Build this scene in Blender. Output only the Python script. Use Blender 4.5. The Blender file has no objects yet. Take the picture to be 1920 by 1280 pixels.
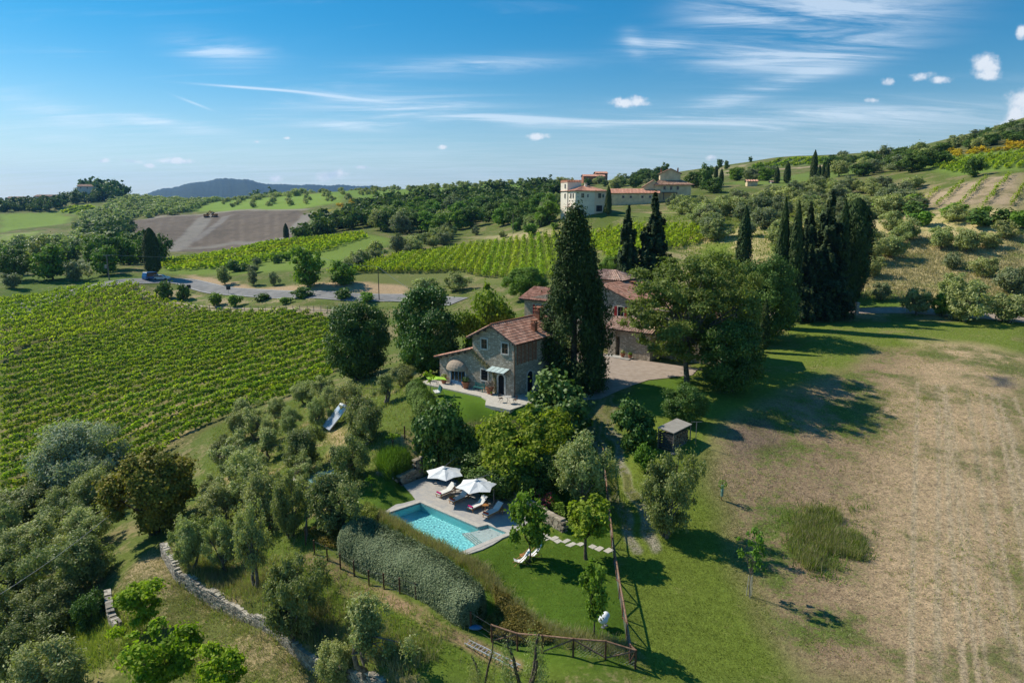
import bpy, bmesh, math, random
import numpy as np
from mathutils import Vector, Matrix, geometry
R = math.radians
rng = np.random.default_rng(7); random.seed(7)
S = bpy.context.scene; COL = S.collection
# ------------------------------------------------------------------ camera, light, exposure
CAM_H, PITCH, FPX = 25.0, R(11.3), 1280.0          # FPX: focal length in pixels of the 1920 px wide photograph
SUN_DIR = Vector((-0.652, 0.334, 0.682)).normalized()
SUN_EL = math.asin(SUN_DIR.z); SUN_AZ = math.atan2(SUN_DIR.x, SUN_DIR.y)
cd = bpy.data.cameras.new("camera"); cam = bpy.data.objects.new("camera", cd); COL.objects.link(cam)
cam.location = (0, 0, CAM_H); cam.rotation_euler = (R(90) - PITCH, 0, 0)
cd.sensor_width = 36; cd.lens = FPX / 1920 * 36; cd.clip_start = 0.5; cd.clip_end = 40000
S.camera = cam
S.render.resolution_x = 1024; S.render.resolution_y = 682
S.view_settings.view_transform = 'Standard'; S.view_settings.look = 'None'
S.view_settings.exposure = 0.17; S.view_settings.gamma = 1.0; S.view_settings.use_curve_mapping = False
S.cycles.max_bounces = 5; S.cycles.diffuse_bounces = 2; S.cycles.transmission_bounces = 4; S.cycles.transparent_max_bounces = 8
S.cycles.volume_bounces = 0
sd = bpy.data.lights.new("sun", 'SUN'); sun = bpy.data.objects.new("sun", sd); COL.objects.link(sun)
sd.energy = 4.7; sd.angle = R(0.53); sd.color = (1.0, 0.925, 0.78)
sun.rotation_euler = SUN_DIR.to_track_quat('Z', 'Y').to_euler(); sun.location = SUN_DIR * 300

def ray(px, py):
    X = (np.asarray(px, float) - 960) / FPX; Y = -(np.asarray(py, float) - 640) / FPX
    c, s = math.cos(PITCH), math.sin(PITCH)
    return X, c + Y * s, -s + Y * c
def pt(px, py, z=None, D=None):                    # world point seen in the photograph at height z or at horizontal distance D
    dx, dy, dz = [float(a) for a in ray(px, py)]; h = math.hypot(dx, dy)
    if D is None: D = (CAM_H - z) * h / -dz
    return Vector((dx / h * D, dy / h * D, CAM_H + D * dz / h))
def dirv(px, py):
    return Vector([float(a) for a in ray(px, py)]).normalized()
def depth(v):
    return v.y * math.cos(PITCH) - (v.z - CAM_H) * math.sin(PITCH)

# ------------------------------------------------------------------ node helpers
def nt_new(tree):
    def N(kind, **kw):
        n = tree.nodes.new(kind)
        for k, v in kw.items():
            if k.startswith('i_'):
                key = k[2:]; key = int(key) if key.isdigit() else key.replace('__', ' ')
                n.inputs[key].default_value = v
            else: setattr(n, k, v)
        return n
    def L(a, b): tree.links.new(a, b)
    def M(op, a, b=None, c=None, clamp=False):
        n = tree.nodes.new('ShaderNodeMath'); n.operation = op; n.use_clamp = clamp
        for i, v in enumerate((a, b, c)):
            if v is None: continue
            if isinstance(v, (int, float)): n.inputs[i].default_value = v
            else: tree.links.new(v, n.inputs[i])
        return n.outputs[0]
    def MIX(f, a, b, mode='MIX'):
        n = tree.nodes.new('ShaderNodeMix'); n.data_type = 'RGBA'; n.blend_type = mode
        for i, v in ((0, f), (6, a), (7, b)):
            if isinstance(v, (int, float)): n.inputs[i].default_value = v
            elif isinstance(v, (tuple, list)): n.inputs[i].default_value = (*v[:3], 1)
            else: tree.links.new(v, n.inputs[i])
        return n.outputs[2]
    def SM(x, lo, hi):                              # smoothstep
        n = tree.nodes.new('ShaderNodeMapRange'); n.interpolation_type = 'SMOOTHSTEP'
        n.inputs[1].default_value = lo; n.inputs[2].default_value = hi
        if isinstance(x, (int, float)): n.inputs[0].default_value = x
        else: tree.links.new(x, n.inputs[0])
        return n.outputs[0]
    return N, L, M, MIX, SM

# ------------------------------------------------------------------ world
W = bpy.data.worlds.new("World"); S.world = W; W.use_nodes = True
t = W.node_tree; t.nodes.clear(); N, L, M, MIX, SM = nt_new(t)
sky = N('ShaderNodeTexSky', sky_type='NISHITA', sun_disc=False, sun_elevation=SUN_EL, sun_rotation=SUN_AZ, altitude=200, air_density=1.15, dust_density=0.6, ozone_density=2.2)
geo = N('ShaderNodeTexCoord'); D0 = geo.outputs['Generated']
def dotv(v):
    n = N('ShaderNodeVectorMath', operation='DOT_PRODUCT'); L(D0, n.inputs[0]); n.inputs[1].default_value = v; return n.outputs['Value']
def streak(p0, p1, wid, ln=None):                    # soft ellipse laid on the sky between two directions
    a, b = dirv(*p0), dirv(*p1); c = (a + b).normalized(); tt = (b - a); half = tt.length / 2 * 1.1
    tt = (tt - c * tt.dot(c)).normalized(); u = c.cross(tt)
    A = M('DIVIDE', dotv(tt), half); B = M('DIVIDE', M('SUBTRACT', dotv(u), 0.0), wid / FPX)
    e = M('EXPONENT', M('MULTIPLY', M('ADD', M('POWER', M('ABSOLUTE', A), 2.0), M('POWER', M('ABSOLUTE', B), 2.0)), -1.0))
    return M('MULTIPLY', e, SM(dotv(c), 0.0, 0.2))
def addup(ls, op='ADD'):
    o = ls[0]
    for x in ls[1:]: o = M(op, o, x)
    return o
sep = N('ShaderNodeSeparateXYZ'); L(D0, sep.inputs[0]); dz = sep.outputs[2]
zz = M('ADD', M('MAXIMUM', dz, 0.0), 0.10)
comb = N('ShaderNodeCombineXYZ'); L(M('DIVIDE', sep.outputs[0], zz), comb.inputs[0]); L(M('DIVIDE', sep.outputs[1], zz), comb.inputs[1])
def plane_noise(rot, scl, scale, detail, rough=0.6, dist=0.0, off=(0, 0, 0)):
    mp = N('ShaderNodeMapping'); L(comb.outputs[0], mp.inputs[0]); mp.inputs['Rotation'].default_value = (0, 0, rot); mp.inputs['Scale'].default_value = scl; mp.inputs['Location'].default_value = off
    n = N('ShaderNodeTexNoise', i_Scale=scale, i_Detail=detail, i_Roughness=rough, i_Distortion=dist); L(mp.outputs[0], n.inputs['Vector']); return n.outputs[0]
n1 = plane_noise(R(71), (0.42, 1.9, 1), 1.5, 9, 0.66, 0.9)
n2 = plane_noise(R(-40), (0.5, 3.2, 1), 2.5, 9, 0.65, 0.5, (3, 1, 0))
n3 = plane_noise(R(-60), (0.6, 1.0, 1), 0.6, 4, 0.5, 0, (1, 5, 0))
cirr = addup([streak((1330, 112), (1560, 30), 30), streak((1400, 60), (1740, -10), 34), streak((1420, 110), (1700, 50), 26), streak((1300, 20), (1480, 0), 30), streak((1185, 90), (1340, 70), 16), streak((1180, 95), (1200, 70), 22), streak((1280, 210), (1600, 120), 13), streak((1480, 110), (1700, 60), 30),
              streak((740, 130), (1030, 118), 13), streak((580, 205), (900, 205), 16), streak((860, 215), (1120, 235), 8), streak((330, 85), (480, 105), 20), streak((200, 215), (420, 250), 9), streak((1230, 225), (1900, 215), 22),
              streak((20, 195), (180, 225), 14), streak((600, 235), (760, 240), 7)])
cm = M('MULTIPLY', cirr, M('ADD', SM(n1, 0.35, 0.7), M('MULTIPLY', SM(n2, 0.4, 0.75), 0.35)))
trail = M('ADD', M('MULTIPLY', streak((400, 160), (560, 172), 1.7), 0.7), M('ADD', M('MULTIPLY', streak((540, 171), (690, 188), 2.2), 0.5), M('MULTIPLY', streak((338, 184), (390, 204), 1.8), 0.35)))
gen = M('MULTIPLY', M('MULTIPLY', SM(n1, 0.50, 0.80), SM(n3, 0.40, 0.65)), 0.35)
band = M('MULTIPLY', M('MULTIPLY', SM(dz, 0.12, 0.03), SM(n2, 0.30, 0.65)), 0.30)
cirrus = M('MINIMUM', M('ADD', M('ADD', M('MULTIPLY', cm, 0.62), trail), M('ADD', gen, band)), 0.55)
# cumulus puffs
puffs = [((1140, 193), (1215, 193), 8), ((1180, 186), (1212, 188), 10), ((1150, 190), (1170, 190), 8), ((985, 258), (1028, 256), 6), ((1705, 145), (1750, 142), 7), ((1740, 150), (1795, 150), 6), ((1820, 118), (1880, 130), 14), ((1835, 112), (1860, 116), 12), ((1825, 138), (1882, 140), 8),
         ((1880, 228), (1940, 222), 30), ((1888, 195), (1950, 188), 26), ((1876, 240), (1930, 240), 14), ((1650, 155), (1680, 155), 7), ((1622, 188), (1646, 188), 4.5), ((1905, 62), (1925, 55), 10), ((300, 302), (370, 304), 5), ((315, 299), (345, 299), 5), ((178, 304), (205, 300), 4), ((225, 300), (262, 304), 4), ((272, 311), (292, 311), 3.5),
         ((590, 335), (650, 322), 11), ((500, 338), (530, 334), 7), ((1326, 296), (1346, 296), 6), ((474, 266), (487, 266), 2.5), ((530, 259), (545, 259), 2.5), ((660, 313), (700, 315), 4), ((820, 276), (840, 276), 5)]
pf = addup([streak(*p) for p in puffs], 'MAXIMUM')
nc = N('ShaderNodeTexNoise', i_Scale=48.0, i_Detail=9.0, i_Roughness=0.62); L(D0, nc.inputs['Vector'])
cum = SM(M('ADD', pf, M('MULTIPLY', M('MULTIPLY', M('SUBTRACT', nc.outputs[0], 0.5), 2.2), SM(pf, 0.02, 0.3))), 0.24, 1.05)
skyc = MIX(1.0, sky.outputs[0], MIX(SM(dz, -0.02, 0.26), (0.74, 0.86, 0.93), (0.09, 0.555, 0.80)), 'MULTIPLY')
hv = MIX(M('MULTIPLY', SM(dz, 0.16, 0.0), 0.36), skyc, (4.6, 5.6, 6.6))
c1 = MIX(cirrus, hv, (7.2, 8.0, 8.8))
shade = MIX(SM(nc.outputs[0], 0.35, 0.6), (5.2, 5.9, 6.9), (7.6, 7.8, 8.1))
c2 = MIX(M('MULTIPLY', cum, 0.80), c1, shade)
bg = N('ShaderNodeBackground'); L(c2, bg.inputs[0]); bg.inputs[1].default_value = 0.118
out = N('ShaderNodeOutputWorld'); L(bg.outputs[0], out.inputs[0])

# ------------------------------------------------------------------ materials
MATS = {}
def pmat(name, col, col2=None, scale=3.0, rough=0.8, bump=0.0, bscale=None, spec=0.3, metal=0.0, detail=6, stretch=None, lo=0.35, hi=0.65, coord='Object'):
    m = bpy.data.materials.new(name); m.use_nodes = True; tr = m.node_tree; tr.nodes.clear(); N, L, M, MIX, SM = nt_new(tr)
    tc = N('ShaderNodeTexCoord').outputs[coord]
    if stretch: mp = N('ShaderNodeMapping'); L(tc, mp.inputs[0]); mp.inputs['Scale'].default_value = stretch; tc = mp.outputs[0]
    b = N('ShaderNodeBsdfPrincipled', i_Roughness=rough, i_Metallic=metal); b.inputs['Specular IOR Level'].default_value = spec
    n = N('ShaderNodeTexNoise', i_Scale=scale, i_Detail=detail, i_Roughness=0.65); L(tc, n.inputs['Vector'])
    col2 = col2 or tuple(c * 0.72 for c in col)
    c = MIX(SM(n.outputs[0], lo, hi), col2, col); L(c, b.inputs['Base Color'])
    if bump:
        nb = N('ShaderNodeTexNoise', i_Scale=bscale or scale * 3, i_Detail=6, i_Roughness=0.7); L(tc, nb.inputs['Vector'])
        bp = N('ShaderNodeBump', i_Strength=bump, i_Distance=0.05); L(nb.outputs[0], bp.inputs['Height']); L(bp.outputs[0], b.inputs['Normal'])
    o = N('ShaderNodeOutputMaterial'); L(b.outputs[0], o.inputs[0]); MATS[name] = m; return m
def leafmat(name, c1, c2, trans=0.35, rough=0.6, vary=0.25, spec=0.2, tcol=None):
    m = bpy.data.materials.new(name); m.use_nodes = True; tr = m.node_tree; tr.nodes.clear(); N, L, M, MIX, SM = nt_new(tr)
    a = N('ShaderNodeAttribute', attribute_name='tint'); oi = N('ShaderNodeObjectInfo')
    c = MIX(a.outputs['Fac'], c1, c2)
    hs = N('ShaderNodeHueSaturation'); L(c, hs.inputs['Color'])
    L(M('ADD', 1 - vary / 2, M('MULTIPLY', oi.outputs['Random'], vary)), hs.inputs['Value'])
    L(M('ADD', 0.487, M('MULTIPLY', M('FRACT', M('MULTIPLY', oi.outputs['Random'], 7.31)), 0.026)), hs.inputs['Hue'])
    b = N('ShaderNodeBsdfPrincipled', i_Roughness=rough); b.inputs['Specular IOR Level'].default_value = spec; L(hs.outputs[0], b.inputs['Base Color'])
    tl = N('ShaderNodeBsdfTranslucent'); L(MIX(1.0, hs.outputs[0], tcol or (1.2, 1.35, 0.5), 'MULTIPLY'), tl.inputs[0])
    mx = N('ShaderNodeMixShader'); mx.inputs[0].default_value = trans; L(b.outputs[0], mx.inputs[1]); L(tl.outputs[0], mx.inputs[2])
    o = N('ShaderNodeOutputMaterial'); L(mx.outputs[0], o.inputs[0]); MATS[name] = m; return m

leafmat('olive_leaf', (0.204, 0.239, 0.076), (0.529, 0.548, 0.232), 0.30, 0.5)
leafmat('olive_leaf_silver', (0.155, 0.189, 0.087), (0.323, 0.348, 0.191), 0.30, 0.5)
leafmat('olive_leaf_dark', (0.132, 0.166, 0.054), (0.347, 0.372, 0.141), 0.30, 0.5)
leafmat('cypress_leaf', (0.033, 0.058, 0.014), (0.081, 0.123, 0.028), 0.08, 0.7, 0.2)
leafmat('willow_leaf', (0.19, 0.225, 0.13), (0.44, 0.48, 0.33), 0.3)
leafmat('fir_leaf', (0.028, 0.054, 0.020), (0.088, 0.131, 0.040), 0.08, 0.7, 0.2)
leafmat('oak_leaf', (0.118, 0.157, 0.032), (0.280, 0.337, 0.079), 0.3)
leafmat('dark_leaf', (0.056, 0.112, 0.020), (0.149, 0.244, 0.043), 0.2, 0.5, spec=0.3)
leafmat('green_leaf', (0.098, 0.188, 0.023), (0.241, 0.379, 0.047), 0.3)
leafmat('pine_leaf', (0.055, 0.106, 0.022), (0.163, 0.253, 0.047), 0.15)
leafmat('lime_leaf', (0.149, 0.241, 0.014), (0.345, 0.460, 0.034), 0.45)
leafmat('walnut_leaf', (0.155, 0.220, 0.022), (0.365, 0.439, 0.045), 0.4)
leafmat('bronze_leaf', (0.163, 0.180, 0.027), (0.416, 0.368, 0.055), 0.25)
leafmat('vine_leaf', (0.143, 0.200, 0.018), (0.460, 0.545, 0.045), 0.4)
leafmat('hedge_leaf', (0.081, 0.142, 0.020), (0.230, 0.311, 0.041), 0.2)
leafmat('silver_hedge_leaf', (0.125, 0.175, 0.075), (0.31, 0.37, 0.20), 0.1)
leafmat('broom_leaf', (0.450, 0.330, 0.010), (0.750, 0.520, 0.020), 0.2)
leafmat('forest_leaf', (0.061, 0.109, 0.022), (0.175, 0.264, 0.047), 0.2)
leafmat('grass_blade', (0.135, 0.216, 0.027), (0.365, 0.378, 0.108), 0.35)
leafmat('tuft_blade', (0.095, 0.189, 0.027), (0.203, 0.324, 0.054), 0.35)
leafmat('dry_grass_blade', (0.270, 0.260, 0.120), (0.500, 0.440, 0.260), 0.25)
leafmat('flower_petal', (0.550, 0.420, 0.380), (0.750, 0.650, 0.600), 0.2)
leafmat('red_flower', (0.400, 0.050, 0.080), (0.600, 0.120, 0.150), 0.2)
leafmat('grey_bush_leaf', (0.189, 0.162, 0.149), (0.351, 0.311, 0.284), 0.1)
pmat('bark', (0.16, 0.125, 0.09), (0.06, 0.045, 0.035), 4, 0.95, 0.8, 9)
pmat('bark_grey', (0.24, 0.21, 0.17), (0.09, 0.075, 0.06), 4, 0.95, 0.8, 9)
pmat('wood_post', (0.17, 0.085, 0.045), (0.075, 0.04, 0.025), 6, 0.85, 0.4, 20)
pmat('wood_rail', (0.33, 0.20, 0.13), (0.18, 0.10, 0.06), 6, 0.85, 0.4, 20)
pmat('pole_wood', (0.28, 0.24, 0.20), (0.16, 0.13, 0.11), 6, 0.9, 0.3, 15)
pmat('teak', (0.52, 0.25, 0.085), (0.36, 0.16, 0.05), 9, 0.5)
pmat('canvas_white', (0.80, 0.80, 0.78), (0.70, 0.70, 0.69), 2.5, 0.8)
pmat('metal_grey', (0.30, 0.31, 0.32), None, 5, 0.45, metal=0.6)
pmat('metal_dark', (0.05, 0.05, 0.055), None, 5, 0.5, metal=0.3)
pmat('aluminium', (0.75, 0.76, 0.78), (0.6, 0.6, 0.62), 8, 0.35, metal=0.5)
pmat('white_plastic', (0.86, 0.86, 0.87), (0.8, 0.8, 0.8), 2, 0.35, spec=0.5)
pmat('asphalt', (0.26, 0.25, 0.24), (0.18, 0.175, 0.17), 0.35, 0.9, coord='Object')
pmat('road_line', (0.65, 0.65, 0.63), (0.5, 0.5, 0.48), 2, 0.8)
pmat('terracotta', (0.42, 0.17, 0.09), (0.28, 0.11, 0.06), 7, 0.8)
pmat('dark_glass', (0.02, 0.024, 0.03), None, 3, 0.12, spec=0.6)
pmat('dark_room', (0.012, 0.012, 0.014), None, 3, 0.9)
pmat('red_paint', (0.42, 0.02, 0.03), (0.3, 0.015, 0.02), 5, 0.5)
pmat('blue_paint', (0.10, 0.24, 0.42), (0.07, 0.17, 0.3), 5, 0.5)
pmat('teal_paint', (0.03, 0.17, 0.16), (0.02, 0.11, 0.11), 5, 0.5)
pmat('lime_fabric', (0.42, 0.68, 0.06), (0.36, 0.6, 0.05), 3, 0.8)
pmat('window_stone', (0.62, 0.60, 0.56), (0.45, 0.43, 0.40), 5, 0.85, 0.2)
pmat('plaster_cream', (0.85, 0.76, 0.64), (0.76, 0.67, 0.56), 0.5, 0.9, detail=10)
pmat('plaster_pink', (0.82, 0.62, 0.47), (0.74, 0.55, 0.42), 0.5, 0.9)
pmat('plaster_white', (0.74, 0.68, 0.62), (0.64, 0.58, 0.52), 0.5, 0.9)
pmat('plaster_yellow', (0.80, 0.63, 0.40), (0.62, 0.48, 0.30), 0.7, 0.9, detail=10)
pmat('magenta_towel', (0.55, 0.015, 0.17), None, 20, 0.95)
pmat('orange_towel', (0.55, 0.07, 0.02), None, 20, 0.95)
pmat('chrome', (0.7, 0.72, 0.75), None, 20, 0.2, metal=1.0)
pmat('green_tarp', (0.30, 0.48, 0.40), (0.14, 0.28, 0.24), 2.2, 0.45, 0.5, 3)
pmat('concrete', (0.50, 0.47, 0.43), (0.36, 0.34, 0.31), 3, 0.9, 0.2)
pmat('blue_metal', (0.03, 0.14, 0.35), None, 5, 0.3, spec=0.6)
pmat('white_metal', (0.7, 0.72, 0.74), None, 5, 0.3, spec=0.6)
pmat('firewood', (0.40, 0.30, 0.20), (0.10, 0.06, 0.04), 14, 0.95, 0.4)
pmat('shed_board', (0.10, 0.09, 0.085), (0.05, 0.045, 0.045), 8, 0.9)
pmat('felt_roof', (0.36, 0.33, 0.28), (0.30, 0.27, 0.23), 2, 0.95)
pmat('machine_orange', (0.5, 0.18, 0.03), None, 3, 0.5)
pmat('gravel', (0.42, 0.34, 0.28), (0.32, 0.25, 0.20), 1.2, 0.95, 0.5, 14, detail=12, lo=0.3, hi=0.7)
pmat('dirt_track', (0.46, 0.37, 0.26), (0.30, 0.25, 0.15), 0.6, 0.95, 0.3, 4, detail=10)
pmat('stepping_stone', (0.58, 0.53, 0.46), (0.46, 0.42, 0.36), 4, 0.85, 0.2)
pmat('solar_panel_face', (0.62, 0.66, 0.75), (0.55, 0.59, 0.68), 2, 0.15, spec=0.9, metal=0.2)

def stonemat(name, cols, sc=(3.2, 3.2, 7.5), mortar=(0.30, 0.26, 0.21), msize=0.06, bump=0.6):
    m = bpy.data.materials.new(name); m.use_nodes = True; tr = m.node_tree; tr.nodes.clear(); N, L, M, MIX, SM = nt_new(tr)
    tc = N('ShaderNodeTexCoord').outputs['Object']
    nz = N('ShaderNodeTexNoise', i_Scale=1.6, i_Detail=3); L(tc, nz.inputs['Vector'])
    ad = N('ShaderNodeVectorMath', operation='MULTIPLY_ADD'); L(nz.outputs['Color'], ad.inputs[0]); ad.inputs[1].default_value = (0.25,) * 3; L(tc, ad.inputs[2])
    mp = N('ShaderNodeMapping'); L(ad.outputs[0], mp.inputs[0]); mp.inputs['Scale'].default_value = sc
    v = N('ShaderNodeTexVoronoi', i_Scale=1.0, i_Randomness=0.85); L(mp.outputs[0], v.inputs['Vector'])
    e = N('ShaderNodeTexVoronoi', feature='DISTANCE_TO_EDGE', i_Scale=1.0, i_Randomness=0.85); L(mp.outputs[0], e.inputs['Vector'])
    s = N('ShaderNodeSeparateColor'); L(v.outputs['Color'], s.inputs[0])
    c = MIX(s.outputs[0], cols[0], cols[1]); c = MIX(SM(s.outputs[1], 0.6, 0.9), c, cols[2])
    fine = N('ShaderNodeTexNoise', i_Scale=9.0, i_Detail=5); L(tc, fine.inputs['Vector'])
    c = MIX(0.35, c, MIX(fine.outputs[0], (0.05, 0.05, 0.05), (0.6, 0.56, 0.5)))
    ed = SM(e.outputs['Distance'], msize * 0.4, msize * 1.6)
    c = MIX(ed, mortar, c)
    b = N('ShaderNodeBsdfPrincipled', i_Roughness=0.9); b.inputs['Specular IOR Level'].default_value = 0.2; L(c, b.inputs['Base Color'])
    bp = N('ShaderNodeBump', i_Strength=bump, i_Distance=0.04); L(M('ADD', ed, M('MULTIPLY', fine.outputs[0], 0.4)), bp.inputs['Height']); L(bp.outputs[0], b.inputs['Normal'])
    o = N('ShaderNodeOutputMaterial'); L(b.outputs[0], o.inputs[0]); MATS[name] = m
stonemat('house_stone', [(0.30, 0.235, 0.165), (0.58, 0.45, 0.31), (0.80, 0.68, 0.53)])
stonemat('garden_stone', [(0.22, 0.20, 0.16), (0.36, 0.32, 0.26), (0.50, 0.46, 0.40)], (3.4, 3.4, 6.5), mortar=(0.10, 0.085, 0.07), msize=0.09)
stonemat('dry_stone', [(0.26, 0.24, 0.21), (0.42, 0.39, 0.35), (0.55, 0.52, 0.47)], (3.4, 3.4, 6.0), mortar=(0.045, 0.04, 0.035), msize=0.10, bump=1.0)

def tilemat(name, a, b_, c_):
    m = bpy.data.materials.new(name); m.use_nodes = True; tr = m.node_tree; tr.nodes.clear(); N, L, M, MIX, SM = nt_new(tr)
    at = N('ShaderNodeAttribute', attribute_name='tint'); tc = N('ShaderNodeTexCoord').outputs['Object']
    n = N('ShaderNodeTexNoise', i_Scale=1.3, i_Detail=6); L(tc, n.inputs['Vector'])
    c = MIX(at.outputs['Fac'], a, b_); c = MIX(SM(n.outputs[0], 0.5, 0.72), c, c_)
    b = N('ShaderNodeBsdfPrincipled', i_Roughness=0.85); b.inputs['Specular IOR Level'].default_value = 0.2; L(c, b.inputs['Base Color'])
    o = N('ShaderNodeOutputMaterial'); L(b.outputs[0], o.inputs[0]); MATS[name] = m
tilemat('roof_tile', (0.30, 0.135, 0.085), (0.66, 0.36, 0.25), (0.42, 0.27, 0.20))
tilemat('roof_tile_pale', (0.30, 0.18, 0.13), (0.62, 0.42, 0.33), (0.38, 0.28, 0.22))
tilemat('roof_tile_red', (0.58, 0.26, 0.16), (0.80, 0.42, 0.29), (0.66, 0.35, 0.25))
tilemat('roof_tile_brown', (0.26, 0.15, 0.10), (0.50, 0.31, 0.22), (0.36, 0.25, 0.18))

# ------------------------------------------------------------------ mesh helpers
def mesh_from(name, V, Fs, mats, mi=None, tint=None, smooth=False):
    """V (n,3) array; Fs (m,k) array of equal-size faces"""
    me = bpy.data.meshes.new(name); V = np.asarray(V, np.float32); Fs = np.asarray(Fs, np.int32)
    m, k = Fs.shape
    me.vertices.add(len(V)); me.vertices.foreach_set('co', V.ravel())
    me.loops.add(m * k); me.loops.foreach_set('vertex_index', Fs.ravel())
    me.polygons.add(m); me.polygons.foreach_set('loop_start', np.arange(0, m * k, k, dtype=np.int32))
    if mi is not None: me.polygons.foreach_set('material_index', np.asarray(mi, np.int32))
    me.polygons.foreach_set('use_smooth', np.full(m, smooth, bool))
    for x in mats: me.materials.append(MATS[x] if isinstance(x, str) else x)
    me.update(calc_edges=True)
    if tint is not None:
        a = me.attributes.new('tint', 'FLOAT', 'FACE'); a.data.foreach_set('value', np.asarray(tint, np.float32))
    return me
def link(name, me, parent=None, loc=None, rotz=0.0, scale=None):
    o = bpy.data.objects.new(name, me); COL.objects.link(o)
    if parent is not None: o.parent = parent
    if loc is not None: o.location = loc
    if rotz: o.rotation_euler[2] = rotz
    if scale is not None: o.scale = scale
    return o
def tag(o, label=None, cat=None, group=None, kind=None):
    if label: o['label'] = label
    if cat: o['category'] = cat
    if group: o['group'] = group
    if kind: o['kind'] = kind
    return o
def thing(name, label, cat, loc=(0, 0, 0), rotz=0.0, group=None):
    return tag(link(name, None, None, loc, rotz), label, cat, group)

class MB:
    """collects shapes, then becomes ONE mesh object"""
    def __init__(s): s.b = bmesh.new()
    def box(s, c, d, rz=0.0, mat=None):
        M4 = mat if mat is not None else Matrix.Translation(c) @ Matrix.Rotation(rz, 4, 'Z')
        r = bmesh.ops.create_cube(s.b, size=1, matrix=M4 @ Matrix.Diagonal((*d, 1))); return r['verts']
    def bar(s, a, b, w, h=None):                      # square beam from a to b
        a, b = Vector(a), Vector(b); d = b - a; q = d.to_track_quat('X', 'Z').to_matrix().to_4x4()
        s.box(None, (d.length, w, h or w), mat=Matrix.Translation((a + b) / 2) @ q)
    def tube(s, pts, rad, n=7, cap=True):
        pts = [Vector(p) for p in pts]; rad = rad if isinstance(rad, (list, tuple)) else [rad] * len(pts); rings = []
        for i, p in enumerate(pts):
            d = (pts[min(i + 1, len(pts) - 1)] - pts[max(i - 1, 0)]).normalized()
            u = d.orthogonal().normalized() if i == 0 else (u - d * u.dot(d)).normalized(); w = d.cross(u)
            rings.append([s.b.verts.new(p + (u * math.cos(2 * math.pi * k / n) + w * math.sin(2 * math.pi * k / n)) * rad[i]) for k in range(n)])
        for a, b in zip(rings, rings[1:]):
            for k in range(n): s.b.faces.new((a[k], a[(k + 1) % n], b[(k + 1) % n], b[k]))
        if cap: s.b.faces.new(rings[0][::-1]); s.b.faces.new(rings[-1])
    def lathe(s, prof, c=(0, 0, 0), n=14):
        rings = [[s.b.verts.new((c[0] + r * math.cos(2 * math.pi * k / n), c[1] + r * math.sin(2 * math.pi * k / n), c[2] + z)) for k in range(n)] for r, z in prof]
        for a, b in zip(rings, rings[1:]):
            for k in range(n): s.b.faces.new((a[k], a[(k + 1) % n], b[(k + 1) % n], b[k]))
        s.b.faces.new(rings[0][::-1]); s.b.faces.new(rings[-1])
    def poly(s, pts): return s.b.faces.new([s.b.verts.new(p) for p in pts])
    def prism(s, pts, dz):                           # closed outline (bottom at given points) raised by vector dz
        dz = Vector(dz); a = [s.b.verts.new(p) for p in pts]; b = [s.b.verts.new(Vector(p) + dz) for p in pts]; n = len(a)
        s.b.faces.new(a[::-1]); s.b.faces.new(b)
        for i in range(n): s.b.faces.new((a[i], a[(i + 1) % n], b[(i + 1) % n], b[i]))
    def ball(s, c, r, seg=16, sc=(1, 1, 1)):
        bmesh.ops.create_uvsphere(s.b, u_segments=seg, v_segments=seg // 2 + 2, radius=r, matrix=Matrix.Translation(c) @ Matrix.Diagonal((*sc, 1)))
    def build(s, name, mat, parent=None, smooth=False, bevel=0.0, loc=None):
        if bevel: bmesh.ops.bevel(s.b, geom=list(s.b.edges), offset=bevel, segments=1, affect='EDGES')
        bmesh.ops.recalc_face_normals(s.b, faces=s.b.faces)
        me = bpy.data.meshes.new(name); s.b.to_mesh(me); s.b.free(); me.materials.append(MATS[mat] if isinstance(mat, str) else mat)
        if smooth: me.polygons.foreach_set('use_smooth', [True] * len(me.polygons))
        return link(name, me, parent, loc)

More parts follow.
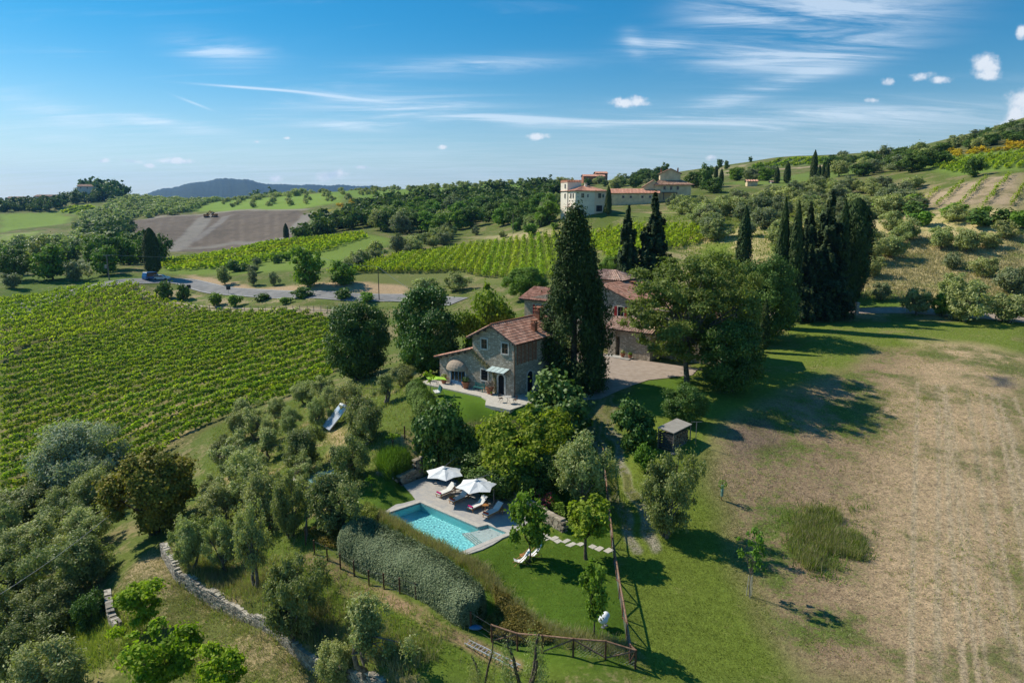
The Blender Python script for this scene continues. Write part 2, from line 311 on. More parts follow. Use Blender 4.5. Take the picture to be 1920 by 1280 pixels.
# ------------------------------------------------------------------ terrain: a smooth surface through surveyed heights
CZ=[(715,965,0),(788,942,0),(854,1039,0),(950,999,0),(800,1000,0),(880,960,0),(1000,960,0),(1150,1100,0),(1060,1200,-.4),(1190,1230,-.5),(760,905,0),(930,890,.3),(690,930,0),(660,970,-.4),
(1180,1000,.1),(1400,1250,-.8),(1400,1000,.3),(1600,1250,-1),(1900,1250,-1),(1900,1000,.3),(1600,850,2),(1900,800,2.8),(1290,850,2.8),(1250,760,4),(1160,870,1.8),(1800,700,4.4),(1650,700,4.4),(1650,660,4.9),(1760,740,3.7),(1500,700,4.6),(1700,620,6.1),(1900,620,6.3),(1500,600,6.2),(1700,585,7.1),(1590,575,7.2),(1900,590,7.4),(1800,600,6.8),(1450,640,4.9),(1550,640,5.4),(1290,715,4.7),(1200,690,4.8),(1150,720,4.8),(965,745,4.8),(825,715,4.8),(880,760,4.8),(810,720,4.6),(1000,720,4.8),(1170,665,4.9),
(740,880,1.2),(780,800,3.2),(720,760,3.0),(640,740,.8),(630,810,0),(600,900,-1),(560,880,-1.5),(500,760,-2.8),(540,940,-2),(440,900,-4),
(570,1010,-1.5),(750,1110,-1.5),(960,1225,-1.5),(900,1270,-2),(700,1200,-2.8),(620,1100,-2.5),(500,1050,-3.2),
(240,1080,-6.2),(215,1150,-6.4),(400,1270,-6),(300,1200,-6.2),(180,1160,-8.3),(100,1100,-9.3),(50,1250,-9.5),(30,1000,-11),(150,900,-10),(290,960,-7.2),(400,900,-5),(390,830,-5),
(0,960,-11.5),(0,860,-10),(600,700,-1.5),(620,600,2.2),(620,650,0.5),(100,700,-4.5),(300,700,-3.5),(0,750,-7),(300,780,-5.5),(670,710,1),(790,700,3.2),(450,620,0),
(330,1082,-5.7),(450,1145,-5.6),(600,1262,-5.3),(320,1032,-5.7),(450,1085,-5.4),(620,1215,-5.0)]
CD=[(300,540,200),(240,530,205),(0,548,206),(0,575,192),(0,610,176),(60,560,203),(70,600,182),(230,600,179),(560,578,150),(720,555,156),(550,555,165),(400,540,190),
(100,500,300),(20,505,330),(0,430,600),(100,410,650),(150,390,700),(0,400,680),(90,388,850),(0,386,900),(270,374,900),(190,361,880),(150,368,870),(230,366,880),(330,380,880),(350,386,720),(450,382,680),(450,376,850),(560,365,740),(620,360,700),(720,357,680),(900,347,620),(1010,345,560),(1100,345,520),(1200,335,500),(550,380,600),(400,460,430),(250,430,500),(520,400,520),(570,410,480),(470,400,540),(220,440,480),(350,478,385),(430,475,390),(150,450,480),(50,470,450),(200,480,360),
(310,488,262),(500,455,280),(680,435,300),(450,500,225),(600,480,230),(700,462,245),(650,525,172),(650,500,195),(800,500,190),(1000,445,222),(850,455,250),(900,470,220),(800,400,380),(900,380,450),(700,400,420),(850,420,320),(950,415,290),(620,420,400),(1000,380,420),
(1080,411,225),(1130,403,225),(1200,390,250),(1270,368,275),(1090,438,212),(1050,520,145),(1150,450,190),(1250,480,150),(1300,420,200),(1350,390,240),(1330,470,165),(1300,345,340),(1360,328,420),(1420,302,520),(1500,292,560),(1650,290,520),(1700,292,480),(1760,287,420),(1850,265,400),(1920,252,390),
(1450,345,300),(1600,340,290),(1750,330,270),(1850,300,300),(1920,290,290),(1500,420,192),(1400,450,170),(1600,400,210),(1700,380,225),(1800,370,215),(1900,340,230),(1900,380,206),(1700,420,190),(1850,420,188),(1650,480,166),(1750,480,170),(1880,480,171),(1700,540,146),(1850,540,149),(1450,545,142),
(700,380,500),(800,365,540)]
EXTRA = [(-60,20,-16),(-120,60,-17),(60,20,-2),(120,60,2),(160,120,9),(0,8,-5),(-20,15,-9),(25,15,-2),(-220,120,-8),(220,200,34),(300,300,60),(-400,350,0),(-700,500,15),(0,-40,-9),(-80,-40,-18),(90,-40,-4)]
FAR = [(300,345,1300,20),(0,390,1300,5),(600,350,1100,20),(900,340,1000,20),(1200,335,900,20),(1500,300,850,50),(1750,300,750,60),(1920,300,700,90),(1900,300,1200,60)]
PTS = [tuple(pt(a, b, z=z)) for a, b, z in CZ] + [tuple(pt(a, b, D=d)) for a, b, d in CD] + EXTRA
for px, py, d, z in FAR: v = pt(px, py, D=d); PTS.append((v.x, v.y, z))
PTS = np.array(PTS, float)
def uvk(x, y):
    x = np.asarray(x, float); y = np.asarray(y, float)
    return np.stack([np.arctan2(x, y + 1e-9) * 1.6, np.log(np.sqrt(x * x + y * y + 100))], -1)
KC = uvk(PTS[:, 0], PTS[:, 1]); phi = lambda r2: 0.5 * r2 * np.log(r2 + 1e-12)
n_ = len(KC); A_ = np.zeros((n_ + 3, n_ + 3)); A_[:n_, :n_] = phi(((KC[:, None] - KC[None]) ** 2).sum(-1)) + np.eye(n_) * 2e-4
A_[:n_, n_] = 1; A_[:n_, n_ + 1:] = KC; A_[n_, :n_] = 1; A_[n_ + 1:, :n_] = KC.T
WT = np.linalg.solve(A_, np.concatenate([PTS[:, 2], np.zeros(3)]))
def hz_raw(x, y):
    q = uvk(x, y); sh = q.shape[:-1]; q = q.reshape(-1, 2); o = np.empty(len(q))
    for i in range(0, len(q), 20000):
        s = q[i:i + 20000]; o[i:i + 20000] = phi(((s[:, None] - KC[None]) ** 2).sum(-1)) @ WT[:n_] + WT[n_] + s @ WT[n_ + 1:]
    return o.reshape(sh)
def inpoly(P, x, y):
    P = np.asarray([(p[0], p[1]) for p in P]); r = np.zeros(np.shape(x), bool); j = len(P) - 1
    for i in range(len(P)):
        xi, yi = P[i]; xj, yj = P[j]
        c = ((yi > y) != (yj > y)) & (x < (xj - xi) * (y - yi) / (yj - yi + 1e-12) + xi); r ^= c; j = i
    return r
def distseg(P, x, y, closed=True):
    d = np.full(np.shape(x), 1e9); n = len(P)
    for i in range(n if closed else n - 1):
        ax, ay = P[i][0], P[i][1]; bx, by = P[(i + 1) % n][0], P[(i + 1) % n][1]
        t_ = np.clip(((x - ax) * (bx - ax) + (y - ay) * (by - ay)) / ((bx - ax) ** 2 + (by - ay) ** 2 + 1e-9), 0, 1)
        d = np.minimum(d, np.hypot(x - ax - t_ * (bx - ax), y - ay - t_ * (by - ay)))
    return d
sm = lambda a, lo, hi: (lambda q: q * q * (3 - 2 * q))(np.clip((a - lo) / (hi - lo), 0, 1))
POOL = [pt(*q, z=0) for q in ((715, 965.5), (788, 942), (895.6, 988.5), (914.5, 983.7), (950.6, 998.8), (854, 1039))]
DECK = [pt(*q, z=0) for q in ((706, 967), (744, 946), (779, 937), (756, 909), (800, 893), (870, 893), (935, 915), (985, 955), (1000, 975), (962, 1000), (905, 1030), (856, 1047))]
HL, HR = Vector((-8.4, 77.25, 4.8)), Vector((0.29, 70.5, 4.8)); HU = (HR - HL).normalized(); HV = Vector((-HU.y, HU.x, 0))
FLAT = [(DECK, -0.06, 1.2), ([HL - HU * 1.5 - HV * 3, HR + HU * 2.5 - HV * 3, HR + HU * 3 + HV * 9, HL - HU + HV * 9], 4.78, 2.5)]
WALL = [pt(*q) for q in ((308, 1040, -5.6), (320, 1062, -5.6), (335, 1086, -5.6), (385, 1112, -5.5), (430, 1137, -5.4), (475, 1168, -5.3), (525, 1203, -5.3), (575, 1240, -5.2), (640, 1290, -5.2), (760, 1380, -5.2))]
def wallside(x, y):                                   # signed distance above (uphill of) the terrace wall
    d = distseg(WALL, x, y, False); P = WALL + [Vector((60, 24, 0)), Vector((60, 90, 0)), Vector((-24, 90, 0))]
    return np.where(inpoly(P, x, y), d, -d)
def heights(x, y):
    x = np.asarray(x, float); y = np.asarray(y, float); z = hz_raw(x, y); D = np.hypot(x, y)
    far = sm(D, 1200, 2200); z = z * (1 - far) + (-15) * far
    w = wallside(x, y); near = np.exp(-np.abs(np.maximum(w, 0)) / 5.0) * (D < 120)
    z = z + 1.35 * np.where(w > 0, near, 0)
    for P, zf, soft in FLAT:
        d = np.where(inpoly(P, x, y), 0, distseg(P, x, y)); k = 1 - sm(d, 0, soft); z = z * (1 - k) + zf * k
    # small natural unevenness, growing with distance
    am = np.clip(D / 900, 0.02, 0.7) * (D > 30)
    z = z + am * (np.sin(x * 0.11 + 1.7 * np.sin(y * 0.07)) + np.sin(y * 0.13 + 1.3 * np.sin(x * 0.09 + 2))) * 0.5 * np.where(distseg(DECK, x, y) < 8, 0, 1)
    return z
AZ = np.radians(np.concatenate([np.arange(-180, -52, 4), np.arange(-52, 52.01, 0.14), np.arange(56, 181, 4)]))
DD = np.concatenate([np.geomspace(3, 24, 24, endpoint=False), np.geomspace(24, 1300, 500, endpoint=False), np.geomspace(1300, 22000, 60)])
GA, GD = np.meshgrid(AZ, DD, indexing='ij'); GX, GY = GD * np.sin(GA), GD * np.cos(GA); GZ = heights(GX, GY)
LD = np.log(DD)
def gz(x, y):
    """height of the ground mesh"""
    x = np.asarray(x, float); y = np.asarray(y, float); sh = x.shape; x = x.ravel(); y = y.ravel()
    a = np.arctan2(x, y); d = np.log(np.maximum(np.hypot(x, y), 3.01))
    i = np.clip(np.searchsorted(AZ, a) - 1, 0, len(AZ) - 2); j = np.clip(np.searchsorted(LD, d) - 1, 0, len(LD) - 2)
    u = (a - AZ[i]) / (AZ[i + 1] - AZ[i]); v = (d - LD[j]) / (LD[j + 1] - LD[j])
    z = (GZ[i, j] * (1 - u) + GZ[i + 1, j] * u) * (1 - v) + (GZ[i, j + 1] * (1 - u) + GZ[i + 1, j + 1] * u) * v
    return z.reshape(sh) if sh else float(z[0])
RD = np.geomspace(26, 2000, 1600)
def at(px, py, dmin=0):
    """the point of the ground seen at a pixel of the photograph"""
    dx, dy, dz = [float(a) for a in ray(px, py)]; h = math.hypot(dx, dy); D = RD[RD > dmin]
    g = gz(dx / h * D, dy / h * D); zr = CAM_H + D * dz / h; k = np.where(zr < g)[0]
    if len(k) == 0: return Vector((dx / h * 900, dy / h * 900, float(gz(dx / h * 900, dy / h * 900))))
    k = k[0]
    if k == 0: d = D[0]
    else:
        e0 = zr[k - 1] - g[k - 1]; e1 = zr[k] - g[k]; d = D[k - 1] + (D[k] - D[k - 1]) * e0 / (e0 - e1)
    x, y = dx / h * d, dy / h * d; return Vector((x, y, float(gz(x, y))))
def ground(p, dz=0): return Vector((p[0], p[1], float(gz(p[0], p[1])) + dz))
def wpoly(pp, dmin=0): return [at(*q, dmin) for q in pp]

# ------------------------------------------------------------------ ground colours: what grows or lies where
nx, ny = GX.ravel(), GY.ravel(); gd = GD.ravel()
def wob(x, y, s, k=0): return (np.sin(x / s + 2.1 * np.sin(y / s * 0.7 + k)) + np.sin(y / s * 1.3 + 1.7 * np.sin(x / s * 0.9 + 1 + k))) * 0.5
CA = np.tile([0.115, 0.150, 0.030, 0.45], (len(nx), 1)); CB = np.tile([0.24, 0.20, 0.095, 0.5], (len(nx), 1))   # colour A + share of B; colour B + grain
jx = nx + wob(nx, ny, 1.1) * 0.35 * np.clip(gd / 60, .4, 6); jy = ny + wob(nx, ny, 1.3, 2) * 0.35 * np.clip(gd / 60, .4, 6)
def zone(P, a, b, share=0.4, soft=0.6, grain=0.5, line=None, hard=False):
    X, Y = (nx, ny) if hard else (jx, jy)
    xs = [p[0] for p in P]; ys = [p[1] for p in P]; mg = soft + (line or 0) + 3
    s = np.where((X > min(xs) - mg) & (X < max(xs) + mg) & (Y > min(ys) - mg) & (Y < max(ys) + mg))[0]
    if line: k = 1 - sm(distseg(P, X[s], Y[s], False), line / 2, line / 2 + soft)
    else:
        ins = inpoly(P, X[s], Y[s]); d = distseg(P, X[s], Y[s]); k = sm(np.where(ins, d, -d), -soft, soft)
    k = k[:, None]; CA[s] = CA[s] * (1 - k) + np.array([*a, share]) * k; CB[s] = CB[s] * (1 - k) + np.array([*b, grain]) * k
STRAW, EARTH, GREEN, LAWN = (0.60, 0.425, 0.25), (0.37, 0.265, 0.15), (0.115, 0.165, 0.028), (0.075, 0.135, 0.014)
# hillside behind the farm: dry meadow and grass
zone(wpoly([(1290, 440), (1920, 330), (1920, 590), (1480, 580), (1250, 520)]), (0.22, 0.24, 0.06), (0.58, 0.46, 0.22), 0.60, 6, 0.5)
zone(wpoly([(1310, 460), (1370, 455), (1375, 500), (1300, 500)]), (0.20, 0.26, 0.04), (0.45, 0.36, 0.16), 0.3, 3, 0.4)
zone(wpoly([(1590, 545), (1700, 548), (1690, 580), (1600, 578)]), (0.12, 0.19, 0.03), (0.2, 0.2, 0.06), 0.2, 2, 0.4)
zone(wpoly([(1640, 350), (1740, 335), (1760, 400), (1600, 420)]), (0.22, 0.21, 0.07), (0.40, 0.31, 0.18), 0.5, 4, 0.4)
# right: tilled straw field with weeds coming through, greener to the left and at the top
zone(wpoly([(1190, 1278), (1130, 900), (1180, 760), (1420, 640), (1500, 605), (1920, 605), (1920, 1278)]), (0.165, 0.215, 0.032), (0.25, 0.22, 0.08), 0.32, 1.5, 0.55)
zone(wpoly([(1640, 652), (1920, 668), (1920, 1278), (1520, 1278), (1450, 1180), (1405, 1090), (1370, 980), (1335, 890), (1350, 800), (1470, 740), (1600, 690)]), (0.40, 0.275, 0.165), (0.15, 0.195, 0.04), 0.50, 2.2, 1.0)
zone(wpoly([(1720, 672), (1920, 690), (1920, 1278), (1700, 1278), (1600, 1120), (1600, 960), (1660, 820), (1630, 740)]), STRAW, (0.21, 0.20, 0.08), 0.42, 4, 1.0)
zone(wpoly([(1720, 640), (1830, 645), (1920, 670), (1920, 700), (1760, 668)]), STRAW, (0.17, 0.18, 0.06), 0.5, 3, 0.8)
for k in range(46):                                     # wheel and tine lines running up the field
    x0 = 19 + k * .95 + .35 * math.sin(k * 2.3); a = Vector((x0, 28, 0)); b = a + Vector((.50 + .02 * math.sin(k), .866, 0)) * (60 - k * .5)
    zone([a, a.lerp(b, .5) + Vector((.3 * math.sin(k * 1.7), 0, 0)), b], (0.56, 0.43, 0.27), (0.24, 0.21, 0.10), 0.35 + .1 * math.sin(k * 1.3), 0.22, 1.0, line=.05 + .12 * (k % 3 == 0), hard=True)
zone(wpoly([(1848, 703), (1905, 708), (1900, 724), (1862, 722)]), (0.10, 0.095, 0.09), (0.16, 0.14, 0.12), 0.4, 0.8, 0.7)
zone(wpoly([(1370, 800), (1440, 780), (1470, 840), (1380, 860)]), (0.26, 0.185, 0.13), (0.16, 0.14, 0.06), 0.4, 1.5, 1.0)
# mown lawns
zone(wpoly([(560, 985), (690, 900), (760, 905), (800, 885), (1000, 930), (1125, 860), (1140, 960), (1192, 1256), (1075, 1268), (960, 1230)]), LAWN, (0.16, 0.19, 0.03), 0.34, 0.4, 0.35)
zone(wpoly([(760, 712), (830, 700), (990, 760), (980, 790), (820, 790)]), (0.10, 0.18, 0.016), (0.15, 0.20, 0.03), 0.25, 0.5, 0.25)
zone(wpoly([(1185, 720), (1290, 700), (1300, 735), (1190, 745)]), (0.10, 0.17, 0.02), (0.14, 0.18, 0.03), 0.3, 0.8, 0.3)
# slope under the olives and the terraces bottom left
zone(wpoly([(400, 800), (640, 720), (770, 700), (830, 800), (700, 905), (570, 985), (600, 1060), (960, 1240), (1000, 1278), (640, 1278), (310, 1030)]), (0.12, 0.165, 0.03), (0.35, 0.27, 0.14), 0.42, 1.5, 0.55)
zone(wpoly([(590, 1035), (960, 1235), (1180, 1278), (800, 1278), (600, 1120)]), (0.115, 0.17, 0.022), (0.30, 0.22, 0.12), 0.33, 1.0, 0.5)
for q in ([(300, 1015), (200, 1130), (225, 1170), (420, 1278), (640, 1278), (320, 1050)],): zone(wpoly(q), (0.15, 0.175, 0.045), (0.40, 0.31, 0.17), 0.52, 1.0, 0.7)
zone(wpoly([(0, 1050), (200, 1130), (260, 1278), (0, 1278)]), (0.13, 0.16, 0.035), (0.30, 0.28, 0.10), 0.45, 1.5, 0.6)
for q in ([(640, 812), (660, 838), (630, 870), (612, 855)], [(560, 890), (595, 872), (600, 882), (560, 905)], [(610, 800), (640, 800), (650, 825), (620, 825)]): zone(wpoly(q), (0.50, 0.36, 0.19), (0.40, 0.30, 0.13), 0.3, 1.0, 0.6)
zone([at(580, 1045), at(700, 1112), at(820, 1172), at(960, 1250)], (0.36, 0.24, 0.14), (0.15, 0.18, 0.04), 0.52, 0.5, 0.7, line=0.5)
# vineyards
zone(wpoly([(0, 560), (240, 530), (330, 575), (640, 600), (650, 690), (400, 800), (290, 870), (0, 975)]), (0.13, 0.13, 0.04), (0.36, 0.27, 0.14), 0.36, 1.0, 0.5)
zone(wpoly([(230, 528), (300, 560), (400, 580), (640, 585), (640, 602), (330, 580)]), (0.36, 0.28, 0.17), (0.2, 0.2, 0.07), 0.35, 1.0, 0.5)
zone(wpoly([(640, 528), (640, 500), (850, 455), (1040, 438), (1180, 430), (1240, 470), (1060, 530), (900, 530)]), (0.16, 0.18, 0.05), (0.3, 0.25, 0.12), 0.35, 2, 0.4)
zone(wpoly([(300, 500), (690, 440), (740, 450), (640, 500), (300, 512)]), (0.17, 0.24, 0.04), (0.23, 0.25, 0.07), 0.3, 3, 0.4)
zone(wpoly([(880, 445), (1010, 430), (1060, 440), (1000, 452)]), (0.42, 0.34, 0.18), (0.25, 0.24, 0.08), 0.3, 3, 0.4)
# bare banks along the road
zone(wpoly([(345, 515), (400, 520), (480, 540), (760, 535), (770, 556), (480, 551), (400, 543)]), (0.47, 0.33, 0.19), (0.28, 0.24, 0.1), 0.25, 1.5, 0.6)
zone(wpoly([(300, 535), (420, 560), (760, 566), (760, 575), (400, 572), (300, 550)]), (0.16, 0.20, 0.05), (0.40, 0.30, 0.18), 0.45, 1.5, 0.5)
# beyond the road, left
zone(wpoly([(0, 520), (230, 515), (300, 520), (240, 530), (0, 560)]), (0.11, 0.17, 0.03), (0.30, 0.26, 0.12), 0.3, 4, 0.4)
zone(wpoly([(0, 460), (200, 450), (250, 490), (0, 520)]), (0.10, 0.13, 0.05), (0.25, 0.23, 0.12), 0.4, 10, 0.4)
# far fields
zone(wpoly([(0, 402), (105, 398), (135, 408), (125, 418), (0, 436)]), (0.21, 0.30, 0.05), (0.17, 0.25, 0.04), 0.4, 4, 0.15)
zone(wpoly([(0, 440), (80, 432), (60, 442), (0, 452)]), (0.21, 0.30, 0.05), (0.34, 0.28, 0.16), 0.4, 3, 0.2)
zone(wpoly([(108, 398), (130, 386), (188, 386), (150, 404)]), (0.18, 0.27, 0.05), (0.15, 0.22, 0.05), 0.4, 4, 0.15)
zone(wpoly([(360, 395), (420, 372), (640, 362), (640, 380), (560, 392), (420, 398)]), (0.20, 0.30, 0.045), (0.24, 0.28, 0.07), 0.35, 8, 0.2)
zone(wpoly([(600, 362), (700, 352), (1000, 340), (1040, 352), (700, 375)]), (0.16, 0.25, 0.04), (0.20, 0.24, 0.06), 0.35, 8, 0.2)
zone(wpoly([(585, 405), (680, 400), (660, 425), (580, 428)]), (0.13, 0.20, 0.05), (0.11, 0.17, 0.04), 0.4, 4, 0.15)
zone(wpoly([(660, 375), (740, 385), (690, 398), (600, 398)]), (0.10, 0.13, 0.035), (0.34, 0.28, 0.03), 0.45, 4, 0.3)
zone(wpoly([(188, 430), (240, 414), (380, 402), (470, 394), (560, 394), (584, 404), (570, 424), (520, 450), (350, 472), (240, 470)]), (0.185, 0.145, 0.110), (0.125, 0.102, 0.080), 0.45, 4, 0.60)
for k in range(40):
    a = at(215 + k * 9.2, 402 if k > 8 else 418); b = at(190 + k * 9.6, 468); zone([a, b], (0.185 + .025 * math.sin(k * 2.7), 0.145 + .02 * math.sin(k * 2.7), 0.11 + .015 * math.sin(k * 2.7)), (0.15, 0.12, 0.09), 0.5, 1.2, 0.5, line=1.0, hard=True)
zone([at(392, 405), at(360, 440), at(318, 470)], (0.27, 0.24, 0.20), (0.20, 0.18, 0.15), 0.4, 3, 0.3, line=7, hard=True)
zone([at(425, 405), at(395, 430), at(362, 452)], (0.25, 0.22, 0.19), (0.16, 0.14, 0.12), 0.4, 2, 0.3, line=3, hard=True)
zone([at(578, 402), at(562, 420), at(548, 436)], (0.27, 0.24, 0.20), (0.20, 0.18, 0.15), 0.4, 3, 0.3, line=6, hard=True)
zone([at(350, 466), at(440, 455), at(530, 447)], (0.25, 0.22, 0.18), (0.20, 0.18, 0.15), 0.4, 3, 0.3, line=5, hard=True)
zone([at(200, 425), at(300, 406), at(400, 400), at(470, 393), at(570, 393)], (0.30, 0.26, 0.20), (0.20, 0.18, 0.12), 0.4, 3, 0.3, line=6, hard=True)
# right-hand skyline: vineyards, broom slope, tracks
zone(wpoly([(1400, 315), (1500, 297), (1690, 292), (1640, 304), (1480, 312)]), (0.15, 0.20, 0.06), (0.12, 0.17, 0.045), 0.4, 3, 0.15)
zone([at(1395, 322), at(1480, 316), at(1560, 310), at(1640, 303)], (0.44, 0.33, 0.22), (0.40, 0.30, 0.2), 0.4, 2, 0.2, line=5)
zone(wpoly([(1300, 330), (1360, 312), (1400, 308), (1390, 330)]), (0.40, 0.31, 0.2), (0.16, 0.20, 0.05), 0.5, 3, 0.3)
zone(wpoly([(1340, 345), (1640, 308), (1700, 300), (1600, 325), (1500, 350)]), (0.17, 0.23, 0.05), (0.13, 0.19, 0.04), 0.4, 4, 0.2)
zone(wpoly([(1700, 310), (1760, 292), (1920, 280), (1920, 320), (1790, 330)]), (0.17, 0.24, 0.045), (0.13, 0.18, 0.04), 0.4, 3, 0.2)
zone(wpoly([(1740, 296), (1830, 262), (1920, 252), (1920, 280), (1800, 290)]), (0.10, 0.11, 0.04), (0.28, 0.22, 0.07), 0.4, 3, 0.4)
zone(wpoly([(1650, 385), (1830, 338), (1920, 325), (1920, 392), (1760, 392)]), (0.44, 0.33, 0.21), (0.24, 0.20, 0.10), 0.45, 2.5, 0.6)
zone(wpoly([(1160, 405), (1280, 385), (1340, 390), (1330, 440), (1180, 450)]), (0.17, 0.21, 0.05), (0.42, 0.32, 0.17), 0.42, 3, 0.4)
# worn wheel tracks of the farm drive
DRIVE = [at(*q) for q in ((1125, 742), (1128, 775), (1135, 810), (1143, 850), (1158, 895), (1178, 945), (1195, 985), (1212, 1030))]
for off in (-0.75, 0.75):
    zone([Vector((p.x + off, p.y, 0)) for p in DRIVE], (0.42, 0.37, 0.29), (0.16, 0.17, 0.05), 0.56, 0.45, 0.9, line=0.3)

def build_ground():
    na, nd = GX.shape; idx = np.arange(na * nd).reshape(na, nd)
    F = np.stack([idx[:-1, :-1], idx[1:, :-1], idx[1:, 1:], idx[:-1, 1:]], -1).reshape(-1, 4)
    cx = GX.ravel()[F].mean(1); cy = GY.ravel()[F].mean(1)
    near = (np.hypot(cx, cy) < 60) & (np.abs(cx) < 20)
    inp = np.zeros(len(F), bool); vin = np.zeros(na * nd, bool); s = np.where((GD.ravel() < 60) & (np.abs(GX.ravel()) < 20))[0]
    vin[s] = inpoly(POOL, GX.ravel()[s], GY.ravel()[s]) | (distseg(POOL, GX.ravel()[s], GY.ravel()[s]) < 0.05)
    inp[near] = vin[F[near]].any(1); F = F[~inp]
    V = np.stack([GX.ravel(), GY.ravel(), GZ.ravel()], -1)
    m = bpy.data.materials.new('ground'); m.use_nodes = True; tr = m.node_tree; tr.nodes.clear(); N, L, M, MIX, SM = nt_new(tr)
    tc = N('ShaderNodeTexCoord').outputs['Object']
    a = N('ShaderNodeAttribute', attribute_name='ca'); b = N('ShaderNodeAttribute', attribute_name='cb')
    nA = N('ShaderNodeTexNoise', i_Scale=0.16, i_Detail=12.0, i_Roughness=0.68); L(tc, nA.inputs['Vector'])
    nB = N('ShaderNodeTexNoise', i_Scale=2.2, i_Detail=8.0, i_Roughness=0.75); L(tc, nB.inputs['Vector'])
    nC = N('ShaderNodeTexNoise', i_Scale=0.03, i_Detail=5.0, i_Roughness=0.6); L(tc, nC.inputs['Vector'])
    mixn = M('ADD', M('MULTIPLY', nA.outputs[0], 0.55), M('ADD', M('MULTIPLY', nB.outputs[0], 0.30), M('MULTIPLY', nC.outputs[0], 0.15)))
    thr = M('SUBTRACT', 0.72, M('MULTIPLY', a.outputs['Alpha'], 0.44))
    f = N('ShaderNodeMapRange', interpolation_type='SMOOTHSTEP'); L(mixn, f.inputs[0]); L(M('SUBTRACT', thr, 0.045), f.inputs[1]); L(M('ADD', thr, 0.045), f.inputs[2])
    c = MIX(f.outputs[0], a.outputs['Color'], b.outputs['Color'])
    nD = N('ShaderNodeTexNoise', i_Scale=7.0, i_Detail=6.0, i_Roughness=0.8); L(tc, nD.inputs['Vector'])
    nS = N('ShaderNodeTexNoise', i_Scale=3.6, i_Detail=5.0, i_Roughness=0.7); mpS = N('ShaderNodeMapping'); L(tc, mpS.inputs[0]); mpS.inputs['Scale'].default_value = (1.0, 1.7, 1.0); L(mpS.outputs[0], nS.inputs['Vector'])
    spot = M('MULTIPLY', SM(nS.outputs[0], 0.56, 0.64), M('MULTIPLY', SM(b.outputs['Alpha'], 0.3, 1.0), 0.62))
    c = MIX(spot, c, (0.085, 0.075, 0.045))
    val = M('ADD', 0.98, M('MULTIPLY', M('MULTIPLY', M('SUBTRACT', M('ADD', nD.outputs[0], nB.outputs[0]), 1.0), 2.4), b.outputs['Alpha']))
    vm = N('ShaderNodeVectorMath', operation='SCALE'); L(c, vm.inputs[0]); L(M('MAXIMUM', val, 0.2), vm.inputs['Scale'])
    bs = N('ShaderNodeBsdfPrincipled', i_Roughness=0.95); bs.inputs['Specular IOR Level'].default_value = 0.1; L(vm.outputs[0], bs.inputs['Base Color'])
    bp = N('ShaderNodeBump', i_Distance=0.25); L(M('MULTIPLY', b.outputs['Alpha'], 0.9), bp.inputs['Strength']); L(M('ADD', nB.outputs[0], M('MULTIPLY', nD.outputs[0], 0.6)), bp.inputs['Height']); L(bp.outputs[0], bs.inputs['Normal'])
    o = N('ShaderNodeOutputMaterial'); L(bs.outputs[0], o.inputs[0])
    me = mesh_from('ground', V, F, [m], smooth=True)
    for nm, arr in (('ca', CA), ('cb', CB)):
        at_ = me.attributes.new(nm, 'FLOAT_COLOR', 'POINT'); at_.data.foreach_set('color', np.clip(arr, 0, 1).astype(np.float32).ravel())
    tag(link('ground', me), kind='structure')
build_ground()

def strip(pts, width, lift, name, mat, kind='structure', step=2.0, nc=4, parent=None):
    pts = [Vector((p[0], p[1], 0)) for p in pts]; P = []
    for i in range(len(pts) - 1):
        a, b, c, d = pts[max(i - 1, 0)], pts[i], pts[i + 1], pts[min(i + 2, len(pts) - 1)]; k = max(2, int((c - b).length / step))
        for j in range(k):
            t_ = j / k; P.append(0.5 * ((2 * b) + (c - a) * t_ + (2 * a - 5 * b + 4 * c - d) * t_ ** 2 + (3 * b - a - 3 * c + d) * t_ ** 3))
    P.append(pts[-1]); V = []; F = []; ws = width if callable(width) else (lambda u: width)
    for i, p in enumerate(P):
        d = (P[min(i + 1, len(P) - 1)] - P[max(i - 1, 0)]).normalized(); n = Vector((d.y, -d.x, 0)); w = ws(i / (len(P) - 1))
        for k in range(nc + 1):
            q = p + n * w * (k / nc - 0.5); V.append((q.x, q.y, 0))
    V = np.array(V); V[:, 2] = gz(V[:, 0], V[:, 1]) + lift
    for i in range(len(P) - 1):
        for k in range(nc): o = i * (nc + 1) + k; F.append((o, o + 1, o + nc + 2, o + nc + 1))
    ob = link(name, mesh_from(name, V, F, [mat], smooth=True), parent)
    if kind: tag(ob, kind=kind)
    return ob
def sheet(poly, lift, name, mat, step=1.5, kind='structure', thick=0):
    P = [Vector((p[0], p[1])) for p in poly]; B = []
    for i in range(len(P)):
        a, b = P[i], P[(i + 1) % len(P)]; k = max(1, int((b - a).length / step))
        for j in range(k): B.append(a.lerp(b, j / k))
    xs = [p.x for p in P]; ys = [p.y for p in P]; g = np.array([(x, y) for x in np.arange(min(xs), max(xs), step) for y in np.arange(min(ys), max(ys), step)])
    g = g[inpoly(P, g[:, 0], g[:, 1]) & (distseg(P, g[:, 0], g[:, 1]) > step * 0.3)] if len(g) else g
    vs = B + [Vector(q) for q in g]; n = len(B)
    r = geometry.delaunay_2d_cdt(vs, [(i, (i + 1) % n) for i in range(n)], [list(range(n))], 1, 1e-5)
    V = np.array([(v.x, v.y, 0) for v in r[0]]); V[:, 2] = gz(V[:, 0], V[:, 1]) + lift
    F = [f for f in r[2]]
    me = bpy.data.meshes.new(name); me.from_pydata(V.tolist(), [], F); me.materials.append(MATS[mat]); me.update(); o = link(name, me)
    if kind: tag(o, kind=kind)
    return o

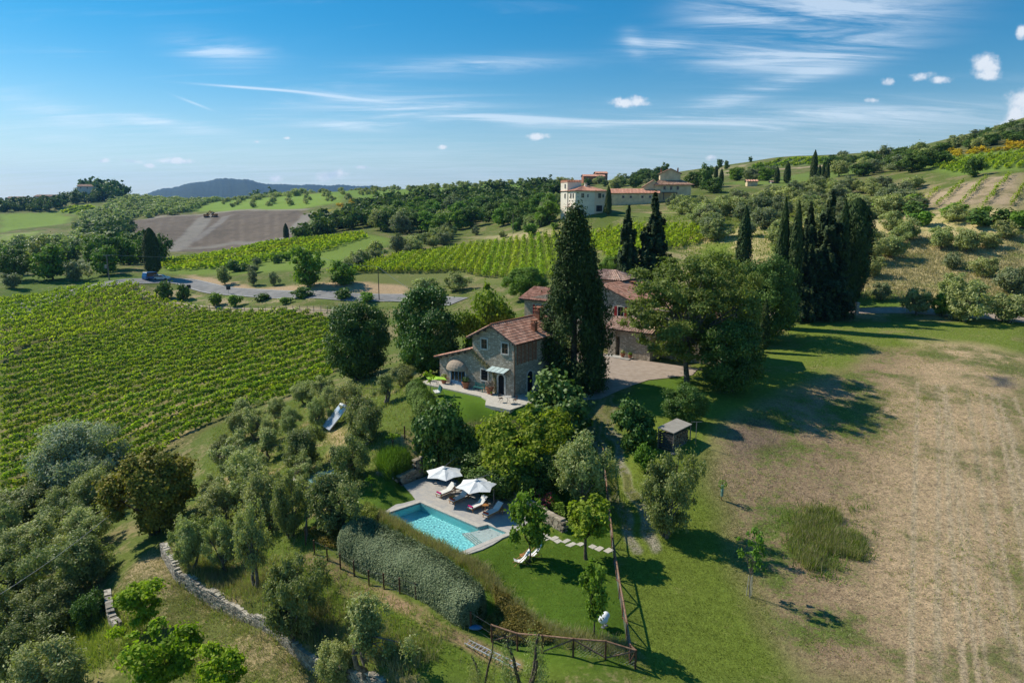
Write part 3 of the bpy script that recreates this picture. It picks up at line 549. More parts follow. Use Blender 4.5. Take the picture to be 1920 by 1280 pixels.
# ================================================================== vegetation
W.cycles.sampling_method = 'MANUAL'; W.cycles.sample_map_resolution = 256
def unit(v): return v / (np.linalg.norm(v, axis=1, keepdims=True) + 1e-9)
def rdir(n): return unit(rng.normal(size=(n, 3)))
def leaf_quads(P, Nn, size, aspect=1.6, up=0.0):
    """leaf cards: centres, normals, half length; returns V, F"""
    n = len(P); a = rdir(n); a[:, 2] += up
    T = unit(np.cross(Nn, a)); B = unit(np.cross(T, Nn)); s = (np.asarray(size) * np.ones(n))[:, None]
    if up: T, B = B, T
    l, w = s, s / aspect
    # long axis T; pointed leaf-like diamond
    V = np.stack([P - T * l, P + B * w + T * l * 0.1, P + T * l, P - B * w + T * l * 0.1], 1).reshape(-1, 3)
    return V, np.arange(4 * n).reshape(n, 4)
def foliage(name, P, Nn, size, mat, aspect=1.6, up=0.0, tint=None, extra=None):
    V, F = leaf_quads(P, Nn, size, aspect, up); n = len(F)
    tint = rng.random(n) if tint is None else tint
    return mesh_from(name, V, F, [mat] if isinstance(mat, str) else mat, tint=tint, mi=extra)
def clumps(C, Rr, n, flat=1.0, shell=0.55):
    """n leaves spread over clumps C (k,3) of radius Rr (k,)"""
    w = Rr ** 2; idx = rng.choice(len(C), n, p=w / w.sum()); d = rdir(n)
    r = Rr[idx] * (shell + (1 - shell) * rng.random(n)) * (1 + 0.15 * rng.normal(size=n)) * np.where(rng.random(n) < 0.3, 1.15 + 0.6 * rng.random(n), 1.0)
    P = C[idx] + d * r[:, None] * np.array([1, 1, flat]); return P, d, idx
def tubes_mesh(name, polys, mat, n=6):
    V = []; F = []
    for pts, rad in polys:
        pts = [Vector(p) for p in pts]; base = len(V); u = None
        for i, p in enumerate(pts):
            d = (pts[min(i + 1, len(pts) - 1)] - pts[max(i - 1, 0)]).normalized()
            u = d.orthogonal().normalized() if u is None else (u - d * u.dot(d)).normalized(); w = d.cross(u)
            for k in range(n): V.append(p + (u * math.cos(2 * math.pi * k / n) + w * math.sin(2 * math.pi * k / n)) * rad[i])
        for i in range(len(pts) - 1):
            for k in range(n): F.append((base + i * n + k, base + i * n + (k + 1) % n, base + (i + 1) * n + (k + 1) % n, base + (i + 1) * n + k))
    return mesh_from(name, np.array([tuple(v) for v in V]), F, [mat], smooth=True)
def limbs(targets, h, r0, fork=0.35, base=None, lean=0.0, nst=1):
    """trunk from the ground, forking into curved limbs that reach the clump centres"""
    out = []; T = [Vector(t_) for t_ in targets]
    for s in range(nst):
        b = Vector((0.12 * nst * math.cos(s * 2.4), 0.12 * nst * math.sin(s * 2.4), -0.3)) if nst > 1 else Vector((0, 0, -0.3))
        f = Vector((random.uniform(-1, 1) * lean + b.x * 3, random.uniform(-1, 1) * lean + b.y * 3, h * fork)); mid = b.lerp(f, 0.5) + Vector((random.uniform(-.06, .06) * h * .5, random.uniform(-.06, .06) * h * .5, 0))
        out.append(([b, Vector((b.x, b.y, 0.15)), mid, f], [r0 * 1.5, r0 * 1.15, r0 * 0.9, r0 * 0.75]))
        for t_ in T[s::nst]:
            m1 = f.lerp(t_, 0.4) + Vector((0, 0, (t_ - f).length * 0.08)) + Vector([random.uniform(-.05, .05) * h for _ in range(3)])
            out.append(([f - (f - mid) * 0.1, m1, f.lerp(t_, 0.75) + Vector((0, 0, .04 * h)), t_], [r0 * 0.5, r0 * 0.3, r0 * 0.16, r0 * 0.05]))
    return out

VEG = {}
def reg(kind, h, w, trunk, crown): VEG.setdefault(kind, []).append((h, w, trunk, crown))
def round_crown(h, w, bottom, k, rc, irr=0.25, shellr=0.75, rag=0.22):
    """clump centres inside an uneven egg"""
    C = []; cz = (h + bottom) / 2; hz_ = (h - bottom) / 2
    lob = [(random.uniform(0, 6.28), random.uniform(-.5, .9), random.uniform(.0, irr)) for _ in range(6)]
    while len(C) < k:
        d = rdir(1)[0]; a = math.atan2(d[1], d[0]); u = random.uniform(-1, 1); f = random.choice((shellr + (1 - shellr) * random.random(), shellr + (1 - shellr) * random.random(), random.random() * shellr, 1 + rag * random.random() - (0 if rag > .1 else .1)))
        pr = (1 - abs(u) ** 2.3) ** .5 if u > 0 else (1 - abs(u) ** 3.5) ** .5; e = 1.0
        for a_, z_, s_ in lob: e += s_ * (max(0, math.cos(a - a_)) ** 3) * max(0, 1 - abs(u - z_)) - s_ * 0.22
        C.append((math.cos(a) * pr * f * e * (w / 2 - rc), math.sin(a) * pr * f * e * (w / 2 - rc), max(cz + u * (hz_ - rc * .6) * (f if u > 0 else 1) * (1 + (e - 1) * .5), .15)))
    return np.array(C)
def broad(kind, h, w, mat, n, size, k=60, rc=0.8, bottom=0.25, irr=0.3, bark='bark', r0=0.2, aspect=1.5, nst=1, fork=0.35, shell=0.55, flat=0.8, lean=0.3, upn=0.35, shellr=0.75, nlimb=14, rag=0.22):
    C = round_crown(h, w, h * bottom, k, rc * 0.6, irr, shellr, rag); Rr = rc * (0.4 + 0.95 * rng.random(k) ** 1.3)
    P, d, idx = clumps(C, Rr, n, flat, shell)
    out = unit(P - np.array([0, 0, h * 0.45])); N_ = unit(d * 0.45 + out * 0.4 + rdir(n) * 0.85 + np.array([0, 0, upn]))
    ct = rng.random(k); tint = np.clip(ct[idx] * 0.5 + rng.random(n) * 0.6 - 0.05, 0, 1)
    ok = P[:, 2] > 0.05
    crown = foliage('crown', P[ok], N_[ok], size * (0.7 + 0.6 * rng.random(ok.sum())), mat, aspect, tint=tint[ok])
    sel = [C[i] for i in rng.choice(k, min(k, nlimb), replace=False)]
    reg(kind, h, w, tubes_mesh('trunk', limbs(sel, h, r0, fork, lean=lean, nst=nst), bark), crown)
def column(kind, h, w, mat, n, size, prof, bark='bark', trunk_h=0.05, rough=0.12):
    t_ = rng.random(n) ** 0.85; a = rng.random(n) * 2 * np.pi
    lob = 1 + rough * np.sin(a * 5 + t_ * 9 + np.sin(t_ * 30)) + rough * 0.7 * np.sin(a * 9 - t_ * 40) + rough * .6 * rng.normal(size=n)
    r = w / 2 * np.array([prof(x) for x in t_]) * np.clip(lob, .4, 1.5) * (0.72 + 0.28 * rng.random(n)); z = h * (trunk_h + (1 - trunk_h) * t_)
    P = np.stack([r * np.cos(a), r * np.sin(a), z], -1); N_ = unit(np.stack([np.cos(a), np.sin(a), 0.25 * np.ones(n)], -1) + rdir(n) * 0.55)
    crown = foliage('crown', P, N_, size * (0.7 + 0.6 * rng.random(n)), mat, 2.0, up=2.2)
    reg(kind, h, w, tubes_mesh('trunk', [([(0, 0, -.3), (0, 0, h * .3), (0, 0, h * .85)], [w * .07, w * .05, .03])], bark), crown)
def fir(kind, h, w, mat, n, size, layers=16):
    P = []; Nn = []; br = []
    for L_ in range(layers):
        tt = (L_ + .5) / layers; R_ = w / 2 * (1 - tt) ** 0.8 * random.uniform(.8, 1.1); z0 = h * (0.06 + 0.94 * tt); nb = max(4, int(11 * (1 - tt)) + 3)
        zL = z0
        for b in range(nb):
            z0 = zL + random.uniform(-.6, .6) * h / layers; a = random.uniform(0, 6.28); rr = R_ * random.uniform(.6, 1.2); m = int(n / layers / nb * (1.7 * (1 - tt) + .3))
            s = rng.random(m) ** .7; wd = rng.normal(size=m) * rr * .22 * (1.1 - s)
            x = s * rr; z = z0 - s * rr * .28 + (s ** 2) * rr * .12 + rng.normal(size=m) * .26 * h / 15
            P.append(np.stack([x * math.cos(a) - wd * math.sin(a), x * math.sin(a) + wd * math.cos(a), z], -1))
            Nn.append(unit(np.stack([np.full(m, math.cos(a) * .5), np.full(m, math.sin(a) * .5), np.full(m, .8)], -1) + rdir(m) * .5))
            br.append(([(0, 0, z0), (rr * .9 * math.cos(a), rr * .9 * math.sin(a), z0 - rr * .18)], [.05, .015]))
    P = np.concatenate(P); Nn = np.concatenate(Nn); ok = P[:, 2] > .1; P = P[ok]; Nn = Nn[ok]
    crown = foliage('crown', P, Nn, size * (.7 + .6 * rng.random(len(P))), mat, 1.8)
    reg(kind, h, w, tubes_mesh('trunk', [([(0, 0, -.3), (0, 0, h * .5), (0, 0, h * .98)], [w * .06, w * .035, .03])] + br[::2], 'bark', 5), crown)

# near trees: leaf-sized faces
for s in range(4): broad('olive', 4.6, 5.0, 'olive_leaf', 15000, 0.11, 74, 0.52, 0.10, 0.7, 'bark_grey', 0.17, 2.6, 2, 0.22, flat=1.0, shell=0.3)
for s in range(3): broad('olive_sparse', 5.2, 4.6, 'olive_leaf', 8500, 0.105, 62, 0.42, 0.20, 0.8, 'bark_grey', 0.18, 2.6, 2, 0.3, flat=1.1, shell=0.2, shellr=0.6, nlimb=24)
for s in range(2): broad('olive_dense', 4.6, 5.4, 'olive_leaf_dark', 17000, 0.115, 76, 0.58, 0.06, 0.65, 'bark_grey', 0.17, 2.4, 2, 0.2, flat=1.0, shell=0.35)
broad('silver_big', 7, 9.5, 'willow_leaf', 30000, 0.14, 75, 1.0, 0.05, 0.35, 'bark_grey', 0.25, 2.4, 3, 0.2, flat=0.9, shell=0.4, rag=0.04)
broad('bronze', 9, 9, 'bronze_leaf', 30000, 0.15, 95, 0.85, 0.06, 0.35, 'bark', 0.25, 1.4, 2, 0.25, shell=0.45, rag=0.04)
broad('oak', 15, 15, 'oak_leaf', 46000, 0.14, 230, 0.98, 0.15, 0.45, 'bark_grey', 0.33, 1.4, 1, 0.33, shell=0.3, flat=0.6, lean=0.6, shellr=0.62, nlimb=46)
for s in range(2): broad('dark_round', 10, 10, 'dark_leaf', 36000, 0.15, 130, 1.0, 0.05, 0.25, 'bark', 0.3, 1.5, 1, 0.2, shell=0.6, rag=0.04)
broad('green_round', 9, 10, 'green_leaf', 30000, 0.15, 90, 0.95, 0.05, 0.3, 'bark', 0.3, 1.5, 1, 0.25, shell=0.5, rag=0.04)
broad('pine_round', 11, 11, 'pine_leaf', 42000, 0.16, 130, 1.1, 0.02, 0.15, 'bark', 0.3, 2.2, 1, 0.2, shell=0.65, rag=0.04)
broad('walnut', 8, 10, 'walnut_leaf', 26000, 0.17, 80, 0.95, 0.05, 0.35, 'bark', 0.25, 1.5, 2, 0.2, shell=0.45, rag=0.04)
broad('fig', 6, 8, 'dark_leaf', 16000, 0.19, 60, 0.9, 0.02, 0.3, 'bark', 0.18, 1.3, 3, 0.15, shell=0.6, rag=0.04)
for s in range(2): broad('lime_tree', 5, 5, 'lime_leaf', 8500, 0.135, 34, 0.62, 0.18, 0.55, 'bark', 0.10, 1.5, 1, 0.3, shell=0.4, flat=0.5)
broad('lawn_tree', 5, 4.2, 'walnut_leaf', 5500, 0.14, 34, 0.55, 0.30, 0.5, 'bark', 0.12, 1.5, 1, 0.34, shell=0.4, flat=0.8, lean=0.25)
broad('cherry', 4.6, 3.6, 'green_leaf', 4200, 0.13, 34, 0.36, 0.24, 0.5, 'bark', 0.07, 1.7, 1, 0.26, shell=0.3, flat=1.3, upn=0.0, lean=0.03)
broad('vase_tree', 4.5, 2.4, 'green_leaf', 3000, 0.125, 26, 0.30, 0.28, 0.5, 'bark', 0.06, 1.8, 1, 0.3, shell=0.3, flat=1.8, upn=0.0, lean=0.03)
broad('thin_tree', 3.8, 2.4, 'green_leaf', 700, 0.10, 22, 0.30, 0.34, 0.5, 'bark_grey', 0.035, 1.7, 1, 0.34, shell=0.2, lean=0.03, nlimb=22)
broad('sapling', 1.6, 0.8, 'lime_leaf', 90, 0.085, 8, 0.16, 0.55, 0.4, 'bark', 0.018, 1.7, 1, 0.55, shell=0.2, lean=0.02)
for s in range(2): broad('shrub', 2.6, 3.4, 'green_leaf', 6000, 0.12, 36, 0.45, 0.0, 0.35, 'bark', 0.05, 1.5, 3, 0.15, shell=0.5)
broad('glossy_shrub', 2.8, 3.4, 'dark_leaf', 7000, 0.12, 36, 0.5, 0.0, 0.2, 'bark', 0.05, 1.4, 3, 0.15, shell=0.6, upn=0.5)
broad('grey_bush', 2.2, 2.8, 'grey_bush_leaf', 4000, 0.09, 22, 0.4, 0.0, 0.35, 'bark', 0.05, 2.2, 3, 0.15, shell=0.4)
cyp = lambda x: (min(1, x * 9 + .35)) * (1 - x ** 3.2) ** 0.9
for s in range(2): column('cypress', 16, 2.6, 'cypress_leaf', 9000, 0.20, cyp, rough=0.10)
column('thick_cypress', 16, 4, 'cypress_leaf', 14000, 0.2, lambda x: min(1, x * 5 + .4) * (1 - max(0, (x - .5) / .5) ** 2.2) ** .6, rough=0.06)
column('fat_cypress', 18, 5.2, 'cypress_leaf', 26000, 0.19, lambda x: min(1, x * 2.2 + .38) * (1 - max(0, (x - .6) / .4) ** 2.5) ** .6, rough=0.10)
def big_cypress():
    n = 85000; h, w = 21, 8.8; k = 300; t_ = rng.random(k) ** 1.15; a = rng.random(k) * 6.283
    prof = np.minimum(1, t_ * 4 + .72) * (1 - t_ ** 1.5) ** .72; r = w / 2 * prof * (1 + .22 * np.sin(a * 3 + t_ * 7) + .12 * np.sin(a * 7 - t_ * 11)) * (.45 + .55 * rng.random(k) ** .5)
    C = np.stack([r * np.cos(a), r * np.sin(a), .4 + h * .96 * t_], -1); P, d, idx = clumps(C, .45 + .65 * rng.random(k), n, 1.9, .45)
    N_ = unit(d * .7 + rdir(n) * .7 + np.array([0, 0, .3])); ok = P[:, 2] > 0
    reg('big_cypress', h, w, tubes_mesh('trunk', [([(0, 0, -.4), (0, 0, 8), (0, 0, 18)], [.55, .35, .05])], 'bark'), foliage('crown', P[ok], N_[ok], .17 * (.7 + .6 * rng.random(ok.sum())), 'cypress_leaf', 1.9, up=1.5))
big_cypress()
for s in range(2): fir('fir', 17, 8, 'fir_leaf', 46000, 0.22, 26)
# pruned olive with bare stubs
def pruned():
    for s in range(2):
        st = []; C = []
        for b in range(3):
            a = b * 2.1 + s + random.uniform(-.3, .3); p = Vector((0, 0, .5)); pts = [Vector((0, 0, -.2)), p.copy()]; r = [.26, .2]
            for j in range(5): p = p + Vector((math.cos(a) * .30, math.sin(a) * .30, .52 if b else .7)) + Vector([random.uniform(-.22, .22) for _ in range(3)]); pts.append(p.copy()); r.append(.15 - .018 * j)
            st.append((pts, r)); C += [pts[2] + Vector((math.cos(a) * .9, math.sin(a) * .9, -.1)), pts[3] + Vector((math.cos(a + 1) * .8, math.sin(a + 1) * .8, -.3)), pts[3] + Vector((math.cos(a) * .6, math.sin(a) * .6, -.3)), pts[4] + Vector((math.cos(a) * .7, math.sin(a) * .7, -.5)), pts[5] + Vector((.3 * math.cos(a + 1), .3 * math.sin(a + 1), -.3))]
        C = np.array([tuple(c) for c in C]); P, d, idx = clumps(C, .5 + .4 * rng.random(len(C)), 5200, 1.2, .2)
        reg('pruned_olive', 3.4, 4.4, tubes_mesh('trunk', st, 'bark'), foliage('crown', P, unit(d + rdir(len(P)) * .8), .08, 'olive_leaf', 2.6))
pruned()
# middle distance (from about 100 m): leaf clumps
for s in range(4): broad('olive_mid', 4.6, 5.2, 'olive_leaf', 5200, 0.165, 44, 0.72, 0.06, 0.4, 'bark_grey', 0.17, 1.8, 1, 0.2, shell=0.45)
for s in range(2): broad('olive_mid', 4.6, 5.2, 'olive_leaf_silver', 5200, 0.165, 44, 0.72, 0.06, 0.4, 'bark_grey', 0.17, 1.8, 1, 0.2, shell=0.45)
for s in range(3): broad('tree_mid', 8, 8, 'forest_leaf', 3600, 0.30, 40, 1.1, 0.02, 0.35, 'bark', 0.2, 1.5, 1, 0.25, shell=0.5)
broad('tree_mid_green', 8, 8, 'green_leaf', 3600, 0.30, 40, 1.1, 0.03, 0.35, 'bark', 0.2, 1.5, 1, 0.25, shell=0.5)
broad('bush_mid', 2.4, 3.4, 'forest_leaf', 1000, 0.22, 14, 0.6, 0, 0.35, 'bark', 0.05, 1.5, 1, 0.15, shell=0.5)
broad('bush_mid_green', 2.4, 3.4, 'green_leaf', 1000, 0.22, 14, 0.6, 0, 0.35, 'bark', 0.05, 1.5, 1, 0.15, shell=0.5)
broad('broom', 1.6, 2.6, 'broom_leaf', 260, 0.22, 10, 0.5, 0, 0.35, 'bark', 0.04, 1.5, 1, 0.15, shell=0.5)
# far (from about 300 m)
for s in range(3): broad('olive_far', 4.4, 5.0, 'olive_leaf', 420, 0.42, 12, 1.0, 0.05, 0.3, 'bark', 0.15, 1.4, 1, 0.2, shell=0.5, nlimb=3)
for s in range(3): broad('tree_far', 8, 8, 'forest_leaf', 600, 0.62, 18, 1.4, 0.0, 0.35, 'bark', 0.2, 1.4, 1, 0.2, shell=0.5, nlimb=3)

def joined(kind):                                    # trunk + crown as one mesh, for trees too small to show parts
    out = []
    for h, w, tr_, cr in VEG[kind]:
        def arr(me):
            v = np.empty(len(me.vertices) * 3, np.float32); me.vertices.foreach_get('co', v); f = np.empty(len(me.loops), np.int32); me.loops.foreach_get('vertex_index', f)
            return v.reshape(-1, 3), f.reshape(-1, 4)
        v1, f1 = arr(tr_); v2, f2 = arr(cr); ti = np.empty(len(f2), np.float32); cr.attributes['tint'].data.foreach_get('value', ti)
        out.append((h, w, mesh_from(kind + '_tree', np.concatenate([v1, v2]), np.concatenate([f1, f2 + len(v1)]), [tr_.materials[0], cr.materials[0]], mi=[0] * len(f1) + [1] * len(f2), tint=np.concatenate([np.zeros(len(f1)), ti]))))
    return out
JOIN = {k: joined(k) for k in ('olive_mid', 'tree_mid', 'tree_mid_green', 'bush_mid', 'bush_mid_green', 'broom', 'olive_far', 'tree_far')}
KINDNAME = {}
CNT = {}
def plant(kind, name, loc, h, w, label, cat, group=None, whole=False, var=None):
    src = JOIN[kind] if whole else VEG[kind]; i = CNT.get(kind, 0); CNT[kind] = i + 1; it = src[(i if var is None else var) % len(src)]
    s = (w / it[1], w / it[1], h / it[0]); rz = random.uniform(0, 6.28)
    if whole: o = link(name, it[2], None, loc, rz, s); return tag(o, label, cat, group)
    o = thing(name, label, cat, loc, rz, group); o.scale = s
    link('trunk', it[2], o); link('crown', it[3], o); return o
def ptree(kind, name, px, base, top, wpx, label, cat='tree', group=None, whole=False, var=None, D=None):
    """a tree whose foot stands at a photographed point; its height and spread measured there"""
    g = at(px, base) if D is None else pt(px, base, D=D)
    if D is not None: g.z = float(gz(g.x, g.y))
    dh = math.hypot(g.x, g.y); top_z = CAM_H + dh * float(ray(px, top)[2]) / math.hypot(*[float(a) for a in ray(px, top)[:2]])
    h = max(top_z - g.z, 0.5); w = wpx * depth(g) / FPX; g.z -= 0.05
    return plant(kind, name, g, h, w, label, cat, group, whole, var)

# ---- trees that can be told apart
OL = 'olives on the slope left of the pool'; OB = 'olives in the bottom left corner'
for row in [
 ('silver_big', 'willow', 160, 925, 785, 190, 'largest silvery round willow at the lower edge of the left vineyard', 'tree', None),
 ('bronze', 'bronze_tree', 290, 1000, 828, 178, 'bronze green broad tree with a pole in front, right of the silvery willow', 'tree', None),
 ('olive_dense', 'olive_tree', 60, 975, 905, 125, 'grey olive tree at the left edge just below the vineyard rows', 'olive tree', OB),
 ('olive', 'olive_tree', 182, 965, 880, 95, 'olive tree squeezed between the silvery willow and the bronze tree', 'olive tree', OB),
 ('olive_dense', 'olive_tree', 128, 1000, 930, 95, 'dark olive tree directly below the big silvery willow', 'olive tree', OB),
 ('olive', 'olive_tree', 75, 1055, 965, 120, 'olive tree second from the left edge, halfway down the corner thicket', 'olive tree', OB),
 ('olive_dense', 'olive_tree', 150, 1105, 995, 130, 'wide olive tree left of the grassy strip by the bronze tree', 'olive tree', OB),
 ('olive_dense', 'olive_tree', 30, 1125, 1020, 120, 'dark olive tree at the left edge above the yellow grass', 'olive tree', OB),
 ('olive', 'olive_tree', 5, 1200, 1085, 100, 'olive tree cut by the left edge, below the dark one', 'olive tree', OB),
 ('olive_dense', 'olive_tree', 25, 1278, 1170, 110, 'olive tree at the lowest left corner of the picture', 'olive tree', OB),
 ('olive', 'olive_tree', 105, 1330, 1190, 160, 'big olive tree at the bottom edge left of the lime trees', 'olive tree', OB),
 ('olive', 'olive_tree', 0, 1010, 935, 80, 'small olive tree at the left edge under the last vine rows', 'olive tree', OB),
 ('fig', 'fig_tree', 170, 1180, 1108, 66, 'small light green fig tree left of the broken terrace wall', 'fig tree', None),
 ('lime_tree', 'maple_tree', 275, 1180, 1080, 112, 'lime green young tree nearest the bronze tree', 'tree', 'lime green trees on the lower terrace'),
 ('lime_tree', 'maple_tree', 315, 1310, 1155, 150, 'largest lime green tree, below the first one on the terrace', 'tree', 'lime green trees on the lower terrace'),
 ('lime_tree', 'maple_tree', 418, 1320, 1195, 115, 'lime green tree at the bottom edge, rightmost of the three', 'tree', 'lime green trees on the lower terrace'),
 ('olive', 'olive_tree', 360, 1065, 965, 85, 'olive tree above the top end of the dry stone wall', 'olive tree', OL),
 ('olive', 'olive_tree', 425, 1070, 968, 78, 'olive tree second along the dry stone wall', 'olive tree', OL),
 ('olive_sparse', 'olive_tree', 478, 1105, 935, 85, 'tall thin olive tree with dark trunk third along the dry stone wall', 'olive tree', OL),
 ('olive_dense', 'olive_tree', 548, 1195, 1045, 122, 'bushy dark olive tree leaning over the middle of the dry stone wall', 'olive tree', OL),
 ('olive_sparse', 'olive_tree', 688, 1255, 1100, 140, 'thin crowned olive tree with bare forked limbs below the wooden fence', 'olive tree', OL),
 ('olive', 'olive_tree', 632, 1290, 1200, 85, 'low olive tree at the bottom end of the dry stone wall', 'olive tree', OL),
 ('pruned_olive', 'olive_tree', 902, 1325, 1225, 70, 'pruned olive with short black stub left of the taller stub', 'olive tree', 'pruned olives at the bottom edge'),
 ('pruned_olive', 'olive_tree', 985, 1330, 1195, 110, 'pruned olive with tall bare stub beside the ladder', 'olive tree', 'pruned olives at the bottom edge'),
 ('olive', 'olive_tree', 452, 828, 770, 62, 'olive tree at the left end of the slope, beside the last vine rows', 'olive tree', OL),
 ('olive', 'olive_tree', 503, 832, 783, 42, 'small olive tree second in the top row under the vineyard', 'olive tree', OL),
 ('olive', 'olive_tree', 545, 820, 763, 54, 'olive tree third in the top row under the vineyard', 'olive tree', OL),
 ('olive', 'olive_tree', 596, 805, 743, 48, 'olive tree just left of the solar collector', 'olive tree', OL),
 ('olive_sparse', 'olive_tree', 438, 890, 812, 100, 'wide light olive tree below the left end of the top row', 'olive tree', OL),
 ('olive_dense', 'olive_tree', 572, 885, 800, 92, 'dense olive tree with dark trunk below the solar collector', 'olive tree', OL),
 ('olive', 'olive_tree', 462, 945, 850, 98, 'olive tree in the middle of the left grove above the sandy clearing', 'olive tree', OL),
 ('olive_dense', 'olive_tree', 545, 1005, 890, 76, 'dark olive tree left of the pale tarp and above the gate', 'olive tree', OL),
 ('olive', 'olive_tree', 495, 1000, 880, 100, 'olive tree in the thick of the grove, left of the dark one', 'olive tree', OL),
 ('olive_dense', 'olive_tree', 625, 1000, 885, 122, 'large round olive tree beside the left pool lawn', 'olive tree', OL),
 ('olive', 'olive_tree', 420, 985, 905, 90, 'olive tree right of the shadow patch on the path', 'olive tree', OL),
 ('olive_sparse', 'olive_tree', 470, 1040, 955, 80, 'pale olive tree above the tall thin one', 'olive tree', OL),
 ('olive_dense', 'olive_tree', 655, 905, 815, 82, 'dark olive tree behind the left pool lawn', 'olive tree', OL),
 ('olive_dense', 'olive_tree', 680, 835, 742, 92, 'tall olive tree right of the solar collector', 'olive tree', OL),
 ('olive', 'olive_tree', 655, 775, 712, 66, 'olive tree in the upper grove below the dark round tree', 'olive tree', OL),
 ('olive_sparse', 'olive_tree', 722, 757, 692, 62, 'small olive tree with clear straight trunk on the grassy bank by the hedge', 'olive tree', OL),
 ('olive', 'olive_tree', 755, 725, 682, 60, 'pale olive tree at the top end of the green hedge', 'olive tree', OL),
 ('olive', 'olive_tree', 620, 770, 722, 52, 'small olive tree at the edge of the last vine row', 'olive tree', OL),
 ('sapling', 'young_tree', 808, 750, 690, 22, 'slender young tree at the corner of the green hedge', 'tree', None),
 ('olive', 'olive_tree', 1085, 952, 812, 128, 'large olive tree left of the farm drive above the pool garden', 'olive tree', None),
 ('olive_dense', 'olive_tree', 1248, 1005, 848, 112, 'upright olive tree on the grass right of the farm drive', 'olive tree', None),
 ('glossy_shrub', 'laurel_shrub', 1190, 835, 757, 72, 'round glossy green shrub left of the firewood shed', 'shrub', None),
 ('dark_round', 'shrub_tree', 1288, 795, 716, 82, 'dark round bush behind the firewood shed', 'shrub', None),
 ('shrub', 'shrub', 1214, 880, 828, 42, 'small green shrub in front of the firewood shed', 'shrub', None),
 ('fig', 'fig_tree', 825, 885, 752, 122, 'dark glossy fig tree behind the pool umbrellas', 'fig tree', None),
 ('walnut', 'walnut_tree', 975, 905, 755, 205, 'wide yellow green tree in front of the house terrace', 'tree', None),
 ('glossy_shrub', 'citrus_tree', 1050, 815, 712, 128, 'glossy green citrus bush with orange fruit by the house corner', 'shrub', None),
 ('dark_round', 'ivy_thicket', 935, 925, 835, 150, 'dark ivy thicket behind the right pool umbrella', 'thicket', None),
 ('dark_round', 'ivy_thicket', 1010, 935, 850, 110, 'dark thicket between the pool wall and the drive olive', 'thicket', None),
 ('fig', 'fig_tree', 870, 900, 800, 90, 'second fig tree rising behind the left pool umbrella', 'fig tree', None),
 ('cherry', 'cherry_tree', 993, 1053, 918, 92, 'young cherry tree beside the deck chairs on the lawn', 'tree', None),
 ('lawn_tree', 'apricot_tree', 1098, 1048, 918, 112, 'yellow green lawn tree with thick leaning trunk', 'tree', None),
 ('vase_tree', 'young_cherry_tree', 1114, 1196, 1040, 66, 'narrow vase shaped tree beside the white globe lamps', 'tree', None),
 ('sapling', 'sapling', 697, 922, 888, 24, 'tiny yellow leaved sapling on the left pool lawn', 'sapling', None),
 ('sapling', 'sapling', 735, 842, 808, 28, 'light green sapling with dark stake above the grass clump', 'sapling', None),
 ('thin_tree', 'staked_tree', 1405, 1118, 982, 62, 'thin staked tree at the edge of the mown grass and the field', 'tree', None),
 ('dark_round', 'round_tree', 670, 712, 558, 126, 'dark green round tree at the right end of the left vineyard', 'tree', None),
 ('dark_round', 'evergreen_oak', 800, 705, 528, 146, 'large dark evergreen left of the stone house', 'tree', None),
 ('walnut', 'walnut_tree', 912, 690, 528, 135, 'bright yellow green tree behind the stone house', 'tree', None),
 ('big_cypress', 'cypress', 1075, 722, 402, 130, 'huge dark broad cypress beside the stone house', 'cypress', None),
 ('oak', 'oak_tree', 1288, 718, 462, 245, 'tall airy oak with clear trunk beside the gravel courtyard', 'oak', None),
 ('pine_round', 'stone_pine', 1425, 640, 475, 135, 'dense bright topped round pine between the oak and the cypresses', 'tree', None),
 ('dark_round', 'evergreen_tree', 1372, 735, 590, 125, 'dark evergreen mass on the bank right of the oak', 'tree', None),
 ('oak', 'oak_tree', 1352, 690, 468, 150, 'second oak with hidden trunk right of the tall airy one', 'oak', None),
 ('fir', 'fir_tree', 1172, 610, 392, 96, 'narrow dark fir left of the pair behind the farmhouse', 'conifer', 'dark firs behind the farmhouse'),
 ('fir', 'fir_tree', 1220, 610, 368, 124, 'wider dark fir right of the pair behind the farmhouse', 'conifer', 'dark firs behind the farmhouse'),
 ('cypress', 'cypress', 1390, 540, 386, 30, 'single slim cypress above the round pine', 'cypress', None),
 ('cypress', 'cypress', 1456, 615, 372, 27, 'slender ivy green cypress, left one of the close pair', 'cypress', 'tall cypresses by the farm gate'),
 ('cypress', 'cypress', 1480, 618, 378, 30, 'slender cypress, right one of the close pair', 'cypress', 'tall cypresses by the farm gate'),
 ('fir', 'fir_tree', 1503, 600, 385, 84, 'dark fir immediately right of the slender cypress pair', 'conifer', 'dark conifers by the farm gate'),
 ('fir', 'fir_tree', 1540, 594, 362, 112, 'tallest dark fir in the group by the farm gate', 'conifer', 'dark conifers by the farm gate'),
 ('fat_cypress', 'cypress', 1590, 580, 372, 60, 'broad club shaped cypress at the right end of the gate group', 'cypress', None),
 ('cypress', 'cypress', 1567, 588, 375, 30, 'dark cypress partly hidden behind the club shaped one', 'cypress', None),
 ('cypress', 'cypress', 1430, 660, 560, 20, 'short clipped cypress at the foot of the round pine', 'cypress', None),
 ('green_round', 'green_tree', 985, 560, 498, 90, 'fresh green tree left of the top of the huge cypress', 'tree', None),
 ('green_round', 'green_tree', 1150, 520, 478, 60, 'yellow green tree behind the farmhouse tower roof', 'tree', None),
 ('walnut', 'walnut_tree', 1160, 512, 490, 44, 'small bright bush above the farmhouse tower roof', 'tree', None),
 ('olive_mid', 'olive_tree', 1718, 590, 535, 58, 'olive tree left of the three standing along the gravel road', 'olive tree', None),
 ('green_round', 'young_tree', 1766, 592, 548, 46, 'light green young tree between the road side olives', 'tree', None),
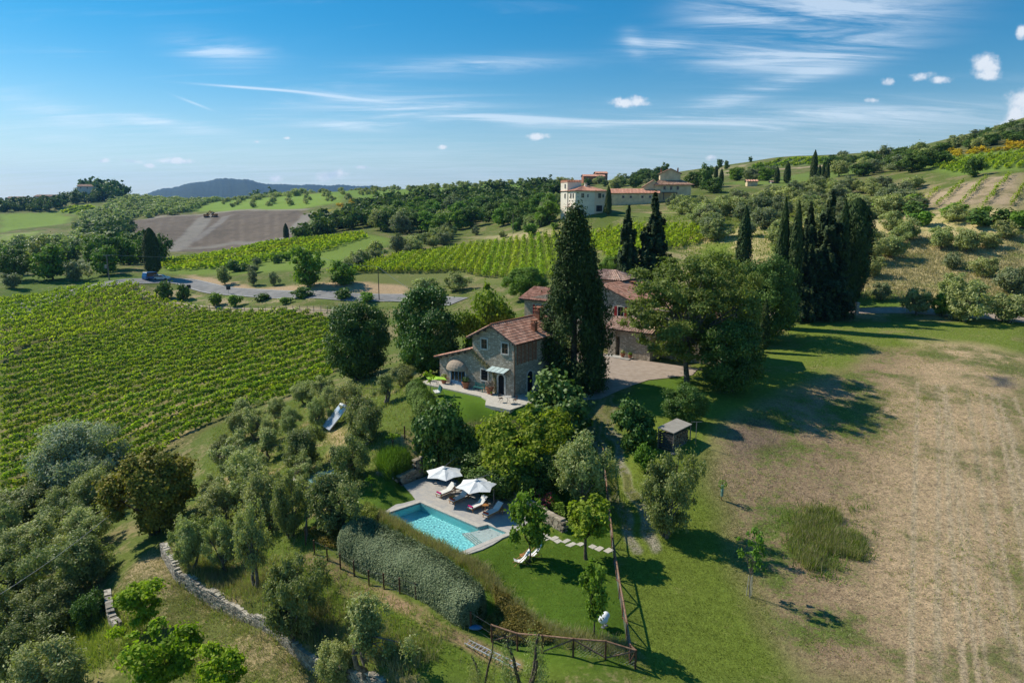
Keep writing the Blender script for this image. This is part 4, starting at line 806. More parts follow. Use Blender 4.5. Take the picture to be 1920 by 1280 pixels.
 ('olive_mid', 'olive_tree', 1808, 602, 530, 78, 'olive tree with forked trunk at the field edge by the road', 'olive tree', None),
 ('olive_mid', 'olive_tree', 1892, 604, 545, 80, 'olive tree rightmost along the field edge', 'olive tree', None),
 ('tree_mid_green', 'tree', 578, 540, 462, 70, 'tall green open crowned tree above the road bank', 'tree', None),
 ('tree_mid_green', 'tree', 640, 535, 488, 62, 'green tree right of the tall one above the road bank', 'tree', None),
 ('olive_mid', 'olive_tree', 422, 533, 499, 30, 'round olive first from the left above the road bank', 'olive tree', None),
 ('olive_mid', 'olive_tree', 475, 535, 506, 24, 'round olive second from the left above the road bank', 'olive tree', None),
 ('olive_mid', 'olive_tree', 514, 535, 506, 24, 'round olive third from the left above the road bank', 'olive tree', None),
 ('olive_mid', 'olive_tree', 795, 545, 518, 50, 'olive by the lower edge of the middle vineyard, above the road', 'olive tree', None),
 ('olive_mid', 'olive_tree', 855, 545, 510, 52, 'grey olive behind the dark evergreen left of the house', 'olive tree', None),
 ('thick_cypress', 'cypress', 288, 517, 427, 29, 'lone thick cypress beside the parked cars at the road bend', 'cypress', None),
 ('bush_mid', 'bush', 311, 560, 527, 36, 'dark bush at the bend right of the dirt track', 'bush', None),
 ('bush_mid', 'bush', 344, 562, 532, 26, 'smaller dark bush right of the first at the bend', 'bush', None),
 ('bush_mid_green', 'bush', 402, 574, 549, 34, 'green bush between the road and the vineyard track', 'bush', None),
 ('bush_mid_green', 'bush', 442, 574, 552, 30, 'green bush right of its neighbour between road and track', 'bush', None),
 ('tree_mid_green', 'green_tree', 1004, 400, 362, 36, 'light green round tree left of the pale villa', 'tree', None),
 ('tree_mid_green', 'green_tree', 1030, 418, 376, 56, 'bright green tree touching the left end of the pale villa', 'tree', None),
 ('cypress', 'cypress', 1140, 404, 348, 13, 'slim cypress in front of the pink part of the villa', 'cypress', None),
 ('tree_mid', 'tree', 971, 432, 405, 18, 'small dark round tree on the dry slope left of the villa', 'tree', None),
 ('cypress', 'cypress', 1524, 345, 281, 14, 'tallest cypress of the group on the olive hill', 'cypress', 'cypresses on the olive hill'),
 ('cypress', 'cypress', 1475, 344, 303, 13, 'cypress left of the tallest one on the olive hill', 'cypress', 'cypresses on the olive hill'),
 ('cypress', 'cypress', 1456, 344, 312, 11, 'leftmost and smallest cypress on the olive hill', 'cypress', 'cypresses on the olive hill'),
 ('cypress', 'cypress', 1534, 352, 309, 12, 'cypress just right of and below the tallest one', 'cypress', 'cypresses on the olive hill'),
 ('cypress', 'cypress', 1541, 352, 304, 9, 'cypress second from right on the olive hill', 'cypress', 'cypresses on the olive hill'),
 ('cypress', 'cypress', 1549, 352, 303, 10, 'cypress rightmost on the olive hill', 'cypress', 'cypresses on the olive hill'),
 ('cypress', 'cypress', 1342, 335, 310, 8, 'small cypress left of two behind the upper farmhouse', 'cypress', None),
 ('cypress', 'cypress', 1352, 345, 316, 9, 'small cypress right of two behind the upper farmhouse', 'cypress', None),
 ('tree_mid', 'tree', 1322, 352, 306, 34, 'dark pointed tree right of the upper farmhouse', 'tree', None),
 ('tree_mid', 'tree', 1300, 352, 320, 36, 'green tree touching the right end of the upper farmhouse', 'tree', None),
 ('tree_mid', 'tree', 1338, 362, 330, 44, 'rounded green tree below the dark pointed one', 'tree', None),
 ('tree_mid', 'tree', 1246, 330, 304, 17, 'single tree standing behind the upper farmhouse roof', 'tree', None),
 ('tree_mid', 'tree', 1348, 318, 297, 14, 'left one of two trees on the skyline beyond the farmhouse', 'tree', None),
 ('tree_mid', 'tree', 1362, 318, 299, 12, 'right one of two trees on the skyline beyond the farmhouse', 'tree', None),
 ('tree_mid', 'tree', 1407, 304, 293, 8, 'tiny dark tree at the left end of the skyline vineyard', 'tree', None),
 ('tree_mid', 'tree', 1826, 332, 293, 38, 'dark round tree at the top corner of the bare hill vineyard', 'tree', None),
 ('tree_mid', 'tree', 1624, 318, 293, 34, 'left dark tree in the row below the skyline vineyard', 'tree', None),
 ('tree_mid', 'tree', 1672, 318, 292, 40, 'middle dark tree in the row below the skyline vineyard', 'tree', None),
 ('tree_mid', 'tree', 1728, 318, 279, 50, 'largest dark tree in the row below the skyline vineyard', 'tree', None),
 ('cypress', 'cypress', 537, 448, 418, 11, 'small lone cypress at the edge of the brown fields', 'cypress', None),
 ('tree_far', 'tree', 478, 366, 353, 20, 'left one of two round trees on the far ridge', 'tree', None),
 ('tree_far', 'tree', 508, 366, 350, 24, 'right one of two round trees on the far ridge', 'tree', None),
]:
    kind, name, px, base, top, wpx, label, cat, group = row
    ptree(kind, name, px, base, top, wpx, label, cat, group)

def spots_(poly, gap, keep): return spots(poly, gap, keep)
NEAR = []
for o_ in list(COL.objects):
    if o_.type == 'EMPTY' and o_.get('category') in ('olive tree', 'tree', 'fig tree'): NEAR.append(o_.location.xy.copy())
def fill(poly, gap, kinds, label, group, h, w, keep=.9, mind=2.6):
    for x, y in spots_(poly, gap, keep):
        if any((Vector((x, y)) - q).length < mind for q in NEAR): continue
        NEAR.append(Vector((x, y))); s_ = random.uniform(.75, 1.2); plant(random.choice(kinds), 'olive_tree', (x, y, float(gz(x, y)) - .05), h * s_, w * s_ * random.uniform(.9, 1.15), label, 'olive tree', group)
# ---- groves and woods: one object per tree, set out over ground polygons
def spots(poly, gap, keep=1.0, ang=0.3, jit=0.3, dmin=0):
    P = wpoly(poly, dmin) if not isinstance(poly[0], Vector) else poly; xs = [p.x for p in P]; ys = [p.y for p in P]; c = Vector((sum(xs) / len(xs), sum(ys) / len(ys))); R_ = max(math.hypot(x - c.x, y - c.y) for x, y in zip(xs, ys)); k = int(R_ / gap) + 1; o = []
    for i in range(-k, k + 1):
        for j in range(-k, k + 1):
            x = c.x + (i * math.cos(ang) - j * math.sin(ang)) * gap + random.uniform(-jit, jit) * gap; y = c.y + (i * math.sin(ang) + j * math.cos(ang)) * gap + random.uniform(-jit, jit) * gap
            if random.random() < keep and inpoly(P, np.array([x]), np.array([y]))[0]: o.append((x, y))
    o.sort(key=lambda q: math.hypot(*q)); return o
def grove(poly, gap, kinds, name, h, w, label, cat, group, keep=1.0, ang=0.3, jit=0.3, avoid=None):
    n = 0
    for x, y in spots(poly, gap, keep, ang, jit):
        if avoid and any(math.hypot(x - a[0], y - a[1]) < a[2] for a in avoid): continue
        s = random.uniform(.75, 1.25); kd = random.choice(kinds)
        plant(kd, name, (x, y, float(gz(x, y)) - .05), h * s, w * s * random.uniform(.9, 1.15), label, cat, group, True, random.randrange(6)); n += 1
    return n
fill([(395, 812), (500, 778), (640, 722), (660, 740), (600, 790), (500, 822), (410, 850)], 4.2, ['olive', 'olive_sparse'], 'grey green olive in the crowded belt under the lower edge of the left vineyard', 'olives along the vineyard edge', 3.6, 4.2, .95, 2.4)
fill([(400, 850), (560, 800), (600, 900), (560, 1010), (480, 1060), (380, 1020)], 4.2, ['olive', 'olive_sparse', 'olive_dense'], 'olive tree standing between the larger ones on the slope left of the pool', 'smaller olives left of the pool', 3.4, 4.0, .8, 2.9)
fill([(0, 960), (60, 920), (200, 900), (200, 1000), (170, 1120), (0, 1278)], 4.4, ['olive', 'olive_dense'], 'olive tree merging into the thicket of the bottom left corner', 'thicket olives bottom left', 4.0, 4.8, .85, 3.0)
HB = [(pt(1090, 400, D=232).x, pt(1090, 400, D=232).y, 16), (pt(1180, 400, D=250).x, pt(1180, 400, D=250).y, 16), (pt(1240, 400, D=268).x, pt(1240, 400, D=268).y, 15), (pt(1265, 400, D=268).x, pt(1265, 400, D=268).y, 14)]
cnt = {}
cnt['a'] = grove([(1610, 430), (1920, 440), (1920, 585), (1780, 570), (1600, 560)], 6.4, ['olive_mid'], 'olive_tree', 4.6, 5.6, 'silvery olive tree on the dry grass slope above the farm gate road', 'olive tree', 'olives above the farm gate road', .58)
cnt['b'] = grove([(1260, 395), (1450, 360), (1600, 350), (1720, 345), (1700, 400), (1620, 440), (1590, 560), (1500, 560), (1380, 500), (1290, 440)], 6.6, ['olive_mid'], 'olive_tree', 4.8, 6.2, 'silvery olive tree in the grove between the villa and the cypress groups', 'olive tree', 'olives in the grove behind the cypresses', .6, avoid=HB)
cnt['c'] = grove([(1145, 398), (1290, 372), (1300, 384), (1160, 402)], 6.0, ['olive_mid'], 'olive_tree', 4.2, 5.0, 'clipped grey olive in the row below the long farm building', 'olive tree', 'olives below the long farm building', .8, avoid=HB)
cnt['d'] = grove([(620, 515), (680, 490), (780, 460), (850, 440), (870, 447), (800, 468), (700, 500), (640, 522)], 5.5, ['olive_mid'], 'olive_tree', 4.6, 5.6, 'grey olive tree in the row along the top of the middle vineyard', 'olive tree', 'olives along the middle vineyard', .8)
cnt['e'] = grove([(0, 540), (200, 515), (240, 520), (90, 545), (0, 560)], 8, ['olive_mid'], 'olive_tree', 5.5, 7, 'olive tree on the grass beyond the left vineyard', 'olive tree', 'olives beyond the left vineyard', .7)
cnt['f'] = grove([(0, 490), (100, 480), (270, 490), (310, 505), (200, 515), (0, 535)], 12, ['tree_mid', 'tree_mid', 'olive_mid', 'tree_mid_green'], 'tree', 9, 9, 'dark tree in the wooded hollow behind the road', 'tree', 'trees in the hollow behind the road', .75)
cnt['g'] = grove([(680, 430), (740, 405), (860, 395), (1040, 385), (1050, 400), (1000, 425), (880, 432), (760, 445)], 9.5, ['tree_mid', 'tree_mid', 'tree_mid_green', 'olive_mid'], 'tree', 8, 9, 'leafy tree in the wooded dip between the far ridge and the villa', 'tree', 'trees in the wooded dip', .75)
cnt['h'] = grove([(400, 505), (560, 485), (620, 490), (640, 515), (540, 520), (420, 520)], 8, ['bush_mid', 'bush_mid_green', 'olive_mid'], 'bush', 3.0, 4.5, 'bush in the rough strip between the road bank and the far vineyard', 'bush', 'bushes above the road bank', .55)
cnt['i'] = grove([(1590, 400), (1700, 372), (1760, 400), (1920, 400), (1920, 430), (1700, 425)], 6, ['bush_mid', 'bush_mid_green', 'bush_mid_green', 'olive_mid'], 'bush', 3.0, 5.5, 'green bush in the thicket under the bare hill vineyard', 'bush', 'thicket under the bare hill vineyard', .7)
cnt['j'] = grove([(880, 440), (1000, 425), (1050, 428), (1040, 440), (900, 450)], 7, ['olive_mid', 'bush_mid_green'], 'olive_tree', 3.5, 4.5, 'small olive on the dry slope left of the villa', 'olive tree', 'small olives left of the villa', .5)
cnt['k'] = grove([(1560, 300), (1700, 295), (1780, 310), (1740, 330), (1560, 332)], 11, ['tree_mid', 'olive_mid'], 'tree', 6, 8, 'tree in the belt below the skyline vineyard', 'tree', 'trees below the skyline vineyard', .5)
cnt['l'] = grove([(1745, 293), (1830, 258), (1920, 246), (1920, 268), (1800, 290)], 9, ['tree_mid', 'olive_mid', 'tree_mid'], 'tree', 5.5, 8, 'scrubby dark tree on the broom covered hilltop', 'tree', 'trees on the broom covered hilltop', .6)
cnt['m'] = grove([(1755, 300), (1830, 275), (1920, 262), (1920, 282), (1790, 296)], 6, ['broom'], 'broom_bush', 1.8, 4.5, 'yellow flowering broom bush on the hilltop slope', 'bush', 'yellow broom bushes on the hilltop', .7)
cnt['n'] = grove([(1050, 345), (1220, 340), (1230, 352), (1060, 352)], 13, ['tree_mid', 'olive_mid'], 'tree', 5.5, 7, 'small tree along the ridge behind the villa roofs', 'tree', 'trees on the ridge behind the villa', .6)
cnt['o'] = grove([(1380, 322), (1450, 330), (1450, 350), (1360, 360)], 11, ['tree_mid_green', 'olive_mid'], 'tree', 5, 7, 'green tree on the slope behind the upper farmhouse', 'tree', 'trees on the slope behind the upper farmhouse', .6)
cnt['p'] = grove([(400, 560), (760, 566), (760, 578), (480, 576), (330, 562)], 6, ['bush_mid', 'bush_mid_green'], 'bush', 2.0, 4.4, 'low green bush on the verge between the road and the vineyard track', 'bush', 'verge bushes under the road', .55)
cnt['q'] = grove([(640, 722), (600, 762), (480, 790), (390, 810), (380, 835), (420, 845), (500, 800), (620, 775)], 4.5, ['bush_mid', 'bush_mid_green'], 'bush', 2.0, 4.2, 'rank bush along the lower edge of the left vineyard', 'bush', 'bushes along the lower vineyard edge', .6)
cnt['r'] = grove([(1175, 330), (1240, 318), (1240, 345), (1180, 345)], 12, ['tree_mid'], 'tree', 6, 7, 'tree on the ridge left of the upper farmhouse', 'tree', 'trees left of the upper farmhouse', .5)
cnt['s'] = grove([(1000, 425), (1060, 420), (1090, 440), (1040, 448)], 5, ['bush_mid_green', 'bush_mid'], 'bush', 2.6, 4, 'garden bush below the left end of the villa', 'bush', 'garden bushes below the villa', .7)
print('groves', cnt)

# ---- far off woods and olive groves that read as one mass
def mass(name, polys, gap, kind, h, w, label, cat, keep=1.0, jit=.3, ang=.3):
    src = VEG[kind]; Vs = []; Fs = []; Ts = []; off = 0
    def arr(me):
        v = np.empty(len(me.vertices) * 3, np.float32); me.vertices.foreach_get('co', v); f = np.empty(len(me.loops), np.int32); me.loops.foreach_get('vertex_index', f); return v.reshape(-1, 3), f.reshape(-1, 4)
    A = [arr(s[3]) for s in src]
    for poly in polys:
        for x, y in spots(poly, gap, keep, ang, jit):
            i = random.randrange(len(A)); v, f = A[i]; s = random.uniform(.7, 1.25); a = random.uniform(0, 6.28); sx = w * s / src[i][1]; q = np.empty_like(v)
            q[:, 0] = (v[:, 0] * math.cos(a) - v[:, 1] * math.sin(a)) * sx + x; q[:, 1] = (v[:, 0] * math.sin(a) + v[:, 1] * math.cos(a)) * sx + y; q[:, 2] = v[:, 2] * h * s / src[i][0] + float(gz(x, y))
            Vs.append(q); Fs.append(f + off); Ts.append(np.clip(rng.random(len(f)) * .6 + random.random() * .5 - .05, 0, 1)); off += len(v)
    if Vs: tag(link(name, mesh_from(name, np.concatenate(Vs), np.concatenate(Fs), [src[0][3].materials[0]], tint=np.concatenate(Ts))), label, cat, kind='stuff')
    return len(Vs)
print('mass', mass('olive_groves', [[(250, 400), (330, 372), (480, 366), (620, 350), (560, 368), (420, 372), (360, 400), (240, 415)], [(0, 455), (180, 440), (240, 455), (260, 485), (150, 480), (0, 500)], [(140, 415), (240, 380), (330, 372), (240, 415), (190, 432), (150, 440)], [(190, 395), (240, 372), (300, 372), (220, 400)]], 8.5, 'olive_far', 5, 7.2, 'mass of grey green olives covering the far left slopes', 'olive grove', .85),
 mass('scattered_far_olives', [[(380, 392), (440, 372), (640, 360), (700, 366), (600, 385)], [(600, 360), (720, 348), (1000, 339), (1040, 345), (900, 362), (700, 372)]], 15, 'olive_far', 4.2, 5.0, 'dotted olives on the bright green far ridge', 'olive grove', .7, .15),
 mass('far_wood', [[(150, 440), (240, 425), (260, 470), (300, 492), (220, 495), (150, 475)], [(660, 402), (740, 385), (900, 370), (1040, 352), (1060, 372), (1040, 388), (860, 398), (740, 408), (690, 430), (640, 440)], [(590, 440), (700, 400), (700, 425), (560, 450)], [(110, 378), (210, 370), (230, 376), (130, 386)], [(0, 388), (110, 386), (120, 396), (0, 398)]], 11, 'tree_far', 9.5, 11, 'dark green wood filling the valleys of the far hills', 'wood', .9),
 mass('hill_wood', [[(145, 374), (165, 362), (190, 357), (215, 360), (236, 370), (200, 378)]], 10, 'tree_far', 14, 14, 'tall dark wood crowning the far left hill', 'wood', .95),
 mass('far_broom', [[(640, 378), (730, 384), (700, 397), (610, 397)]], 11, 'broom', 2.2, 6, 'yellow broom patch on the far slope', 'broom', .8))

# ---- vineyards: one object per row of vines
def vines(poly, p0, p1, gap, dens, size, hgt, label, group, mat='vine_leaf', wid=.26, missing=.0, maxrows=200, ztop=None):
    P = wpoly(poly); a = at(*p0); b = at(*p1); u = np.array([b.x - a.x, b.y - a.y]); u /= np.linalg.norm(u); v = np.array([-u[1], u[0]])
    Q = np.array([(p.x, p.y) for p in P]); lo, hi = (Q @ v).min(), (Q @ v).max(); ulo, uhi = (Q @ u).min(), (Q @ u).max(); rows = 0
    for r in np.arange(lo + gap / 2, hi, gap):
        if rows >= maxrows: break
        n = int((uhi - ulo) * dens); s = ulo + (uhi - ulo) * rng.random(n); ph = random.random() * 6
        miss = (np.sin(s * .9 + ph) + np.sin(s * 2.3 + ph * 2) + np.sin(s * .21 + ph * 3)) / 3; s = s[(miss > -0.78 + missing * 4) | (rng.random(n) < .45)]
        n = len(s); plantm = .55 + .45 * np.abs(np.sin(s * math.pi / 1.0 + ph)); lat = np.clip(rng.normal(size=n), -1.7, 1.7) * wid * plantm; wig = .12 * np.sin(s * .35 + ph)
        x = s * u[0] + (r + lat + wig) * v[0]; y = s * u[1] + (r + lat + wig) * v[1]; ok = inpoly(P, x, y); x, y, lat, s = x[ok], y[ok], lat[ok], s[ok]; n = len(x)
        if n < 12: continue
        hh = hgt * (.86 + .14 * np.sin(s * 1.7 + ph)); z = gz(x, y) + hh * (.22 + .80 * rng.random(n) ** .8)
        nn = unit(np.stack([lat * v[0] * 3, lat * v[1] * 3, .35 + .6 * rng.random(n)], -1) + rdir(n) * .6)
        od = np.argsort(s); cut = np.where(np.diff(s[od]) > max(2.4, 6 / dens * 2))[0] + 1; A3 = np.stack([x, y, z], -1)
        for seg in np.split(od, cut):
            if len(seg) < 10: continue
            tag(link('vine_row', foliage('vine_row', A3[seg], nn[seg], size * (.7 + .6 * rng.random(len(seg))), mat, 1.25)), label, 'vine row', group); rows += 1
    return rows
vr = [vines([(0, 690), (60, 655), (170, 635), (300, 604), (400, 586), (640, 602), (655, 660), (630, 700), (560, 742), (400, 795), (280, 865), (200, 900), (110, 930), (0, 982)], (340, 763), (560, 700), 2.9, 56, .20, 1.35, 'row of bright green vines in the large vineyard at the left', 'rows of the large left vineyard'),
      vines([(0, 562), (120, 545), (250, 533), (330, 572), (395, 584), (300, 602), (170, 632), (60, 650), (0, 680)], (0, 640), (250, 560), 3.0, 30, .25, 1.45, 'row of vines in the upper far block beside the dirt track', 'rows of the upper left vineyard block', wid=.5),
      vines([(610, 520), (640, 506), (760, 480), (880, 460), (1000, 445), (1120, 440), (1100, 500), (1050, 525), (900, 520), (860, 510), (720, 512)], (760, 500), (800, 470), 2.3, 22, .34, 2.0, 'row of vines in the middle vineyard below the pale villa', 'rows of the middle vineyard', wid=.75, missing=0),
      vines([(1100, 440), (1180, 425), (1330, 425), (1350, 440), (1240, 470), (1140, 490)], (1200, 455), (1240, 430), 2.6, 18, .34, 1.7, 'row of vines on the slope between the firs and the villa', 'rows of vines below the villa', wid=.6, missing=0.02),
      vines([(300, 498), (320, 490), (500, 458), (680, 438), (690, 446), (620, 470), (420, 503), (310, 508)], (420, 490), (600, 455), 3.0, 10, .45, 1.7, 'row of vines in the narrow bright vineyard beyond the road', 'rows of the vineyard beyond the road', wid=.5),
      vines([(1650, 388), (1700, 370), (1830, 340), (1920, 328), (1920, 390), (1800, 396), (1740, 390)], (1780, 395), (1830, 345), 5.2, 14, .24, 1.6, 'row of vines on the bare pinkish hill vineyard at the right', 'rows of the bare hill vineyard', wid=.45, missing=.14),
      vines([(1720, 308), (1790, 298), (1920, 284), (1920, 316), (1790, 326)], (1780, 322), (1830, 296), 3.2, 9, .42, 1.5, 'row of vines under the broom covered hilltop', 'rows of vines under the hilltop', wid=.5),
      vines([(1405, 312), (1500, 297), (1690, 292), (1690, 298), (1560, 306), (1420, 316)], (1480, 312), (1530, 297), 6.5, 6, .7, 1.6, 'row of vines in the skyline vineyard', 'rows of the skyline vineyard', wid=.5),
      vines([(590, 406), (680, 402), (660, 424), (584, 427)], (600, 425), (680, 410), 7, 5, .8, 1.6, 'row of vines in the small far vineyard beside the brown fields', 'rows of the small far vineyard', wid=.5),
      vines([(112, 398), (135, 388), (186, 388), (150, 402)], (120, 398), (170, 388), 9, 4, 1.1, 1.5, 'row of vines in the field under the far hill wood', 'rows of the field under the far hill', wid=.6)]
print('vines', vr)

# ================================================================== buildings
def roof_plane(name, P0, A, LA, B, LB, mat, parent, inl=0.0, inr=0.0, per=0.34, course=0.42, amp=0.055, slab=0.10):
    A = Vector(A).normalized(); B = Vector(B).normalized(); Nn = A.cross(B).normalized(); P0 = Vector(P0)
    if Nn.z < 0: Nn = -Nn
    nb = max(2, round(LB / course)); na = max(2, round(LA / per)) * 6; V = []; F = []; T = []; base = 0
    for j in range(nb):
        for e in (0, 1):
            s = (j + e) / nb; a0, a1 = inl * s, LA - inr * s
            for i in range(na + 1):
                a = a0 + (a1 - a0) * i / na; w = math.sin(math.pi * (a / per)) ; z = amp * (abs(w) * 1.6 - 0.5) + (0.035 if e == 0 else 0.0) + .05
                V.append(P0 + A * a + B * (LB * s - (0.03 if e == 0 else 0)) + Nn * z)
        o = j * 2 * (na + 1)
        for i in range(na): F.append((o + i, o + i + 1, o + na + 2 + i, o + na + 1 + i)); T.append(int(i // 6) + j * 1000)
        if j < nb - 1:
            for i in range(na): F.append((o + na + 1 + i, o + na + 2 + i, o + 2 * (na + 1) + i + 1, o + 2 * (na + 1) + i)); T.append(int(i // 6) + (j + 1) * 1000)
    T = np.array(T); r_ = np.random.default_rng(len(V)).random(int(T.max()) + 1)
    ob = link(name, mesh_from(name, np.array([tuple(v) for v in V]), F, [mat], tint=r_[T]), parent)
    m = MB(); c = [P0, P0 + A * LA, P0 + A * (LA - inr) + B * LB, P0 + A * inl + B * LB]
    if (c[2] - c[3]).length < .05: c = c[:3]
    m.prism([v - Nn * slab for v in c], Nn * (slab - 0.01)); m.build('roof_board', 'shed_board', ob)
    return ob
def frame(name, label, cat, origin, rz, group=None): return thing(name, label, cat, origin, rz, group)
def wallprism(outline_xz, y0, y1, name, mat, parent):
    m = MB(); m.prism([(x, y0, z) for x, z in outline_xz], (0, y1 - y0, 0)); return m.build(name, mat, parent)
def window(parent, x0, x1, z0, z1, y, face='-y', fr='window_stone', fw=0.14, pane='dark_glass', mull=1, arch=False, name='window', shutters=None, thick=.07):
    """frame, dark pane set back in it, mullion; face: outward side"""
    w = x1 - x0
    def T(x, d, z):                                  # x along the wall, d outwards
        return {'-y': (x, y - d, z), '+x': (y + d, x, z), '-x': (y - d, x, z), '+y': (x, y + d, z)}[face]
    def bx(m, xa, xb, za, zb, d0, d1):
        a, b = T(xa, d0, za), T(xb, d1, zb); m.box([(p + q) / 2 for p, q in zip(a, b)], [abs(p - q) for p, q in zip(a, b)])
    m = MB(); zt = z1
    bx(m, x0 - fw, x0, z0 - fw, z1 + (0 if arch else fw), -.02, thick); bx(m, x1, x1 + fw, z0 - fw, z1 + (0 if arch else fw), -.02, thick)
    if not arch: bx(m, x0, x1, z1, z1 + fw, -.02, thick)
    bx(m, x0, x1, z0 - fw, z0, -.02, thick + .04)
    if arch:
        for k in range(8):
            a0, a1 = math.pi * k / 8, math.pi * (k + 1) / 8; cx = (x0 + x1) / 2; r0, r1 = w / 2, w / 2 + fw
            q = [(cx + r0 * math.cos(a0), z1 + r0 * math.sin(a0)), (cx + r1 * math.cos(a0), z1 + r1 * math.sin(a0)), (cx + r1 * math.cos(a1), z1 + r1 * math.sin(a1)), (cx + r0 * math.cos(a1), z1 + r0 * math.sin(a1))]
            d = Vector(T(0, 1, 0)) - Vector(T(0, 0, 0)); m.prism([T(x, -.02, z) for x, z in q], d * (thick + .02))
    o = m.build(name, fr, parent)
    g = MB()
    if arch: g.prism([T(x0, -.02, z0), T(x1, -.02, z0)] + [T((x0 + x1) / 2 + w / 2 * math.cos(a), -.02, z1 + w / 2 * math.sin(a)) for a in [math.pi * k / 8 for k in range(0, 9)]], (Vector(T(0, 1, 0)) - Vector(T(0, 0, 0))) * .035)
    else: bx(g, x0, x1, z0, z1, -.02, .015)
    g.build('pane', pane, o)
    if mull:
        k = MB()
        for i in range(1, mull + 1): xm = x0 + w * i / (mull + 1); bx(k, xm - .025, xm + .025, z0, z1, .016, .04)
        bx(k, x0, x1, (z0 + z1) / 2 - .02, (z0 + z1) / 2 + .02, .016, .037); k.build('mullion', fr if fr != 'window_stone' else 'wood_rail', o)
    if shutters:
        for s in (0, 1):
            k = MB(); a = x0 - w * .5 - fw if s == 0 else x1 + fw
            bx(k, a, a + w * .5, z0, z1, .01, .06)
            for q in range(6): zz_ = z0 + (z1 - z0) * (q + .5) / 6; bx(k, a + .05, a + w * .5 - .05, zz_ - .03, zz_ + .03, .061, .075)
            k.build('shutter', shutters, o)
    return o
def chimney(parent, x, y, z0, h, w=.6, mat='terracotta', d=None):
    m = MB(); d = d or w; m.box((x, y, z0 + h / 2), (w, d, h)); m.box((x, y, z0 + h + .04), (w + .16, d + .16, .08))
    for sx in (-1, 1):
        for sy in (-1, 1): m.box((x + sx * w * .38, y + sy * d * .38, z0 + h + .22), (.1, .1, .28))
    m.box((x, y, z0 + h + .40), (w + .2, d + .2, .08)); return m.build('chimney', mat, parent)

ROT = math.atan2(HU.y, HU.x)
# ---- the near stone house
nh = frame('stone_house', 'small two storey stone house with low side wing, tiled roof and glass door canopy', 'house', HL, ROT)
w1 = wallprism([(5.1, -1.5), (11.0, -1.5), (11.0, 5.95), (7.98, 7.45), (5.1, 6.0)], 0, 9.0, 'wall', 'house_stone', nh)
wallprism([(0, -1.5), (5.095, -1.5), (5.095, 4.45), (0, 3.0)], 0.003, 7.0, 'wing_wall', 'house_stone', nh)
ang = math.atan2(1.5, 3.0)
r = roof_plane('roof', (11.45, -.45, 5.83), (0, 1, 0), 9.9, (-3.47, 0, 1.75), 3.88, 'roof_tile', nh)
roof_plane('roof', (4.55, -.45, 5.83), (0, 1, 0), 9.9, (3.43, 0, 1.75), 3.85, 'roof_tile', nh)
roof_plane('wing_roof', (-.55, -.40, 2.93), (0, 1, 0), 7.8, (5.6, 0, 1.62), 5.88, 'roof_tile', nh)
m = MB()
for k in range(24): m.tube([(7.98, -.45 + k * .41, 7.64), (7.98, -.45 + (k + 1) * .41 + .05, 7.67)], .11, 6)
m.build('ridge', 'terracotta', r)
chimney(r, 8.6, 7.6, 7.0, 1.25, .75, 'terracotta'); chimney(r, 10.2, 4.6, 6.3, 1.0, .5, 'terracotta')
m = MB()
for x, z in ((5.0, 6.03), (6.0, 6.53), (7.0, 7.03), (8.0, 7.5), (9.0, 7.03), (10.0, 6.52), (11.0, 6.0)): m.box((x, -.2, z - .17), (.13, .5, .15))
for x in np.arange(.3, 5, .95): m.box((x, -.18, 2.86 + x * .289), (.12, .44, .13))
m.build('rafters', 'shed_board', nh)
for x0, x1, z0, z1 in ((6.42, 7.22, 4.82, 5.86), (9.30, 10.12, 4.62, 5.74)): window(nh, x0, x1, z0, z1, 0, fw=.15)
wb = window(nh, 6.36, 7.30, 1.22, 2.42, 0, fw=.13, mull=0)
m = MB()
for k in range(7): m.tube([(6.40 + k * .143, -.05, 1.22), (6.40 + k * .143, -.05, 2.42)], .012, 5)
for z in (1.5, 1.85, 2.2): m.tube([(6.36, -.05, z), (7.30, -.05, z)], .012, 5)
m.build('window_bars', 'metal_dark', wb)
dr = window(nh, 8.80, 9.62, 0.05, 1.85, 0, fw=.22, arch=True, mull=0, name='front_door', pane='dark_room', thick=.10)
gd = window(nh, 1.75, 4.0, 0.12, 1.92, 0, fw=.16, mull=0, name='glazed_door')
m = MB()
for x in (1.82, 2.38, 2.95, 3.45, 3.93): m.box((x, -.03, 1.02), (.07, .06, 1.8))
m.box((2.87, -.035, .32), (2.24, .05, .42)); m.box((2.87, -.03, 1.88), (2.24, .06, .08)); m.build('door_leaf', 'blue_paint', gd)
m = MB(); NS = 12; ring = []
for i in range(6):
    t_ = i / 5 * math.pi / 2; row = []
    for k in range(NS + 1): a = math.pi * k / NS; row.append(m.b.verts.new((2.85 + 1.5 * math.cos(a) * (1 if i else 1), -.02 - 1.05 * math.sin(t_) * math.sin(a), 1.92 + 1.15 * math.cos(t_) * math.sin(a))))
    ring.append(row)
for a, b in zip(ring, ring[1:]):
    for k in range(NS):
        try: m.b.faces.new((a[k], a[k + 1], b[k + 1], b[k]))
        except ValueError: pass
pmat('awning_cloth', (0.42, 0.33, 0.25), (0.36, 0.28, 0.21), 3, .9); m.build('awning', 'awning_cloth', nh)
cp = MB()
for k in range(5): cp.bar((7.9 + k * .62, -.02, 2.98), (7.75 + k * .62, -.98, 2.62), .04, .05)
cp.bar((7.85, -.98, 2.62), (10.3, -.98, 2.62), .05); cp.bar((7.85, -.03, 2.98), (10.4, -.03, 2.98), .05)
for x in (7.9, 10.35): cp.bar((x, -.02, 2.2), (x - .1, -.8, 2.66), .04)
cpo = cp.build('door_canopy', 'metal_dark', nh); pmat('frosted_glass', (.55, .66, .64), (.5, .6, .58), 3, .25, spec=.6); g = MB()
